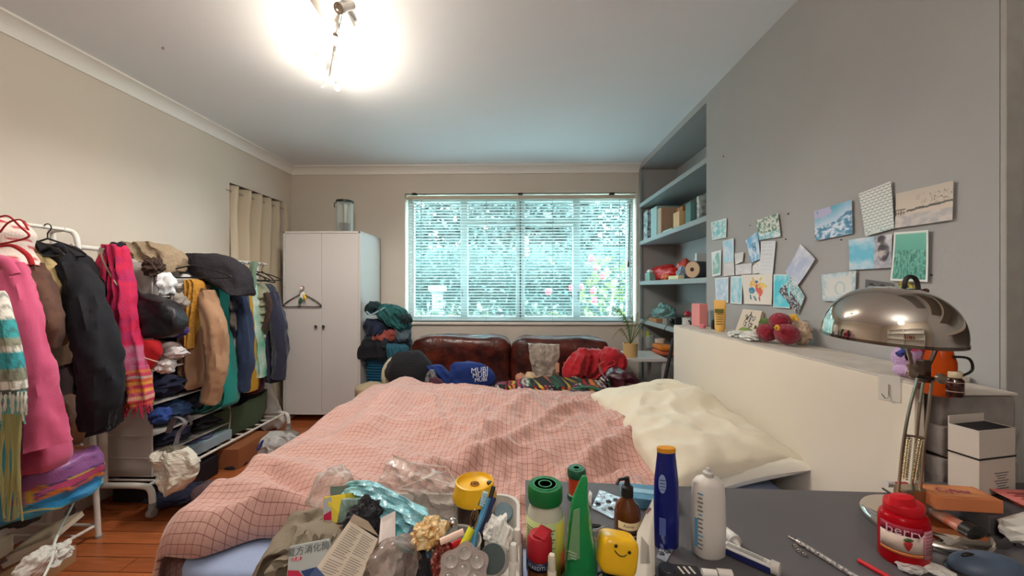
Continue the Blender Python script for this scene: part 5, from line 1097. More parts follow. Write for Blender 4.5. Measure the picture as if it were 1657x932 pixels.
# lower shelf (k=3)
p = onshelf(1075, 3, 1.42)
tag(B().ball(p+Vector((0, 0, .07)), (.10, .2, .085), nz=.35, nsc=2.2, seed=6, seg=34, rings=22, flatb=.07).done('plastic_bag', film('sea_green_film', (120, 160, 156), .55, .25, .8, 18)), 'crumpled sea-green plastic bag on the lowest long shelf', 'bag')
abox('cardboard_box', 'flat small brown box before the plastic bag on the lowest long shelf', 'box', 1062, 3, 1.30, (.07, .2, .035), mat('brown_card3', (166, 116, 74), .8))
abox('grey_box', 'grey rounded case between the brown box and the black camera', 'case', 1080, 3, 1.31, (.05, .10, .055), mat('grey_case', (128, 120, 114), .6))
p = onshelf(1093, 3, 1.30)
cmr = root('camera', 'small black compact camera on the lowest long shelf', 'camera', p)
B().obox(p+Vector((0, 0, .042)), (.05, .12, .078)).done('body', mat('black_plastic', (30, 28, 28), .4), cmr, bevel=.006)
B().lathe([(.025, 0), (.025, .02), (.02, .022), (0, .018)], p+Vector((-.025, -.01, .042)), rot(y=-PI/2), 18).done('lens', mat('lens_black', (14, 14, 18), .1), cmr, smooth=True)
tag(B().tube(cr([(*(p+Vector((-.02, .04, .03))),), (*(p+Vector((-.06, .06, -.01))),), (*(p+Vector((-.07, .08, -.08))),), (*(p+Vector((-.065, .10, -.1))),)], 5), .003, 6).done('camera_strap', mat('black_plastic', (30, 28, 28), .4), smooth=True), 'thin black strap hanging over the shelf edge below the camera', 'strap')
p = onshelf(1113, 3, 1.31)
mg = root('mug', 'white mug with dark handle and red top bits on the lowest long shelf', 'mug', p)
B().lathe([(.036, 0), (.042, .09), (.038, .09), (.034, .008), (0, .008)], p, seg=26).done('mug_body', mat('white_ceramic', (216, 216, 212), .35), mg, smooth=True)
B().tube(cr([(*(p+Vector((-.01, -.04, .07))),), (*(p+Vector((-.01, -.066, .06))),), (*(p+Vector((-.01, -.066, .03))),), (*(p+Vector((-.01, -.038, .02))),)], 5), .006, 6).done('handle', mat('dark_core', (60, 48, 44), .8), mg, smooth=True)
tag(B().ball(p+Vector((0, .03, .115)), (.014, .014, .016)).tube([p+Vector((0, .03, .02)), p+Vector((0, .03, .1))], .003, 6).done('lollipop', mat('white_pink', (230, 206, 204), .4), smooth=True), 'round white-topped stick standing in the white mug', 'stick')
tag(B().ball(p+Vector((0, .005, .12)), (.02, .03, .02), nz=.6, nsc=3).tube([p+Vector((0, .0, .02)), p+Vector((0, .005, .11))], .002, 5).done('artificial_berry', mat('berry_red', (170, 30, 50), .5)), 'red berry sprig standing in the white mug', 'sprig')
# ---------------------------------------------------------------- on the headboard ledge
LZ = hz+.007
def onledge(px, py_guess=None, X=1.13): p = PX(px, 500, X); return Vector((X, p.y, LZ))
p = onledge(1132, X=1.15); bx_ = sbox('pink_box', 'pink slim cosmetic box at the far end of the headboard ledge', 'box', p+Vector((0, 0, .072)), (.055, .09, .142), .1, mat('rose_card', (222, 138, 134), .5))
for k, (dx, h_, c_, lab) in enumerate(((.03, .09, (70, 40, 50), 'short plum tube just right of the pink box'), (.0, .02, (214, 120, 130), 'small pink compact lying before the pink box'))):
    p = onledge(1141-k*4, X=1.2-.1*k); tag(B().lathe([(.017, 0), (.017, h_), (.012, h_+.003), (0, h_+.003)], p, seg=16).done('lip_balm', mat('lip_%d' % k, c_, .4), smooth=True), lab, 'cosmetic')
p = onledge(1165, X=1.12)
ct = root('cream_tube', 'yellow cream tube standing on its cap on the headboard ledge', 'tube', p)
tubeY = mat('ochre_tube', (226, 176, 92), .4)
def squeeze_tube(base, wd, h_, m, parent, face=(-.5, -1, 0), cap=None, capm=None, lean=Vector((0, 0, 1)), th=.4):
    f_ = Vector(face).normalized(); lean = Vector(lean).normalized(); r_ = f_.cross(lean).normalized(); f2 = lean.cross(r_)
    vs = []; fs = []; n = 12; sg = 24
    for i in range(n+1):
        t = i/n; w_ = wd*(.86+.14*t); d_ = wd*(.75*(1-t)**.7+.03)
        for k in range(sg):
            a = 2*PI*k/sg; ca, sa = math.cos(a), math.sin(a)
            vs.append(base+lean*(.012+(h_-.012)*t)+r_*(w_*.5*2*ca*.5*2/2*1)+f2*(d_*.5*sa))
    for i in range(n):
        for k in range(sg): fs.append((i*sg+k, i*sg+(k+1) % sg, (i+1)*sg+(k+1) % sg, (i+1)*sg+k))
    fs += [tuple(range(sg))[::-1], tuple(range(n*sg, (n+1)*sg))]
    fin('tube_body', vs, fs, m, parent, smooth=True)
    if cap:
        Rm = Matrix((r_, f2*-1, lean)).transposed()
        B().lathe([(wd*.36, 0), (wd*.38, cap), (wd*.3, cap+.004)], base, Rm, 20).done('cap', capm or m, parent, smooth=True)
    return r_, f2
r_, f2 = squeeze_tube(p, .062, .175, tubeY, ct, face=(-.75, -1, 0), cap=.02)
B().obox(p+Vector((0, 0, .115))-f2*0+f2*0+Vector((-.6, -.8, 0)).normalized()*.023, (.045, .002, .022), rot(z=-.64)).done('label_block', mat('olive_green_print', (96, 96, 40), .5), ct)
for k in range(5): B().obox(p+Vector((0, 0, .095-k*.013))+Vector((-.6, -.8, 0)).normalized()*.025, (.036-.004*(k % 2), .001, .003), rot(z=-.64)).done('print_line', mat('olive_green_print', (96, 96, 40), .5), ct)
p = onledge(1154, X=1.14); tag(B().lathe([(.012, 0), (.012, .05), (.009, .052), (0, .06)], p, rot(x=.1), 14).done('mascara', mat('black_plastic', (30, 28, 28), .4), smooth=True), 'small black and yellow tube left of the yellow cream tube', 'cosmetic')
# canvas with a turtle-like drawing
q = [PX(1188, 540, 1.14), PX(1222, 547, 1.17), PX(1233, 503, 1.235), PX(1202, 500, 1.215)]
q[0].z = q[1].z = LZ
def turtle(u, v):
    x, y = (u-.52)*1.25, (v-.5); r_ = math.hypot(x/.3, y/.3); k = NV((u*30, v*30, 0), .55, 2)
    c = (206, 190, 170)
    if r_ < 1 and k > -.05: return (60, 56, 52)
    for a in (.6, 2.4, 3.9, 5.5, 1.57):
        if math.hypot(x-.36*math.cos(a), y-.36*math.sin(a)) < .07 and NV((u*40, v*40, 0), .6, 4) > -.1: return (70, 66, 60)
    return c
cv = root('canvas_picture', 'small canvas with a dark turtle drawing leaning on the ledge', 'picture', (q[0]+q[1])/2)
nn = (q[1]-q[0]).cross(q[3]-q[0]).normalized()
card('painted_face', q, turtle, 50, 50, cv)
B().poly([a-nn*.0015 for a in q], -nn*.018).done('stretcher', mat('raw_canvas', (190, 170, 146), .8), cv)
# dark red crochet roses
for k, (px, py, r, X, lab) in enumerate(((1241, 543, .053, 1.10, 'dark red wool rose head on the ledge, leftmost of three'), (1273, 543, .058, 1.12, 'dark red wool rose head on the ledge, rightmost of three'), (1262, 521, .053, 1.13, 'dark red wool rose head resting on top of the other two'))):
    c = PX(px, py, X); 
    if k < 2: c.z = LZ+r*.82
    fl2 = root('wool_rose', lab, 'flower', c-Vector((0, 0, r*.8)), 'dark red wool roses')
    wr2 = cloth('dark_red_wool', (140, 14, 40), bump=.8, bs=120, sheen=.3)
    B().ball(c, (r*.75, r*.75, r*.72), nz=.15).done('flower_core', wr2, fl2, smooth=True)
    for i in range(9):
        a = i*2.4; ph = .3+.9*(i/9); d = Vector((math.cos(a)*math.sin(ph*1.6), math.sin(a)*math.sin(ph*1.6), math.cos(ph*1.6)*.8+.1))
        B().ball(c+d*r*.45, (r*.55, r*.55, r*.34), d.to_track_quat('Z', 'Y').to_matrix(), nz=.12, seed=i, seg=18, rings=10).done('petal', wr2, fl2, smooth=True)
lm = mat('fresh_leaf', (134, 158, 84), .6)
for k, (px, py, X, rz, s_, lab) in enumerate(((1236, 522, 1.16, .5, .05, 'large green leaf behind the wool roses'), (1206, 535, 1.12, -.6, .03, 'small bright green leaf left on the ledge'), (1220, 532, 1.12, .9, .03, 'small green leaf nearest the leftmost rose'))):
    c = PX(px, py, X); b = B(); nn = 8; vs = []; fs = []
    for i in range(nn+1):
        t = i/nn; wd = math.sin(PI*t**.8)*s_*.35
        for s in (-1, 0, 1): vs.append(c+rot(x=.9, z=rz)@Vector((s_*(2*t-1), s*wd, .01*math.sin(t*3)+abs(s)*.006)))
    for i in range(nn):
        for s in range(2): a = i*3+s; fs.append((a, a+1, a+4, a+3))
    o = tag(fin('leaf', vs, fs, lm, smooth=True), lab, 'leaf', 'green leaves on the ledge'); s = o.modifiers.new('t', 'SOLIDIFY'); s.thickness = .002
for k, (px, X, s_, lab) in enumerate(((1190, 1.07, .032, 'white crumpled film strip at the left on the ledge'), (1216, 1.07, .042, 'grey-white crumpled foil in front of the canvas'))):
    c = onledge(px, X=X); tag(B().ball(c+Vector((0, 0, s_*.45)), (s_, s_*1.3, s_*.5), nz=.45, nsc=2.6, seed=k+4, flatb=s_*.45).done('crumpled_foil', mat('white_foil', (212, 212, 206), .4, bump=.5)), lab, 'foil', 'crumpled foil on the ledge')
for k, (px, py, X, lab) in enumerate(((1283, 517, 1.2, 'mustard yellow paper flower behind the rightmost rose'), (1257, 530, 1.06, 'small orange ribbon flower between the roses'))):
    c = PX(px, py, X); b = B()
    for i in range(6): a = i*PI/3; b.ball(c+Vector((.004, math.cos(a)*.016, math.sin(a)*.014)) if k == 0 else c+Vector((.002, math.cos(a)*.008, math.sin(a)*.007)), (.006, .016, .013) if k == 0 else (.003, .008, .0065), nz=.1, seg=10, rings=6)
    b.ball(c+Vector((-.006, 0, 0)), .01 if k == 0 else .005, seg=10, rings=8); tag(b.done('paper_flower', mat('mustard_paper', (206, 160, 50) if k == 0 else (220, 130, 70), .7), smooth=True), lab, 'flower')
c = onledge(1296, X=1.2); tag(B().ball(c+Vector((0, .0, .05)), (.03, .05, .05), nz=.4, nsc=2.4, seed=3, flatb=.05).done('dried_bouquet', mat('beige_dried', (190, 166, 140), .8, bump=1)), 'beige dried flower bunch right of the roses', 'flower')
# ================================================================ CARDS ON THE GREY WALL
random.seed(4)
def z3(a, b): return (1140+a/3.882, 280+b/3.882)
def z4(a, b): return (1300+a/3.728, 270+b/3.728)
def fb(u, v, s, sd=0): return NV((u, v, 0), s, sd)+.5*NV((u, v, 0), s*2.2, sd+1)+.25*NV((u, v, 0), s*5, sd+2)
def im_mount(u, v):
    r = .42+.28*u*u+.12*fb(u, 0, 3, 3)
    if v > r: return mix((196, 208, 226), (100, 170, 196), (v-r)*2.2) if fb(u, v, 3, 5) < .1 else (180, 176, 206)
    return mix((74, 130, 164), (214, 222, 234), .5+fb(u*1.5, v*1.5, 6, 7)*1.6)
def im_scales(u, v):
    if v < .12 and u < .6: return (120, 170, 170) if fb(u, v, 30, 2) > .15 else (222, 222, 216)
    col = int(u*7+(.5 if int(v*15) % 2 else 0)); x = (u*7+(.5 if int(v*15) % 2 else 0)) % 1; y = (v*15) % 1
    return mix((90, 100, 106), (60, 150, 150), 1-v) if (x-.5)**2*2.2+.12 < y < (x-.5)**2*1.2+.42 and .08 < x < .92 else (222, 222, 216)
def im_sepia(u, v):
    c = mix((214, 198, 180), (196, 184, 170), v)
    if abs(v-.42-.1*u-.03*fb(u, 0, 8)) < .03 and u > .2: c = (96, 90, 84)
    if v > .45+.1*u and v < .85 and u > .35 and abs(fb(u*1.6, v, 9, 3)) < .07*(u): c = (120, 108, 96)
    if u < .2 and .3 < v < .52 and (int(u*60) % 3 == 0 or int(v*40) % 4 == 0): c = (120, 108, 98)
    if v < .35: c = mix((176, 172, 172), (206, 196, 188), .5+fb(u, v, 6))
    return c
def im_wave(u, v):
    if u > .60:
        q = fb(u, v, 5, 4); body = ((u-.82)/.13)**2+((v-.5)/.3)**2 < 1 or ((u-.78)/.09)**2+((v-.87)/.12)**2 < 1
        return mix((70, 62, 66), (190, 178, 176), .5+q*1.4) if body else mix((150, 148, 158), (206, 204, 210), .5+q)
    return mix((110, 190, 216), (206, 214, 224), .45+fb(u, v, 2.6, 5)+(u-.3)*.3)
def im_teal(u, v):
    if u < .05 or u > .95 or v < .04 or v > .96: return (226, 232, 226)
    c = mix((70, 150, 132), (120, 190, 170), v)
    if v < .62: c = mix(c, (60, 120, 110), .5+fb(u*3, v, 6, 3)*1.4) if (fb(u*2, v, 12, 9) < .1) else mix(c, (150, 200, 180), .5)
    return c
def im_wreath(u, v):
    e = max(abs(u-.5)*2, abs(v-.5)*2); q = fb(u, v, 7, 2)
    if e+q*.4 > .72: return mix((150, 186, 196), (206, 212, 214), .5+q)
    if abs(math.hypot((u-.55)*1.6, v-.45)-.22) < .03: return (170, 196, 198)
    return (214, 212, 206)
def im_faces(u, v):
    for cx in (.25, .68):
        r = math.hypot((u-cx)/.17, (v-.45)/.4)
        if r < 1:
            if v > .68: return (50, 44, 44)
            if abs(v-.5) < .05 and min(abs(u-cx-.07), abs(u-cx+.07)) < .03: return (40, 36, 36)
            return mix((190, 180, 172), (120, 112, 108), r)
    return (92, 88, 88)
def im_people(u, v):
    c = (222, 212, 200)
    def el(cx, cy, rx, ry, a=0):
        x, y = u-cx, v-cy; x, y = x*math.cos(a)+y*math.sin(a), -x*math.sin(a)+y*math.cos(a); return (x/rx)**2+(y/ry)**2 < 1
    for (cx, cy, rx, ry, a, col) in ((.62, .56, .12, .16, .2, (224, 170, 60)), (.72, .64, .14, .05, -.6, (230, 186, 70)), (.36, .66, .09, .14, -.1, (226, 170, 70)), (.40, .84, .03, .07, .4, (214, 176, 60)), (.64, .84, .03, .07, -.4, (226, 180, 60)), (.32, .46, .11, .11, 0, (50, 120, 160)), (.60, .42, .10, .14, .2, (214, 90, 60)), (.26, .24, .025, .1, .1, (40, 110, 110)), (.42, .2, .035, .09, .5, (40, 100, 120)), (.58, .2, .03, .11, .1, (206, 80, 60)), (.50, .75, .05, .05, 0, (40, 70, 110)), (.5, .55, .05, .14, 0, (206, 90, 60))):
        if el(cx, cy, rx, ry, a): c = col if fb(u, v, 14, 3) < .28 else mix(col, (240, 230, 210), .5)
    return c
def im_plain(c1, c2, s=3, sd=0, border=0):
    def f(u, v):
        if border and (u < border or u > 1-border or v < border*.8 or v > 1-border*.8): return (222, 224, 222)
        return mix(c1, c2, .5+fb(u, v, s, sd)*1.3)
    return f
def im_letter(u, v):
    if int(v*26) % 3 == 0 and .1 < u < .85 and v > .1 and fb(u, int(v*26), 9) > -.25: return (196, 198, 208)
    return (216, 214, 216)
def im_bw(u, v):
    q = fb(u*2, v*2, 8, 3)
    if u < .45: return (66, 60, 68) if q < .18 else (196, 190, 190)
    return mix((110, 170, 180), (220, 220, 214), .5+q*2)
def im_trees(u, v):
    if v < .3: return mix((140, 190, 200), (220, 224, 222), .5+fb(u, v, 8, 4)*2)
    return mix((90, 130, 100), (216, 212, 204), .62+fb(u*2, v*1.3, 5, 8)*2)
def im_b(u, v):      # blue card with a pen drawn pair of loops
    c = mix((110, 170, 214), (206, 218, 230), .5+fb(u, v, 2.5, 2)*2)
    for cy in (.62, .46):
        if abs(math.hypot((u-.55)*1.0, (v-cy)*2.0)-.14) < .025: c = (70, 90, 110)
    return c
CARDS = [
 (z3, (53, 422), (140, 405), (143, 282), (45, 310), im_plain((120, 196, 200), (216, 224, 220), 5, 1, .05), .002, 'small teal snowy card, topmost at the left near the shelves'),
 (z3, (124, 566), (188, 558), (188, 409), (120, 427), im_plain((150, 204, 222), (206, 212, 226), 2, 2, .03), .002, 'pale blue upright card above the blank strip, left group'),
 (z3, (54, 650), (106, 641), (110, 482), (48, 498), im_plain((130, 176, 160), (214, 224, 222), 2.5, 3, .1), .002, 'narrow white-bordered instant photo at the far left of the cards'),
 (z3, (125, 648), (192, 640), (190, 560), (123, 568), im_plain((206, 198, 196), (214, 208, 204), 2, 4), .001, 'blank pinkish strip under the pale blue upright card'),
 (z3, (200, 575), (246, 556), (252, 497), (193, 506), im_plain((206, 200, 196), (220, 214, 208), 2, 5), .004, 'small curled blank note between the cards'),
 (z3, (200, 640), (300, 632), (300, 566), (198, 578), im_plain((208, 202, 202), (220, 216, 214), 4, 6), .001, 'wide blank card under the small curled note'),
 (z3, (300, 562), (356, 540), (340, 362), (264, 424), im_b, .004, 'tilted sky blue card with a pen drawing'),
 (z3, (352, 420), (487, 400), (468, 253), (330, 296), im_trees, .006, 'landscape card with a green tree, tilted above the letter'),
 (z3, (350, 634), (434, 634), (454, 425), (362, 430), im_letter, .003, 'white handwritten sheet below the tree landscape card'),
 (z3, (306, 634), (354, 628), (353, 548), (306, 584), im_plain((210, 204, 202), (222, 218, 214), 4, 9), .001, 'small folded white note left of the handwritten sheet'),
 (z3, (76, 808), (154, 812), (155, 654), (70, 661), im_plain((170, 192, 214), (206, 214, 226), 4, 10, .05), .002, 'pale grey-blue bordered card, lower left of the group'),
 (z3, (168, 818), (238, 824), (243, 650), (173, 648), im_plain((130, 196, 214), (200, 214, 220), 2.5, 11, .06), .002, 'pale cyan bordered card beside the figures picture'),
 (z3, (258, 822), (428, 828), (434, 632), (238, 640), im_people, .004, 'white square card with two yellow, blue and red figures'),
 (z3, (438, 844), (542, 850), (540, 636), (440, 636), im_plain((80, 196, 214), (176, 220, 226), 2, 12, .04), .002, 'turquoise bordered card behind the tilted black and white one'),
 (z3, (594, 888), (640, 775), (560, 650), (474, 738), im_bw, .010, 'tilted black, white and green speckled card'),
 (z3, (594, 710), (708, 540), (616, 446), (520, 620), im_plain((176, 184, 208), (222, 218, 224), 1.8, 13), .012, 'blank lavender-white card tilted above the speckled one'),
 (z3, (704, 425), (938, 380), (934, 168), (697, 240), im_mount, .005, 'blue snowy mountain landscape card'),
 (z4, (384, 418), (558, 370), (538, 86), (344, 162), im_scales, .005, 'white card covered in rows of teal crescents'),
 (z4, (562, 370), (910, 320), (916, 82), (570, 162), im_sepia, .004, 'wide sepia card of a bare tree and stone wall landscape'),
 (z4, (286, 622), (540, 608), (545, 403), (282, 440), im_wave, .004, 'cyan and grey card with a crouching figure at its right'),
 (z4, (536, 686), (762, 694), (766, 380), (560, 396), im_teal, .006, 'teal green white-bordered card, rightmost low'),
 (z4, (126, 808), (318, 812), (328, 626), (116, 650), im_wreath, .006, 'white card with a pale blue wreath print'),
 (z4, (376, 790), (530, 790), (540, 700), (384, 678), im_faces, .003, 'black and white photo of two faces behind the lamp shade'),
 (z4, (584, 790), (690, 790), (680, 694), (584, 690), im_plain((196, 180, 40), (70, 56, 40), 5, 20), .003, 'yellow and brown card behind the top of the lamp'),
]
for (zf, bl, br, tr_, tl_, fn, curl, lab) in CARDS:
    q = [PX(*zf(*a), XR-.004-random.uniform(0, .002)) for a in (bl, br, tr_, tl_)]
    big = (q[1]-q[0]).length > .11 or zf is z4
    o = tag(card('postcard', q, fn, 70 if big else 36, 60 if big else 44, th=.001, curl=-curl*.0+curl*.5), lab, 'card', 'cards stuck on the grey wall')
    n = (q[1]-q[0]).cross(q[3]-q[0]).normalized(); o.location += n*.004
# ================================================================ DESK LAMP
lp = root('desk_lamp', 'chrome desk lamp with a dome shade on the right of the desk', 'lamp', D(1490, 858))
LB = D(1492, 852); LY = LB.y
mir = mat('polished_chrome', (205, 196, 186), .06, 1)
B().lathe([(.098, 0), (.101, .004), (.101, .012), (.096, .018), (.02, .021), (0, .021)], LB, seg=64).done('base', mir, lp, smooth=True).modifiers.new('b', 'BEVEL').width = .001
arm = mat('brushed_steel_arm', (176, 160, 142), .3, 1)
AY = LY+.03
J = P(1494, 606, AY)
def bar(pts, w_=.008, t_=.005):
    return B().tube(cr([(*q,) for q in pts], 8), w_*.75, 6, flat=.55)
for pts in ([P(1451, 830, AY-.01), P(1456, 770, AY-.01), P(1462, 715, AY-.01), P(1472, 660, AY-.01), P(1485, 612, AY-.01)],
            [P(1474, 800, AY+.02), P(1482, 720, AY+.02), P(1488, 660, AY+.02), P(1495, 612, AY+.02)],
            [P(1487, 815, AY-.01), P(1494, 740, AY-.01), P(1502, 670, AY-.01), P(1508, 612, AY-.01)]):
    bar(pts).done('arm', arm, lp, smooth=True)
B().tube([P(1466, 704, AY-.01), P(1497, 709, AY-.01)], .0025, 8).done('cross_pin', arm, lp, smooth=True)
for x0, x1 in ((1471, 1463), (1491, 1480)):
    b = B(); a, c = P(x0, 707, AY), P(x1, 775, AY); sp_ = []
    for i in range(181):
        t = i/180; an = t*2*PI*24; sp_.append(a.lerp(c, t)+Vector((.0055*math.cos(an), .0055*math.sin(an), 0)))
    b.tube(sp_, .0011, 4).tube([a, c], .0012, 4); b.done('spring', mat('brass_steel', (150, 130, 96), .3, 1), lp, smooth=True)
B().obox(P(1474, 806, AY), (.05, .03, .05)).tube([P(1452, 794, AY), P(1500, 800, AY)], .005, 8).lathe([(.02, 0), (.016, .03), (.01, .035)], Vector((P(1474, 806, AY).x, AY, LB.z+.02))).done('pivot_block', arm, lp, bevel=.003)
B().tube([P(1470, 606, AY-.012), P(1516, 614, AY-.012)], .005, 8).obox(P(1494, 600, AY), (.016, .02, .05)).done('upper_joint', mat('dark_steel', (96, 84, 76), .3, 1), lp, bevel=.002)
for x_, y_ in ((1474, 603), (1520, 612)): B().lathe([(.011, 0), (.011, .006), (.004, .008)], P(x_, y_, AY-.02), rot(x=PI/2), 14).done('wing_nut', arm, lp, smooth=True)
B().tube([P(1476, 592, AY-.03), P(1464, 546, AY-.05), P(1462, 535, AY-.05)], .0035, 8).lathe([(.008, 0), (.01, .006), (.003, .01)], P(1476, 596, AY-.03)).done('shade_rod', arm, lp, smooth=True)
SY = .80; sc0 = P(1437, 541, SY); Rr = P(1524, 541, SY).x-sc0.x
RS = rot(y=math.radians(1.5), x=math.radians(4))
prof = [(Rr*math.sin(a)**.85 if a else 0, .100*math.cos(a)) for a in [PI/2*i/22 for i in range(23)]][::-1]
prof = [(Rr*1.0, -.006)]+prof
inner = [(r*.975, z-.003) for r, z in prof[::-1]]
sh_o = B().lathe(prof, sc0, RS, 72).done('lamp_shade', mir, lp, smooth=True)
B().lathe([(r*.975, z-.003) for r, z in prof], sc0, RS, 64).done('shade_inside', mat('white_enamel', (220, 214, 204), .5), lp, smooth=True)
B().lathe([(Rr*.975, -.009), (Rr*1.012, -.009), (Rr*1.012, -.003), (Rr, -.003)], sc0, RS, 72).done('shade_rim', mat('dark_chrome', (120, 108, 98), .15, 1), lp, smooth=True)
blk = mat('black_plastic', (30, 28, 28), .4)
B().tube(cr([(*P(a, b_, SY-.0),) for a, b_ in ((1466, 474), (1464, 458), (1470, 448), (1480, 450), (1485, 462), (1485, 480))], 6), .0042, 8).obox(P(1482, 474, SY), (.022, .02, .016)).done('switch_loop', blk, lp, smooth=False)
B().tube([P(1486, 472, SY-.01), P(1497, 471, SY-.01)], .0045, 10).ball(P(1498, 471, SY-.01), .0055, seg=10, rings=8).done('thumb_screw', mat('bronze_pin', (96, 72, 56), .35, .8), lp, smooth=True)
B().tube(cr([(*P(1500, 470+6, .86),), (*P(1512, 500, .9),), (*P(1515, 560, .88),), (*J,)], 6), .004, 8).done('back_arm', mat('dark_steel', (96, 84, 76), .3, 1), lp, smooth=True)
B().tube(cr([(*(LB+Vector((.06, .03, .03))),), (*D(1510, 826),), (*D(1545, 845),), (*D(1600, 842),)], 8), .0035, 8).done('power_cord', blk, lp, smooth=True)
# plush toy and bottles behind the lamp
py_ = root('plush_toy', 'pink and lavender plush animal head behind the lamp arms', 'toy', P(1482, 608, .985))
lav = mat('lavender_plush', (206, 170, 214), .95, bump=.6, bs=200, sheen=.4)
PYY = 1.0
B().ball(P(1470, 580, PYY), (.030, .035, .036), seg=24, rings=16).ball(P(1464, 600, PYY-.01), (.020, .026, .016)).done('head', lav, py_, smooth=True)
B().ball(P(1490, 585, PYY+.015), (.026, .03, .040), rot(y=-.2), seg=24, rings=16).done('cheek', mat('pink_plush', (232, 120, 176), .95, bump=.6, bs=200), py_, smooth=True)
B().ball(P(1470, 576, PYY-.036), (.009, .004, .012)).done('eye', mat('eye_black', (30, 24, 40), .2), py_, smooth=True)
for k, (c, pts) in enumerate((((234, 60, 110), ((1462, 552), (1480, 556), (1494, 572), (1500, 590))), ((240, 90, 130), ((1458, 550), (1474, 562), (1488, 576), (1490, 596))), ((60, 50, 150), ((1486, 548), (1500, 560), (1510, 574), (1514, 592))), ((50, 40, 120), ((1492, 546), (1508, 562), (1518, 580), (1512, 600))), ((110, 190, 200), ((1456, 556), (1462, 562), (1468, 568), (1470, 574))), ((60, 70, 150), ((1454, 574), (1460, 570), (1466, 566), (1472, 566))))):
    B().tube(cr([(*P(a, b_, PYY-.02),) for a, b_ in pts], 6), [.008, .004], 8).done('mane_lock', mat('mane_%d' % k, c, .8, bump=.5, bs=150), py_, smooth=True)
B().tube(cr([(*P(a, b_, PYY-.01),) for a, b_ in ((1436, 548), (1444, 555), (1456, 556))], 5), .004, 8).done('pink_cord', mat('pink_plush2', (226, 130, 160), .9), py_, smooth=True)
p = Vector((P(1520, 620, .94).x, .94, BZ+.004))
ab = root('amber_dispenser', 'large orange translucent bottle on the brick pier behind the lamp', 'bottle', p)
amb = mat('orange_translucent', (206, 84, 24), .25, trans=.35, ior=1.2)
r = P(1541, 600, .94).x-p.x; r *= .95; h = (632-548)/F*.94
B().lathe([(r*.9, 0), (r, .01), (r, h*.62), (r*.75, h*.85), (r*.45, h), (r*.42, h*1.02), (0, h*1.02)], p, seg=32).done('bottle_body', amb, ab, smooth=True)
B().lathe([(r*.42, h*1.02), (r*.5, h*1.02), (r*.5, h*1.35), (r*.3, h*1.42), (0, h*1.42)], p, seg=24).done('cap', mat('green_translucent', (70, 150, 90), .3, trans=.4), ab, smooth=True)
B().tube(cr([(*(p+Vector(v)),) for v in ((.0, -r, h*.75), (.03, -r*1.2, h*.72), (.035, -r*1.2, h*.5), (.0, -r, h*.35))], 5), .003, 6).done('black_strap', blk, ab, smooth=True)
p = Vector((P(1546, 626, .91).x, .915, BZ+.008))
aj = root('amber_jar', 'small brown glass jar with cream lid on the brick pier', 'jar', p)
br_ = mat('brown_glass', (56, 20, 12), .12, coat=.5); r = 12/F*.915; hj = 39/F*.915
B().lathe([(r*.9, 0), (r, .003), (r, hj*.66), (r*.75, hj*.74), (r*.7, hj*.78)], p, seg=32).done('glass_body', br_, aj, smooth=True)
B().lathe([(r*.82, hj*.76), (r*.84, hj*.78), (r*.84, hj*.98), (r*.78, hj), (0, hj)], p, seg=32).done('lid', mat('cream_lid', (206, 190, 158), .45), aj, smooth=True)
for k, (s_, z) in enumerate((('beauty', .5), ('Pie', .42), ('vitamin', .30), ('fifteen', .18))[:0]): pass
for k in range(4): B().lathe([(r*1.004, hj*(.56-.12*k)), (r*1.006, hj*(.56-.12*k)), (r*1.006, hj*(.60-.12*k)), (r*1.004, hj*(.60-.12*k))], p, seg=32).done('label_line', mat('cream_ink', (150, 130, 116), .6), aj) if k in (0, 3) else None
# white and black box
q0 = D(1604, 782); q0.z = DZ_
wb = root('paper_box', 'open white carton with black lining standing on the desk by the bricks', 'box', q0)
R = rot(z=.22); q0 = P(1608, 790, .90); cb = Vector((q0.x+.0, .924, .7715)); hb_ = .15
wp = mat('white_carton', (208, 196, 184), .6)
for c, d in (((0, -.026, hb_/2), (.115, .002, hb_)), ((0, .026, hb_*.56), (.115, .002, hb_*1.12)), ((-.057, 0, hb_/2), (.002, .052, hb_)), ((.057, 0, hb_/2), (.002, .052, hb_)), ((0, 0, .002), (.115, .052, .002))):
    B().obox(cb+R @ Vector(c), d, R).done('panel', wp, wb)
B().obox(cb+R @ Vector((-.0, 0, hb_*.93)), (.111, .048, .02), R).done('black_lining', mat('black_tissue', (30, 28, 34), .6), wb, bevel=.003)
B().obox(cb+R @ Vector((0, 0, hb_*.56)), (.118, .056, .004), R).done('black_band', blk, wb)
for k in range(7): B().obox(cb+R @ Vector((.012, -.0275, hb_*.32-k*.006)), (.045-.01*(k % 3), .0006, .0018), R).done('print_line', mat('grey_ink', (110, 104, 100), .6), wb)
tag(B().poly([(.985, .812, DZ_+.0005), (1.60, .812, DZ_+.0005), (1.60, .925, DZ_+.0005), (1.236, .955, DZ_+.0005), (.985, .952, DZ_+.0005)], (0, 0, .0395)).done('board', dm, bevel=.002), 'dark grey board lying on the desk under the orange box and white carton', 'board')
# orange flat box with pink print
q = D(1550, 802); ob = root('flat_carton', 'orange flat cardboard box with pink lettering behind the lamp base', 'box', q)
R = rot(z=-.10); oc = P(1546, 802, .852); oc.z = .7715+.0145
B().obox(oc, (.125, .060, .028), R).done('carton', mat('orange_card', (206, 124, 78), .7), ob, bevel=.002)
text('lettering', 'Cyber', .026, oc+Vector((-.004, .0, .0150)), R @ Vector((1, -.05, 0)), R @ Vector((0, 1, 0)), mat('magenta_ink', (150, 40, 110), .6), ob)
B().obox(oc+R @ Vector((0, 0, .0143)), (.10, .045, .0006), rot(z=-.05)).done('print_panel', mat('pale_orange_print', (216, 140, 90), .7), ob)
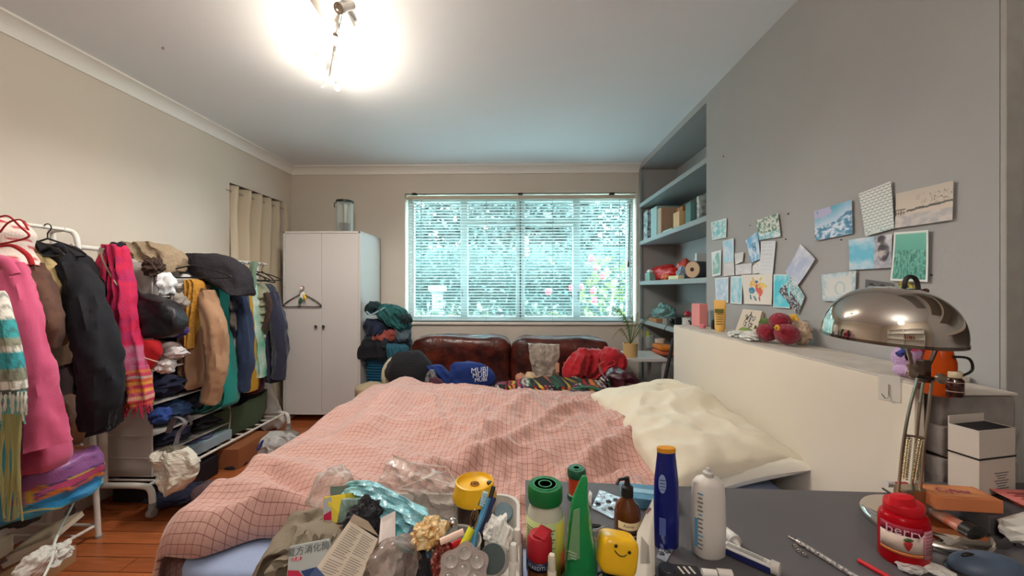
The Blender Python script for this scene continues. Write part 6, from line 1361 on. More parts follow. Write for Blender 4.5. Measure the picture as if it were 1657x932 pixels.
# pink papers at right edge
for k, (x, y, c_, z, rz, lab) in enumerate(((1.235, .93, (214, 92, 60), .012, .5, 'round orange-red card under the pink sheet at the right border'), (1.24, .955, (228, 130, 124), .022, .35, 'pink printed sheet at the right border of the desk'))):
    o = B()
    if k == 0: o.lathe([(.001, 0), (.035, 0), (.035, .008), (0, .008)], (1.13, .85, .7715), seg=32)
    else: o.obox((1.18, .856, .785), (.2, .06, .002), rot(z=-.05, x=.04))
    tag(o.done('party_card', mat('pinkcard_%d' % k, c_, .6)), lab, 'card')
b = B()
for k in range(7): b.obox((1.16, .835+.006*k, .7855+.00024*k), (.12-.02*(k % 2), .002, .0006), rot(z=-.05, x=.04))
b.done('print_lines', mat('dark_red_ink', (120, 40, 50), .6), [o for o in bpy.data.objects if o.name == 'party_card.001'][0])
sbox('notepad', 'small white and orange pad on the pink sheet at the right border', 'paper', (1.22, .868, .793), (.07, .03, .010), .1, mat('cream_card', (206, 188, 160), .8))
# black cable head, small tube, mouse, tissue
q = D(1600, 846); tag(B().ball(q+Vector((0, 0, .013)), (.035, .022, .013), rot(z=-.2), nz=.12, nsc=2).done('adapter', mat('navy_black_plastic', (22, 22, 36), .4), smooth=True), 'black plug adapter on the desk right of the lamp base', 'adapter')
q = D(1572, 868); hc_ = root('hand_cream', 'small silver and orange tube with black cap lying right of the lamp base', 'tube', q)
B().lathe([(.002, -.05), (.016, -.03), (.017, .02), (.014, .025)], q+Vector((-.02, .02, .016)), rot(x=PI/2)@rot(y=0)@rot(x=0), 20, sq=(1, .9)).done('tube_body', mat('silver_orange', (196, 176, 160), .3, var=.6, vs=30, c2=(190, 90, 60)), hc_, smooth=True)
for v in range(1): pass
B().lathe([(.018, 0), (.018, .018), (.015, .02), (0, .02)], q+Vector((-.018, -.006, .018)), rot(x=PI/2), 20).done('cap', blk, hc_, smooth=True)
q = D(1590, 920); ms = root('computer_mouse', 'blue-grey computer mouse at the bottom right corner', 'mouse', q)
B().ball(q+Vector((.0, -.01, .004)), (.062, .034, .030), rot(z=-.12), seg=36, rings=20, flatb=.003).done('shell', mat('slate_mouse', (78, 92, 112), .45), ms, smooth=True)
B().ball(q+Vector((-.032, -.006, .0275)), (.012, .004, .006), rot(z=-.12)).done('wheel', blk, ms, smooth=True)
B().ball(q+Vector((.0, -.01, .001)), (.066, .037, .010), rot(z=-.12), seg=36, rings=12, flatb=.0).done('base_plate', blk, ms, smooth=True)
q = D(1650, 880); tag(B().ball(q+Vector((.02, 0, .025)), (.05, .035, .03), nz=.35, nsc=2.5, seed=4, flatb=.024).done('tissue', mat('white_tissue', (214, 210, 202), .9)), 'crumpled white tissue at the right border above the mouse', 'tissue')
q = D(1645, 818); tag(B().tube(cr([(*D(1655, 880, .74),), (*D(1640, 872, .735),), (*D(1625, 884, .733),), (*D(1600, 880, .733),)], 5), .012, 8, flat=.4).done('fabric_strap', cloth('charcoal_cotton', (58, 54, 56)), smooth=True), 'black fabric strap behind the computer mouse', 'strap')
# gummy jar
q = D(1462, 905); r = 33/F*q.y; rj_ = root('vitamin_jar', 'red plastic jar with berry label and red lid in front of the lamp', 'jar', q)
redp = mat('red_translucent', (190, 14, 28), .2, trans=.25, ior=1.2); hj = 92/F*q.y
B().lathe([(r*.9, 0), (r, .006), (r, hj*.72), (r*.92, hj*.80), (r*.74, hj*.84)], q, seg=40, sq=(1, .8)).done('jar_body', redp, rj_, smooth=True)
lidr = mat('red_lid', (206, 24, 36), .35)
B().lathe([(r*.72, hj*.82), (r*.78, hj*.84), (r*.78, hj*.97), (r*.74, hj*1.0)], q, seg=40, sq=(1, .85)).lathe([(r*.62, hj*.98), (r*.5, hj*1.12), (0, hj*1.14)], q, seg=20, sq=(1, .6), R=rot(x=.05, y=-.08)).done('lid', lidr, rj_, smooth=True)
def arcpanel(name, c, rx, ry, a0, a1, z0, z1, m, parent, fn=None, off=.0008, n=24):
    vs = []; fs = []; cols = []
    for j in range(9 if fn else 2):
        nj = 8 if fn else 1
        for i in range(n+1):
            a = a0+(a1-a0)*i/n; vs.append((c[0]+(rx+off)*math.cos(a), c[1]+(ry+off)*math.sin(a), z0+(z1-z0)*j/nj))
    for j in range((8 if fn else 1)):
        for i in range(n): a = j*(n+1)+i; fs.append((a, a+1, a+n+2, a+n+1))
    o = fin(name, vs, fs, m, parent, smooth=True); s = o.modifiers.new('t', 'SOLIDIFY'); s.thickness = .0003; s.offset = 1; return o
def A(d): return math.radians(d)
arcpanel('label_band', q, r, r*.8, A(175), A(275), q.z+hj*.55, q.z+hj*.70, mat('dark_red_label', (150, 20, 50), .5), rj_)
arcpanel('label_front', q, r, r*.8, A(175), A(275), q.z+hj*.28, q.z+hj*.55, mat('cream_label', (220, 196, 182), .5), rj_)
arcpanel('label_stripe', q, r, r*.8, A(175), A(275), q.z+hj*.22, q.z+hj*.27, mat('amber_label', (206, 120, 60), .5), rj_)
arcpanel('label_info', q, r, r*.8, A(276), A(340), q.z+hj*.20, q.z+hj*.66, mat('pink_label', (206, 130, 140), .5), rj_)
text('lettering', 'berry', .024, (q.x-r*.62, q.y-r*.8*.83, q.z+hj*.625), Vector((.8, -.55, 0)), (0, 0, 1), mat('pale_pink_ink', (232, 190, 200), .6), rj_, th=.002)
sb = q+Vector((-r*.5, -r*.74, hj*.42)); B().lathe([(0, -.012), (.006, -.004), (.008, .004), (0, .008)], sb, seg=12, sq=(1, .3)).done('strawberry_print', mat('berry_print', (186, 40, 44), .5), rj_, smooth=True)
B().ball(sb+Vector((0, 0, .009)), (.009, .003, .003)).done('leaf_print', mat('leaf_print', (70, 96, 50), .5), rj_)
for k in range(7): arcpanel('info_line', q, r, r*.8, A(280), A(334-6*(k % 3)), q.z+hj*(.60-.055*k), q.z+hj*(.612-.055*k), mat('grey_ink', (110, 104, 100), .6), rj_, off=.0014)
# beaded pen with charms, red pen, sachets
def penlike(name, label, cat, a, b_, r_, m, grp=None, z=None):
    p0, p1 = D(*a), D(*b_); up = Vector((0, 0, r_+.0005)); return tag(B().tube([p0+up, p0.lerp(p1, .02)+up, p1+up], [r_*.6, r_, r_], 12).done(name, m, smooth=True), label, cat, grp)
bp_ = root('beaded_pen', 'silver beaded pen with small metal charms lying on the grey desk', 'pen', D(1335, 905))
p0, p1 = D(1290, 880), D(1400, 948); up = Vector((0, 0, .0055))
B().tube([p0+up, p1+up], .0045, 12).done('barrel', mat('zebra_beads', (196, 188, 184), .3, var=.9, vs=260, c2=(40, 34, 36)), bp_, smooth=True)
B().tube([D(1277, 873)+up, p0+up], [.0018, .0022], 8).ball(D(1277, 873)+up, .0028, seg=10, rings=8).lathe([(.0052, 0), (.0052, .008)], p0+up, (p1-p0).normalized().to_track_quat('Z', 'Y').to_matrix(), 12).done('tip', chrome, bp_, smooth=True)
for k, (x, y) in enumerate(((1286, 886), (1292, 893), (1300, 899))):
    c = D(x, y)+Vector((0, 0, .003)); B().tube([c+Vector((.005*math.cos(a), .004*math.sin(a), .001*math.sin(3*a))) for a in [2*PI*i/14 for i in range(15)]], .0011, 6).done('charm', satin, bp_, smooth=True)
penlike('pen', 'red pen lying on the desk in front of the red jar', 'pen', (1388, 910), (1450, 945), .0042, mat('red_pen', (196, 30, 40), .35))
for k, (x, y, rz, lab) in enumerate(((1474, 922, .3, 'clear foil sachet at the bottom edge left of the jar'), (1512, 926, -.5, 'white flat sachet at the bottom edge right of the red jar'))):
    c = D(x, y); tag(B().ball(c+Vector((0, 0, .006)), (.026, .018, .006), rot(z=rz), nz=.3, nsc=3, seed=k, seg=20, rings=10, flatb=.005).done('sachet', film('sachet_film', (214, 210, 206), .5, .2, .8, 60) if k == 0 else mat('white_paper', (226, 222, 214), .7)), lab, 'sachet')
penlike('pencil', 'thin wooden stick lying at the lamp base behind the red jar', 'stick', (1428, 792), (1450, 806), .0025, mat('dark_wood', (50, 30, 20), .5))
for k, (x, y, lab) in enumerate(((1462, 790, 'small white cosmetic item tucked behind the lamp arms, left'), (1478, 792, 'small red and white item behind the lamp arms, right'))):
    c = D(x, y+14); tag(B().lathe([(.008, 0), (.008, .028), (.006, .032), (0, .032)], c+Vector((.0, .045, .009)), rot(y=PI/2), seg=14).done('lip_gloss', mat('lg_%d' % k, ((220, 214, 208), (180, 50, 50))[k], .4), smooth=True), lab, 'cosmetic')
# ================================================================ BOTTLES IN THE MIDDLE OF THE DESK
inkm = mat('grey_ink', (110, 104, 100), .6); wh = mat('white_plastic', (216, 208, 200), .4)
def stand(px, pyb, z=DZ_): return PZ(px, pyb, z)
def lathe_px(cx, yb, base, rows):
    """profile rows (py, half width in px) of a thing standing at base"""
    Y = base.y; return [(w_/F*Y, (P(cx, y, Y).z-base.z)) for y, w_ in rows]
# supplement jar, green lid
c = stand(882, 926); sj = root('supplement_jar', 'pale supplement jar with big green lid, lime label', 'jar', c)
B().lathe([(w_, z) for w_, z in lathe_px(882, 0, c, ((926, 26), (922, 29), (840, 29.5), (826, 28), (814, 23), (806, 22)))], c, seg=40).done('jar_body', mat('milky_plastic', (206, 204, 186), .25, trans=.15), sj, smooth=True)
rr = 29.5/F*c.y
Zp = lambda py: ZC(py, c)
arcpanel('label', c, rr, rr, A(170), A(370), Zp(918), Zp(829), mat('lime_label', (184, 194, 130), .5), sj)
arcpanel('label_side', c, rr, rr, A(300), A(350), Zp(914), Zp(832), mat('yellow_label', (214, 200, 80), .5), sj, off=.0015)
arcpanel('label_fruit', c, rr, rr, A(318), A(352), Zp(914), Zp(880), mat('orange_fruit_print', (204, 90, 40), .5), sj, off=.002)
for k in range(11):
    for a0, a1 in ((200, 235), (262, 296)): arcpanel('label_line', c, rr, rr, A(a0), A(a1-5*(k % 3)), Zp(841+k*4.6), Zp(839.6+k*4.6), mat('green_ink', (90, 110, 70), .6), sj, off=.0016)
gl_ = mat('green_lid', (14, 104, 48), .4)
B().lathe([(w_, z) for w_, z in lathe_px(882, 0, c, ((808, 22), (808, 27), (804, 28), (787, 28), (783, 26)))]+[(0, Zp(783)-c.z)], c, seg=48).done('lid', gl_, sj, smooth=True)
tr2 = Zp(783)
for r0 in (19, 11): B().lathe([(r0/F*c.y, tr2-c.z), (r0/F*c.y, tr2-c.z+.0012), ((r0-1.6)/F*c.y, tr2-c.z+.0012), ((r0-1.6)/F*c.y, tr2-c.z)], c, seg=40).done('lid_ring', mat('green_lid_raised', (70, 150, 100), .4), sj)
# red lid pot with brand band
c = stand(873, 965); sp2 = root('sharpener_pot', 'brown transparent pot with a red twist lid and dark blue band', 'pot', c)
rr = 20/F*c.y; Z2 = lambda py: ZC(py, c)
B().lathe([(rr*.9, 0), (rr*.98, .004), (rr*.98, Z2(897)-c.z), (rr*.7, Z2(896)-c.z)], c, seg=36).done('pot_body', mat('amber_brown', (104, 56, 22), .2, coat=.4), sp2, smooth=True)
arcpanel('brand_band', c, rr, rr, A(180), A(360), Z2(912), Z2(898), mat('navy_band', (24, 32, 66), .4), sp2)
text('lettering', 'STAEDTLER', .0088, (c.x-rr*.1, c.y-rr*1.02, Z2(905)), (1, 0, 0), (0, 0, 1), mat('silver_ink', (190, 192, 204), .5), sp2, bend=((c.x, c.y), rr+.0016))
B().lathe([(rr*.98, Z2(898)-c.z), (rr*1.02, Z2(896)-c.z), (rr*1.02, Z2(872)-c.z), (rr*.85, Z2(864)-c.z), (0, Z2(862)-c.z)], c, seg=36).done('lid', mat('crimson_lid', (170, 26, 40), .45), sp2, smooth=True)
B().obox(Vector((c.x+rr*.25, c.y, Z2(862)-.0005)), (rr*1.1, rr*1.5, .005), rot(z=-.5, y=.15)).done('lid_flap', mat('crimson_lid', (170, 26, 40), .45), sp2, bevel=.002)
B().lathe([(0, 0), (.0035, 0), (.0035, .001), (0, .001)], Vector((c.x-.001, c.y-rr*.55, Z2(865)+.0015)), seg=14).done('lid_hole', mat('hole_dark', (50, 10, 14), .8), sp2)
# aloe gel bottle
c = stand(938, 950); al = root('gel_bottle', 'green leaf-shaped gel bottle tapering to a twisted tip', 'bottle', c)
ga = mat('aloe_green', (44, 160, 90), .22, trans=.35, ior=1.3, bump=.35, bs=40)
vs = []; fs = []; rows = cr([(950., 936, 27), (932., 937, 27), (900., 938, 25), (860., 937, 20.5), (820., 937, 15), (795., 940, 10), (778., 944, 6.5), (771., 945, 4), (769., 945, 1)], 6); sg = 30
for i, (py, cx, hw_) in enumerate(rows):
    p = P(cx, py, c.y)
    for k in range(sg):
        a = 2*PI*k/sg; q_ = 1+.10*math.cos(3*a+i*.05)+.05*NV((math.cos(a)*2, math.sin(a)*2, i*.22), 1.2, 3); r_ = hw_/F*c.y*q_
        vs.append((p.x+r_*math.cos(a), c.y+r_*.7*math.sin(a), max(p.z, DZ_+.0005)))
for i in range(len(rows)-1):
    for k in range(sg): fs.append((i*sg+k, (i+1)*sg+k, (i+1)*sg+(k+1) % sg, i*sg+(k+1) % sg))
fs += [tuple(range(sg)), tuple(range((len(rows)-1)*sg, len(rows)*sg))[::-1]]
fin('bottle_body', vs, fs, ga, al, smooth=True)
qv = [P(918, 906, c.y-.026), P(938, 904, c.y-.027), P(938, 822, c.y-.018), P(928, 826, c.y-.017)]
B().poly(qv, (0, -.0006, 0)).done('label', mat('sage_label', (110, 148, 104), .5), al)
for k in range(3): B().obox(P(926+k, 894+k*5, c.y-.0282), (.016-.003*k, .0004, .0012), rot(y=.35)).done('label_line', mat('pale_green_ink', (190, 206, 180), .6), al)
# small orange pot with green lid
c = stand(933, 806); sp3 = root('spice_pot', 'small orange-red pot with dark green lid behind the gel bottle', 'pot', c)
rr = 13/F*c.y; Z3 = lambda py: ZC(py, c)
B().lathe([(rr*1.15, 0), (rr*1.15, .012), (rr, .014)], c, seg=28).done('green_foot', mat('dark_green_plastic', (30, 84, 56), .4), sp3, smooth=True)
B().lathe([(rr, .012), (rr, Z3(768)-c.z)], c, seg=28).done('pot_body', mat('orange_red_plastic', (196, 66, 30), .35), sp3, smooth=True)
B().lathe([(rr*1.12, Z3(770)-c.z), (rr*1.15, Z3(768)-c.z), (rr*1.15, Z3(760)-c.z), (rr*1.0, Z3(757)-c.z), (0, Z3(757)-c.z)], c, seg=32).done('lid', mat('dark_green_plastic', (30, 84, 56), .4), sp3, smooth=True)
B().lathe([(rr*.55, Z3(757)-c.z), (rr*.55, Z3(757)-c.z+.0015), (rr*.4, Z3(757)-c.z+.0015), (rr*.4, Z3(757)-c.z)], c, seg=28).done('lid_ring', mat('green_lid_raised', (70, 150, 100), .4), sp3)
# blister packs
def blister(name, label, q, n, m2, r_, parent=None):
    q = [D(*a, .7315) for a in q]; o = root(name, label, 'pills', (q[0]+q[2])/2)
    B().poly(q, (0, 0, .0008)).done('foil_sheet', mat('silver_foil', (206, 212, 220), .25, .6, bump=.3, bs=60), o)
    for (u, v, st) in n:
        p = (q[0]*(1-u)+q[1]*u)*(1-v)+(q[3]*(1-u)+q[2]*u)*v+Vector((0, 0, .001))
        B().ball(p, (r_, r_*.8, .0035), seg=14, rings=8, nz=.3 if st else 0, nsc=3).done('blister', m2 if st else film('clear_blister', (220, 224, 226), .3, .08, 0), o, smooth=True)
blister('blister_pack', 'silver blister pack of tablets lying behind the amber pump bottle', [(957, 822), (992, 840), (1006, 806), (970, 793)], [(.2, .3, 1), (.5, .2, 0), (.75, .35, 1), (.25, .72, 0), (.55, .6, 1), (.8, .8, 1)], mat('dark_tablet', (60, 60, 66), .4), .0065)
blister('blister_pack', 'small clear blister strip right of the white cream tube', [(1062, 902), (1078, 910), (1090, 888), (1072, 876)], [(.3, .3, 1), (.7, .6, 1), (.4, .8, 0)], mat('dark_tablet', (60, 60, 66), .4), .006)
tag(B().poly([D(950, 814, .7312), D(957, 820, .7312), D(958, 803, .7312), D(954, 798, .7312)], (0, 0, .008)).done('torn_paper', mat('white_paper', (226, 222, 214), .7)), 'small torn white paper between the gel bottle and blister pack', 'paper')
ks = root('nail_clippers', 'black and steel clippers on the desk right of the gel bottle', 'clippers', D(970, 855))
B().tube([D(956, 862, .736), D(984, 852, .738)], .0035, 8, flat=.5).done('steel_lever', chrome, ks, smooth=True)
B().tube([D(955, 850, .738), D(972, 852, .736)], .004, 8, flat=.6).done('black_grip', blk, ks, smooth=True)
tag(B().tube([D(962, 870, .733), D(972, 880, .733)], .0014, 6).done('hair_pin', mat('copper_pin', (190, 120, 90), .3, 1), smooth=True), 'copper hair pin on the desk beside the clippers', 'hair pin')
# amber pump bottle
c = stand(1015, 905); ap = root('pump_bottle', 'amber glass bottle with black pump and cream label', 'bottle', c)
rr = 20.5/F*c.y; Z4 = lambda py: ZC(py, c); am = mat('amber_glass', (88, 42, 14), .1, coat=.6)
B().lathe([(rr*.95, 0), (rr, .003), (rr, Z4(828)-c.z), (rr*.85, Z4(816)-c.z), (rr*.45, Z4(806)-c.z), (rr*.42, Z4(800)-c.z)], c, seg=40).done('glass_body', am, ap, smooth=True)
B().lathe([(rr*.46, Z4(802)-c.z), (rr*.46, Z4(787)-c.z), (rr*.25, Z4(785)-c.z), (rr*.18, Z4(776)-c.z), (rr*.18, Z4(772)-c.z), (0, Z4(772)-c.z)], c, seg=24).done('pump_collar', blk, ap, smooth=True)
B().tube([Vector((c.x, c.y, Z4(774))), Vector((c.x-.018, c.y-.01, Z4(772))), Vector((c.x-.024, c.y-.014, Z4(778)))], .003, 8).done('spout', blk, ap, smooth=True)
arcpanel('label', c, rr, rr, A(215), A(365), Z4(900), Z4(834), mat('cream_label2', (206, 184, 140), .5), ap)
arcpanel('label_band', c, rr, rr, A(217), A(363), Z4(853), Z4(845), mat('dark_brown_ink', (64, 38, 28), .5), ap, off=.0015)
arcpanel('label_band', c, rr, rr, A(217), A(363), Z4(868), Z4(856), mat('dark_brown_ink', (64, 38, 28), .5), ap, off=.0015)
for k in range(6): arcpanel('label_line', c, rr, rr, A(222), A(345-8*(k % 3)), Z4(873.4+4*k), Z4(872+4*k), mat('dark_brown_ink', (64, 38, 28), .5), ap, off=.0015)
text('lettering', 'Aesop', .008, (c.x-.004, c.y-rr*1.02, Z4(839)), (1, 0, 0), (0, 0, 1), mat('dark_brown_ink', (64, 38, 28), .5), ap, bend=((c.x, c.y), rr+.0014))
# yellow smiley pot
Ysm = .62; sm = root('soap_case', 'yellow rounded cube case with a small smiling face', 'case', P(998, 925, Ysm))
cc_ = P(998, 893, Ysm+.0); b = B(); hw_ = 30/F*Ysm
cushion(b, -hw_, hw_, -hw_*.75, hw_*.75, -hw_*.92, hw_*.92, .42, n=24, wr=0)
R = rot(x=-.15, y=.16, z=.0); zb = .0
b.v = [cc_+R @ v for v in b.v]; lo = min(v.z for v in b.v)
b.done('case_body', mat('sunny_yellow', (236, 182, 22), .3, coat=.3), sm, smooth=True)
fz_ = lambda x, z: cc_+R @ Vector((x, -hw_*.765, z))
for (x, z) in ((-.010, .019), (.012, .013)):
    st_ = []
    for i in range(12):
        r_ = .0036 if i % 2 == 0 else .0017; a = PI/6*i; st_.append(fz_(x+r_*math.cos(a), z+r_*math.sin(a)))
    B().poly(st_, R @ Vector((0, -.0008, 0))).done('star_eye', blk, sm)
B().tube(cr([(*fz_(-.011, .012),), (*fz_(-.005, .007),), (*fz_(.003, .0055),), (*fz_(.008, .009),)], 5), .0008, 6).done('smile', blk, sm, smooth=True)
tag(B().box(cc_.x-.02, cc_.x+.02, Ysm-.02, Ysm+.02, DZ_+.001, lo).done('tin_box', mat('navy_tin', (30, 34, 56), .4), bevel=.003), 'small dark box holding up the yellow smiling case', 'box')
# white cream tube leaning
c = PZ(1042, 942, DZ_+.03); ctb = root('cream_tube', 'white cream tube with grey print standing behind the yellow case', 'tube', c)
q = [P(1026, 935, .63), P(1060, 928, .64), P(1057, 806, .70), P(1031, 862, .68)]
vs = []; fs = []; n = 16
for s in (-1, 1):
    for j in range(n+1):
        for i in range(n+1):
            u, v = i/n, j/n; p = (q[0]*(1-u)+q[1]*u)*(1-v)+(q[3]*(1-u)+q[2]*u)*v
            vs.append(p+Vector((0, s*(.0008+.012*(1-v)*math.sin(PI*u)), 0)))
K = (n+1)**2
for j in range(n):
    for i in range(n): a = j*(n+1)+i; fs += [(a, a+1, a+n+2, a+n+1), (K+a, K+a+n+1, K+a+n+2, K+a+1)]
for j in range(n): a = j*(n+1); fs.append((a, a+n+1, K+a+n+1, K+a)); a += n; fs.append((a, K+a, K+a+n+1, a+n+1))
fin('tube_body', vs, fs, mat('white_satin_plastic', (212, 204, 192), .35), ctb, smooth=True)
for k in range(8): B().tube([P(1038+k*1.6, 868+k*2, .652), P(1037+k*2, 912, .635)], .0005, 4).done('print_line', inkm, ctb)
B().obox(P(1049, 826, .684), (.012, .0008, .005), rot(y=-.8)).done('print_mark', mat('grey_pink_ink', (150, 120, 120), .6), ctb)
# light blue box
bbx = root('cardboard_box', 'light blue flat medicine box behind the pump bottle', 'box', D(1045, 815))
B().obox(D(1046, 812)+Vector((0, 0, .0125)), (.12, .07, .024), rot(z=-.22)).done('carton', mat('sky_blue_card', (92, 142, 170), .5), bbx, bevel=.0015)
B().obox(D(1046, 812)+Vector((0, 0, .0252)), (.09, .02, .0006), rot(z=-.22)).done('print_band', mat('pale_blue_print', (150, 190, 210), .5), bbx)
# blue sun lotion
c = stand(1078, 884); ln_ = root('lotion_bottle', 'tall navy blue lotion bottle with orange-yellow top', 'bottle', c)
Z5 = lambda py: ZC(py, c); nb = mat('nivea_blue', (14, 26, 110), .3, coat=.3); nb.name = 'deep_blue_plastic'
rows = ((884, 17), (880, 19.5), (840, 20), (800, 19.5), (776, 19), (758, 17), (735, 14.5), (730, 14.5))
B().lathe([(w_/F*c.y, Z5(y)-c.z) for y, w_ in rows], c, seg=40, sq=(1, .55)).done('bottle_body', nb, ln_, smooth=True)
B().lathe([(14.6/F*c.y, Z5(731)-c.z), (15/F*c.y, Z5(728)-c.z), (14.5/F*c.y, Z5(724)-c.z), (0, Z5(723)-c.z)], c, seg=40, sq=(1, .55)).done('cap', mat('orange_yellow_cap', (216, 146, 40), .4), ln_, smooth=True)
ry_ = 19.5/F*c.y
B().lathe([(0, 0), (.009, 0), (.009, .001), (0, .001)], Vector((c.x-ry_*.5, c.y-ry_*.55*.87-.0005, Z5(778))), rot(x=PI/2-.05, z=-.35), 24, sq=(.8, 2.0)).done('oval_label', mat('pale_blue_label', (140, 156, 200), .5), ln_)
for k in range(4): B().obox(Vector((c.x-ry_*.5, c.y-ry_*.55*.87-.002, Z5(772+k*5))), (.010, .0005, .001), rot(z=-.35)).done('label_line', nb, ln_)
B().obox(Vector((c.x-ry_*.5, c.y-ry_*.55*.9-.001, Z5(846))), (.012, .0008, .034), rot(z=-.35)).done('info_label', mat('mid_blue_label', (90, 106, 170), .5), ln_)
# white lotion bottle
c = stand(1146, 897); wl_ = root('lotion_bottle', 'white lotion bottle with open nozzle and grey side print', 'bottle', c)
Z6 = lambda py: ZC(py, c)
B().lathe([(w_/F*c.y, Z6(y)-c.z) for y, w_ in ((897, 20), (892, 25), (850, 26), (800, 25), (782, 23.5), (774, 18), (770, 9), (769, 8))], c, seg=40, sq=(1, .68), pw=2.4).done('bottle_body', wh, wl_, smooth=True)
B().lathe([(8/F*c.y, Z6(770)-c.z), (8/F*c.y, Z6(764)-c.z), (4/F*c.y, Z6(762)-c.z), (3/F*c.y, Z6(757)-c.z), (0, Z6(756)-c.z)], c, seg=20).done('nozzle', mat('grey_white_plastic', (190, 184, 176), .4), wl_, smooth=True)
rx_ = 26/F*c.y
for k in range(14): B().obox(Vector((c.x-rx_*.74, c.y-rx_*.68*.76-.0008, Z6(792+k*6.6))), (.010-.003*(k % 2), .0006, .0022), rot(z=-.75)).done('print_line', inkm if k % 5 else mat('sky_ink', (90, 150, 190), .5), wl_)
B().obox(Vector((c.x-rx_*.90, c.y-rx_*.68*.55, Z6(855))), (.006, .0008, .055), rot(z=-.95)).done('blue_label', mat('sky_ink', (90, 150, 190), .5), wl_)
# small white nozzle tube behind
a, b_ = D(1168, 850, .745), D(1196, 884, .742); gt = root('glue_tube', 'white tube with conical nozzle lying right of the white lotion bottle', 'tube', D(1185, 870))
d_ = (b_-a).normalized()
B().tube([a, a.lerp(b_, .7)], [.004, .0125], 16).done('tube_body', wh, gt, smooth=True)
B().tube([a.lerp(b_, .68), a.lerp(b_, .80), a.lerp(b_, .82), a.lerp(b_, 1.05)], [.0125, .0125, .007, .0018], 16).done('nozzle', mat('grey_white_plastic', (190, 184, 176), .4), gt, smooth=True)
# long slim box / tube with cap
a, b_ = D(1163, 882, .738), D(1262, 926, .738); sl2 = root('ointment_tube', 'long flat white tube with blue edge and white cap, lying at the bottom', 'tube', D(1215, 905))
d_ = (b_-a).normalized(); side = Vector((-d_.y, d_.x, 0))
B().poly([a-side*.010, a.lerp(b_, .88)-side*.010, a.lerp(b_, .88)+side*.010, a+side*.012], (0, 0, .009)).done('tube_body', mat('white_paper', (226, 222, 214), .7), sl2, bevel=.002)
B().poly([a-side*.0125+Vector((0, 0, -.004)), a.lerp(b_, .88)-side*.0125+Vector((0, 0, -.004)), a.lerp(b_, .88)-side*.009+Vector((0, 0, -.004)), a-side*.009+Vector((0, 0, -.004))], (0, 0, .010)).done('blue_edge', mat('navy_ink', (30, 36, 90), .5), sl2)
for k in range(4): B().poly([a.lerp(b_, .14)+side*(-.004+.003*k)+Vector((0, 0, .0092)), a.lerp(b_, .8-.05*(k % 2))+side*(-.004+.003*k)+Vector((0, 0, .0092)), a.lerp(b_, .8-.05*(k % 2))+side*(-.003+.003*k)+Vector((0, 0, .0092)), a.lerp(b_, .14)+side*(-.003+.003*k)+Vector((0, 0, .0092))], (0, 0, .0004)).done('print_line', inkm, sl2)
B().tube([a.lerp(b_, .87)+Vector((0, 0, .004)), b_+Vector((0, 0, .004))], .0115, 16).done('cap', wh, sl2, smooth=True)
# bottom edge bits
c = stand(1080, 948); bkc = root('cosmetic_pot', 'black round screw pot at the bottom edge below the blue lotion', 'pot', c)
B().lathe([(.014, 0), (.014, .03), (.012, .031), (0, .031)], c, seg=28).done('pot_body', blk, bkc, smooth=True)
B().lathe([(.0148, .018), (.0148, .031), (.013, .033), (0, .033)], c, seg=28).done('lid', mat('slate_lid', (50, 50, 56), .4), bkc, smooth=True)
dkc = root('printed_card', 'dark card with white lettering at the bottom edge', 'card', D(1110, 930))
B().obox(D(1112, 930)+Vector((0, 0, .004)), (.045, .03, .006), rot(z=-.1)).done('card_body', mat('black_card', (38, 34, 34), .6), dkc)
for k in range(3): B().obox(D(1102+k*9, 929)+Vector((0, 0, .0074)), (.0035, .018, .0005), rot(z=.2)).done('lettering', mat('white_ink', (200, 192, 184), .6), dkc)
for k, (x, lab) in enumerate(((1147, 'small white tube at the bottom edge, left of the pair'), (1172, 'small white tube at the bottom edge, right of the pair'))):
    c = D(x, 936); tag(B().tube([c+Vector((-.012, 0, .009)), c+Vector((.012, -.003, .009))], .008, 14).done('dropper_tube', wh, smooth=True), lab, 'tube', 'small white tubes')
for k, (x, yb, yt, hw_, Y, c_, lab) in enumerate(((837, 932, 856, 7.5, .66, (214, 206, 196), 'slim white capped tube standing left of the jar, rear one'), (831, 945, 880, 8, .615, (220, 212, 202), 'slim white capped tube standing left of the jar, front one'), (893, 950, 897, 7.5, .60, (214, 204, 184), 'ivory tapering tube right of the red-lidded pot'))):
    z0 = DZ_; Yb = Y; cx = P(x, yb, Yb).x; zt_ = P(x, yt, Yb).z; r_ = hw_/F*Yb
    tb_ = root('lip_tube', lab, 'cosmetic', (cx, Yb, z0), 'slim upright tubes')
    B().lathe([(r_, 0), (r_, (zt_-z0)*.72), (r_*.8, (zt_-z0)*.74)], (cx, Yb, z0), seg=20).done('tube_body', mat('ivory_%d' % k, c_, .35), tb_, smooth=True)
    B().lathe([(r_*.85, (zt_-z0)*.74), (r_*.8, (zt_-z0)*.96), (r_*.6, zt_-z0), (0, zt_-z0)], (cx, Yb, z0), seg=20).done('cap', mat('ivory_cap_%d' % k, c_, .3), tb_, smooth=True)
gf = root('eyeglasses', 'dark rimmed glasses folded at the bottom edge below the yellow case', 'glasses', D(1000, 932))
for x in (980, 1012):
    c = D(x, 938, .745); B().tube([c+Vector((.017*math.cos(a), .004*math.sin(a), .012*math.sin(a))) for a in [2*PI*i/20 for i in range(21)]], .0022, 6).done('rim', mat('dark_frame', (30, 30, 48), .3), gf, smooth=True)
B().tube([D(992, 932, .75), D(1000, 932, .75)], .002, 6).done('bridge', mat('dark_frame', (30, 30, 48), .3), gf)
tag(B().tube([D(1050, 930, .745), D(1068, 942, .735)], .0045, 10).done('marker', mat('red_pen', (196, 30, 40), .35), smooth=True), 'red marker at the bottom edge beside the white cream tube', 'marker')
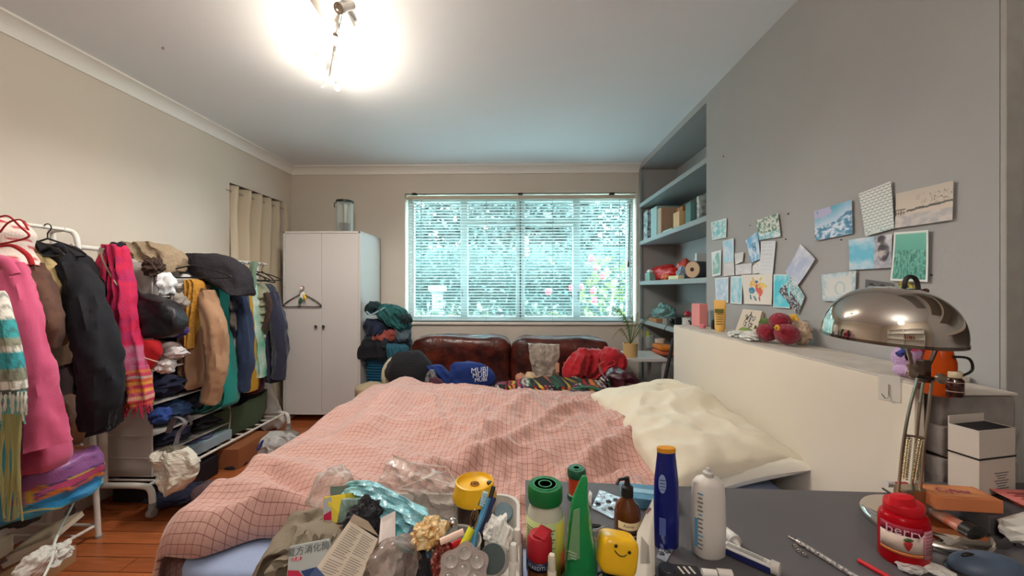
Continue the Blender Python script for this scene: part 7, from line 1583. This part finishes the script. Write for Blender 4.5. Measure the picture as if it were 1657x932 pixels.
# ================================================================ TRAY AND BAG ON THE SIDE TABLE
def T(px, py, z=TZ): return PZ(px, py, z)
tray = root('plastic_tray', 'white plastic tub crowded with toiletries left of the desk', 'tray', (-.1, .6, TZ))
RZ = .80
rc = [T(640, 812, RZ), T(832, 806, RZ), T(830, 990, RZ), T(610, 990, RZ)]
pa, pb2 = T(836, 806, RZ), T(800, 795, RZ)
x1 = T(838, 830, RZ).x; yN = .36; yF = T(800, 800, RZ).y; x0 = -.30
def rrect(x0, x1, y0, y1, r, z, n=6):
    o = []
    for cx, cy, a0 in ((x1-r, y1-r, 0), (x0+r, y1-r, PI/2), (x0+r, y0+r, PI), (x1-r, y0+r, 1.5*PI)):
        for i in range(n+1): a = a0+PI/2*i/n; o.append(Vector((cx+r*math.cos(a), cy+r*math.sin(a), z)))
    return o
x1 = -.005
loops = [rrect(x0+.02, x1-.02, yN+.02, yF-.02, .03, TZ+.003), rrect(x0+.012, x1-.012, yN+.012, yF-.012, .035, TZ+.01), rrect(x0, x1, yN, yF, .04, RZ-.004), rrect(x0-.003, x1+.003, yN-.003, yF+.003, .04, RZ), rrect(x0+.003, x1-.003, yN+.003, yF-.003, .038, RZ), rrect(x0+.015, x1-.015, yN+.015, yF-.015, .033, TZ+.013), rrect(x0+.03, x1-.03, yN+.03, yF-.03, .03, TZ+.008)]
vs = [v for l in loops for v in l]; n = len(loops[0]); fs = [tuple(range(n))[::-1], tuple(range(6*n, 7*n))]
for i in range(6):
    for k in range(n): fs.append((i*n+k, i*n+(k+1) % n, (i+1)*n+(k+1) % n, (i+1)*n+k))
fin('tub', vs, fs, mat('white_tub', (206, 198, 190), .4), tray, smooth=True)
IZ = TZ+.012
# yellow-lidded jar
Yy = .735; cx_, zt_ = P(768, 776, Yy).x, P(768, 777, Yy).z; r0 = 34/F*Yy
yj = root('coffee_tub', 'dark brown tub with large yellow lid standing in the tray', 'jar', (cx_, Yy, IZ))
B().lathe([(r0*.75, 0), (r0*.82, .01), (r0*.84, ZC(806, (cx_, Yy))-IZ)], (cx_, Yy, IZ), seg=36).done('tub_body', mat('dark_brown_plastic', (44, 22, 18), .3), yj, smooth=True)
yl = mat('yellow_lid', (236, 180, 30), .4); zt0 = zt_-IZ
B().lathe([(r0*1.02, ZC(805, (cx_, Yy))-IZ), (r0*1.06, ZC(801, (cx_, Yy))-IZ), (r0*.98, zt0-.02), (r0*.9, zt0-.001), (r0*.84, zt0), (r0*.80, zt0-.004), (r0*.7, zt0-.008), (0, zt0-.008)], (cx_, Yy, IZ), seg=44).done('lid', yl, yj, smooth=True)
for q_ in (.22, .12): B().lathe([(r0*q_, zt0-.008), (r0*q_, zt0-.006), (r0*(q_-.04), zt0-.006), (r0*(q_-.04), zt0-.008)], (cx_, Yy, IZ), seg=24).done('lid_ring', mat('amber_lid_mark', (170, 112, 14), .5), yj)
B().obox((cx_+r0*.72, Yy-r0*.1, zt_-.003), (.008, .008, .005), rot(z=.6)).done('lid_mark', blk, yj)
# glass cup with brushes etc.
Yc = .60; cc2 = Vector((P(738, 900, Yc).x, Yc, IZ)); rc_ = 40/F*Yc; zc = P(738, 875, Yc).z-IZ
gc = root('glass_tumbler', 'clear glass tumbler holding toothbrush and markers in the tray', 'glass', cc2)
B().lathe([(rc_*.8, 0), (rc_*.9, .01), (rc_, zc), (rc_*.95, zc), (rc_*.86, .012), (0, .010)], cc2, seg=40).done('glass_body', glass, gc, smooth=True)
B().tube([cc2+Vector((rc_*math.cos(a), rc_*math.sin(a), zc)) for a in [2*PI*i/36 for i in range(37)]], .0016, 6).done('rim', film('glass_rim', (200, 190, 180), .6, .05, 0), gc, smooth=True)
def stick(name, label, cat, p0, p1, Y0, Y1, r_, m, flat=1, grp=None): return tag(B().tube([P(*p0, Y0), P(*p1, Y1)], r_, 10, flat=flat).done(name, m, smooth=True), label, cat, grp)
tbm = mat('blue_toothbrush', (70, 140, 176), .35)
tbr = root('toothbrush', 'light blue toothbrush leaning up out of the glass', 'toothbrush', P(765, 880, .62))
B().tube(cr([(*P(765, 890, .60),), (*P(770, 860, .615),), (*P(780, 835, .63),), (*P(790, 805, .645),)], 6), [.0045, .0052, .0042, .0055], 10).done('handle', tbm, tbr, smooth=True)
b = B()
for i in range(6):
    for j in range(3): p = P(786.5+i*1.1, 818-i*4, .637)+Vector((-.003, -.002+j*.002, 0)); b.tube([p, p+Vector((-.008, -.002, .003))], .0012, 5)
b.done('bristles', mat('pale_bristles', (176, 204, 214), .8), tbr)
stick('highlighter', 'neon yellow pen in the glass, left of the toothbrush', 'pen', (748, 886), (763, 856), .58, .60, .0062, mat('neon_yellow', (206, 204, 30), .4))
stick('chopstick', 'pink-cream flat applicator lying across the glass', 'stick', (712, 877), (750, 860), .56, .575, .0048, mat('cream_pink', (228, 190, 170), .4), .7)
stick('red_marker', 'red marker lying low in the glass', 'marker', (730, 884), (746, 876), .575, .59, .005, mat('red_pen', (196, 30, 40), .35))
stick('pen', 'dark navy pen standing in the glass behind the toothbrush', 'pen', (772, 870), (800, 805), .63, .66, .0042, mat('navy_pen', (28, 40, 84), .35), grp='pens in the glass')
stick('pen', 'black and yellow pen tipped against the yellow lid, rightmost', 'pen', (786, 830), (799, 787), .655, .675, .004, mat('black_yellow', (36, 30, 26), .4), grp='pens in the glass')
stick('pen', 'black pen tip poking up left of the rightmost pen', 'pen', (776, 818), (785, 796), .65, .665, .0035, blk, grp='pens in the glass')
o = B().tube(cr([(*P(a, b_, .60),) for a, b_ in ((762, 862), (762, 838), (767, 826), (773, 828), (772, 842), (766, 856))], 6), .0016, 6).tube(cr([(*P(a, b_, .60),) for a, b_ in ((765, 840), (768, 830), (771, 833), (768, 842))], 5), .0012, 6).done('safety_pin', mat('brass_steel', (150, 130, 96), .3, 1), smooth=True); tag(o, 'brass safety pin standing up in the glass', 'pin')
# paint palette (plum blossom)
pc = P(752, 914, .535); pal = root('paint_palette', 'clear plastic flower-shaped paint palette at the bottom of the tray', 'palette', pc)
clr = film('clear_grey_plastic', (170, 152, 144), .55, .15, 0); R = rot(x=.55)
b = B(); wells = [(0, 0)]+[(.0215*math.cos(a), .0215*math.sin(a)) for a in [PI/6+PI/3*i for i in range(6)]]
vs = []; 
outline = []
for i in range(72):
    a = 2*PI*i/72; r_ = .035+.003*math.cos(6*(a-PI/6)); outline.append(pc+Vector((0, -.012, 0))+R @ Vector((r_*math.cos(a), r_*math.sin(a), 0)))
B().poly(outline, R @ Vector((0, 0, .0015))).done('plate', clr, pal)
for (wx, wy) in wells:
    B().lathe([(.0088, .0015), (.0096, .003), (.0088, .0032), (.007, .0018), (0, .0015)], pc+Vector((0, -.012, 0))+R @ Vector((wx, wy, 0)), R, 20).done('well', film('well_plastic', (190, 178, 170), .45, .06, 0), pal, smooth=True)
# white paper wad, round tin
tag(crumple('crumpled_paper', 782, 840, 828, 888, .66, .03, mat('white_paper', (226, 222, 214), .7), None, 9, .4, 1.8), 'crumpled white printed paper in the right of the tray', 'paper')
c = P(800, 905, .6); tn = root('round_tin', 'round grey tin with paper label lying at the right of the tray', 'tin', c-Vector((0, 0, .02)))
RT = rot(x=.9, z=-.2)
B().lathe([(.021, -.014), (.022, -.012), (.022, .010), (.021, .012)], c, RT, 30).done('tin_body', mat('pale_tin', (190, 184, 176), .3, .3), tn, smooth=True)
B().lathe([(.0, .012), (.0205, .012), (.0205, .014), (0, .015)], c, RT, 30).done('lid', mat('slate_green', (60, 70, 70), .4), tn, smooth=False)
tag(B().lathe([(0, -.01), (.016, -.01), (.018, 0), (.016, .008), (0, .009)], P(815, 830, .70), rot(x=.7), 24).done('round_sponge', mat('blue_grey_sponge', (110, 130, 138), .8, bump=.5)), 'blue-grey round sponge in the far right corner of the tray', 'sponge')
c = P(716, 852, .62); tag(B().ball(c, (.014, .012, .010), nz=.2).ball(c+Vector((.016, .004, .004)), (.009, .008, .008)).done('metal_clip', chrome, smooth=True), 'shiny silver clip at the left rim of the glass', 'clip')
tag(crumple('snack_wrapper', 668, 842, 722, 882, .60, .03, mat('gold_wrapper', (190, 138, 66), .45, .1, bump=.6, bs=40, var=.5, vs=90, c2=(220, 196, 150)), None, 5, .35, 2.2), 'golden ribbed snack wrapper left of the glass', 'wrapper')
tag(crumple('red_foil', 700, 884, 730, 932, .56, .03, mat('red_brown_foil', (130, 50, 36), .35, bump=.5, var=.5, vs=60), None, 7, .4, 3), 'red and brown foil wrapper below the golden wrapper', 'wrapper')
# light blue plastic bag (draped strip)
def strip(name, label, cat, pts, wd, m, n=60, k=10, amp=.006, seed=1, parent=None, smooth=True):
    c_ = cr([(*P(a, b_, y),) for a, b_, y in pts], max(2, n//(len(pts)-1))); vs = []; fs = []; N_ = len(c_)
    for i in range(N_):
        t = i/(N_-1); p = Vector(c_[i]); d = (Vector(c_[min(i+1, N_-1)])-Vector(c_[max(i-1, 0)])).normalized()
        s_ = d.cross(Vector((0, -1, .4))).normalized(); w_ = wd[0]+(wd[1]-wd[0])*t if len(wd) == 2 else (wd[0]*(1-t)*(1-t)*1+2*wd[1]*t*(1-t)*1+wd[2]*t*t)
        for j in range(k*2+1):
            u = j/(2*k)*2-1; up_ = s_.cross(d)
            vs.append(p+s_*u*w_+up_*(-.35*w_*u*u+amp*math.sin(u*9+seed+NV((t*3, 0, 0), 2)*4)*(.6+t)+amp*1.6*(NV((t*2.5, u*5, 0), 3, seed)))-up_*0)
    K2 = 2*k+1
    for i in range(N_-1):
        for j in range(K2-1): a = i*K2+j; fs.append((a, a+1, a+K2+1, a+K2))
    o = fin(name, vs, fs, m, parent, smooth=smooth); s = o.modifiers.new('t', 'SOLIDIFY'); s.thickness = .0012
    return tag(o, label, cat) if label else o
skyf = film('sky_blue_film', (150, 206, 216), .78, .25, .5, 60)
strip('plastic_bag', 'long light blue plastic bag twisted across the pile of boxes', 'bag', [(556, 800, .74), (590, 806, .70), (630, 828, .66), (670, 848, .62), (706, 866, .60)], (.022, .040, .014), skyf, amp=.005, seed=3)
clrf = film('clear_crisp_film', (224, 214, 206), .16, .08, .8, 20)
tag(crumple('clear_bag', 505, 760, 570, 830, .78, .05, clrf, None, 4, .25, 1.8, smooth=True), 'puffed clear plastic bag at the back of the pile, left', 'bag')
strip('clear_packaging', 'clear crackly plastic packaging behind the light blue bag', 'packaging', [(615, 772, .86), (665, 790, .82), (700, 800, .80), (738, 812, .78)], (.05, .04), clrf, amp=.006, seed=6)
b = B()
for p0, p1 in (((664, 748), (722, 756)), ((724, 758), (740, 784)), ((644, 790), (722, 762)), ((690, 772), (726, 782)), ((646, 791), (735, 796))): b.tube([P(*p0, .82), P(*p1, .80)], .0009, 5)
b.done('folded_edge', film('film_edge', (236, 232, 226), .75, .1, 0), [o for o in bpy.data.objects if o.name.startswith('clear_packaging')][0])
# brown grey paper bag
pbm = mat('grey_brown_paper', (128, 116, 98), .8, bump=.5, bs=25)
tag(drape('paper_bag', [(846, 510, 556), (852, 478, 566), (864, 456, 574), (886, 440, 584), (910, 430, 590), (945, 424, 590)], .67, .06, pbm, folds=5, amp=.022, seed=6, wr=.016, ws=26, smooth=True, top=.5, cap=True), 'crumpled grey-brown paper bag behind the medicine boxes', 'bag')
# boxes in the pile
def tbox(name, label, q, dep, m, parent=None, cat='box'):
    q = [P(a, b_, y) for a, b_, y in q]; n_ = (q[1]-q[0]).cross(q[3]-q[0]).normalized(); r_ = root(name, label, cat, (q[0]+q[1])/2)
    B().poly(q, -n_*dep).done('carton', m, r_, bevel=.0008); return r_, q, n_
cream = mat('cream_carton', (206, 190, 170), .6)
r1, q, n_ = tbox('medicine_box', 'cream medicine carton with printed text, open flap at the top', [(490, 950, .515), (568, 975, .515), (612, 872, .57), (566, 842, .58)], .016, cream)
def uv(q, u, v, off=.0006): n_ = (q[1]-q[0]).cross(q[3]-q[0]).normalized(); return (q[0]*(1-u)+q[1]*u)*(1-v)+(q[3]*(1-u)+q[2]*u)*v+n_*off
for k in range(26):
    v = .93-k*.034
    for u0_, u1_ in ((.12, .48), (.54, .90)):
        if NV((k, u0_*9, 0), .7, 3) > .33: continue
        e = u1_-.04*(k % 3); B().poly([uv(q, u0_, v), uv(q, e, v), uv(q, e, v+.008), uv(q, u0_, v+.008)], n_*.0003).done('text_line', inkm, r1)
B().poly([uv(q, .0, .99, 0), uv(q, .0, 1.10, .002), uv(q, .5, 1.13, .004), uv(q, 1.0, 1.04, .0)], n_*.0008).done('open_flap', mat('tan_flap', (176, 156, 134), .7), r1)
B().poly([uv(q, -.02, .02), uv(q, .3, .02), uv(q, .3, .2), uv(q, -.02, .28)], n_*.0006).done('blue_corner', mat('navy_corner', (30, 60, 110), .5), r1)
g2 = mat('grey_carton', (176, 180, 178), .5)
r2, q, n_ = tbox('medicine_box', 'grey medicine carton with Chinese lettering, leaning in the paper bag', [(462, 955, .535), (545, 945, .545), (530, 872, .57), (468, 884, .56)], .012, g2)
text('lettering', '复方消化酶', .012, uv(q, .50, .84, .001), q[2]-q[3], q[3]-q[0], mat('dark_grey_ink', (80, 86, 84), .6), r2, align='CENTER')
B().poly([uv(q, .10, .63), uv(q, .30, .63), uv(q, .33, .67), uv(q, .30, .72), uv(q, .10, .72), uv(q, .07, .67)], n_*.0005).done('red_pill_badge', mat('red_badge', (196, 60, 80), .5), r2)
text('lettering', '达喜', .0065, uv(q, .20, .675, .0016), q[2]-q[3], q[3]-q[0], mat('white_ink2', (226, 214, 214), .6), r2)
B().poly([uv(q, .02, .1), uv(q, .45, .1), uv(q, .25, .40), uv(q, .02, .44)], n_*.0006).done('red_triangle', mat('crimson_print', (186, 26, 66), .5), r2)
B().poly([uv(q, .46, .1), uv(q, .8, .1), uv(q, .6, .42), uv(q, .3, .38)], n_*.0005).done('blue_print', mat('navy_corner', (30, 60, 110), .5), r2)
r3, q, n_ = tbox('medicine_box', 'small carton, yellow with grey and crimson panels, under the clear bag', [(524, 846, .68), (562, 846, .67), (558, 799, .70), (524, 804, .70)], .03, mat('lemon_carton', (226, 200, 60), .6))
B().poly([uv(q, .0, .0), uv(q, .38, .0), uv(q, .38, .96), uv(q, .0, .9)], n_*.0008).done('grey_panel', g2, r3)
B().poly([uv(q, .02, .1, .001), uv(q, .36, .1, .001), uv(q, .36, .45, .001), uv(q, .02, .30, .001)], n_*.0008).done('crimson_panel', mat('crimson_print', (186, 26, 66), .5), r3)
tbox('folded_packet', 'dark green packet behind the yellow carton', [(534, 800, .78), (580, 802, .78), (566, 785, .79), (534, 787, .79)], .02, mat('bottle_green_card', (44, 100, 88), .5))
tbox('plastic_pouch', 'pale green printed pouch right of the yellow carton', [(545, 846, .66), (578, 848, .65), (578, 808, .67), (552, 808, .67)], .012, mat('pale_sage_print', (150, 178, 172), .4, var=.6, vs=50, c2=(90, 110, 96)))
tag(crumple('black_mesh', 562, 812, 616, 872, .66, .035, cloth('black_mesh', (40, 36, 42), bump=1, bs=120), None, 6, .4, 2.4), 'black mesh bundle under the light blue bag', 'cloth')
tbox('teal_box', 'teal flat carton sticking out below the light blue bag', [(616, 868, .615), (686, 905, .58), (688, 880, .60), (634, 845, .64)], .012, mat('teal_carton', (60, 140, 144), .5))
tbox('blue_grey_box', 'slate blue carton at the end of the teal one', [(650, 885, .60), (690, 912, .575), (700, 872, .59), (664, 852, .62)], .02, mat('slate_carton', (96, 116, 134), .5))
tbox('paper_label', 'white folded leaflet standing under the light blue bag', [(612, 884, .60), (640, 888, .60), (640, 826, .64), (616, 838, .64)], .002, mat('leaflet_white', (220, 206, 200), .6), cat='paper')
tag(crumple('clear_film_bag', 596, 880, 680, 950, .56, .05, film('smoky_film', (170, 150, 140), .35, .12, 1, 30), None, 8, .3, 1.6, smooth=True), 'crinkled clear bag at the bottom beside the cream medicine carton', 'bag')
tag(crumple('dark_pouch', 640, 895, 720, 960, .585, .05, cloth('black_nylon', (30, 28, 32)), None, 3, .3, 2), 'black pouch under the clear bag at the bottom edge', 'pouch')
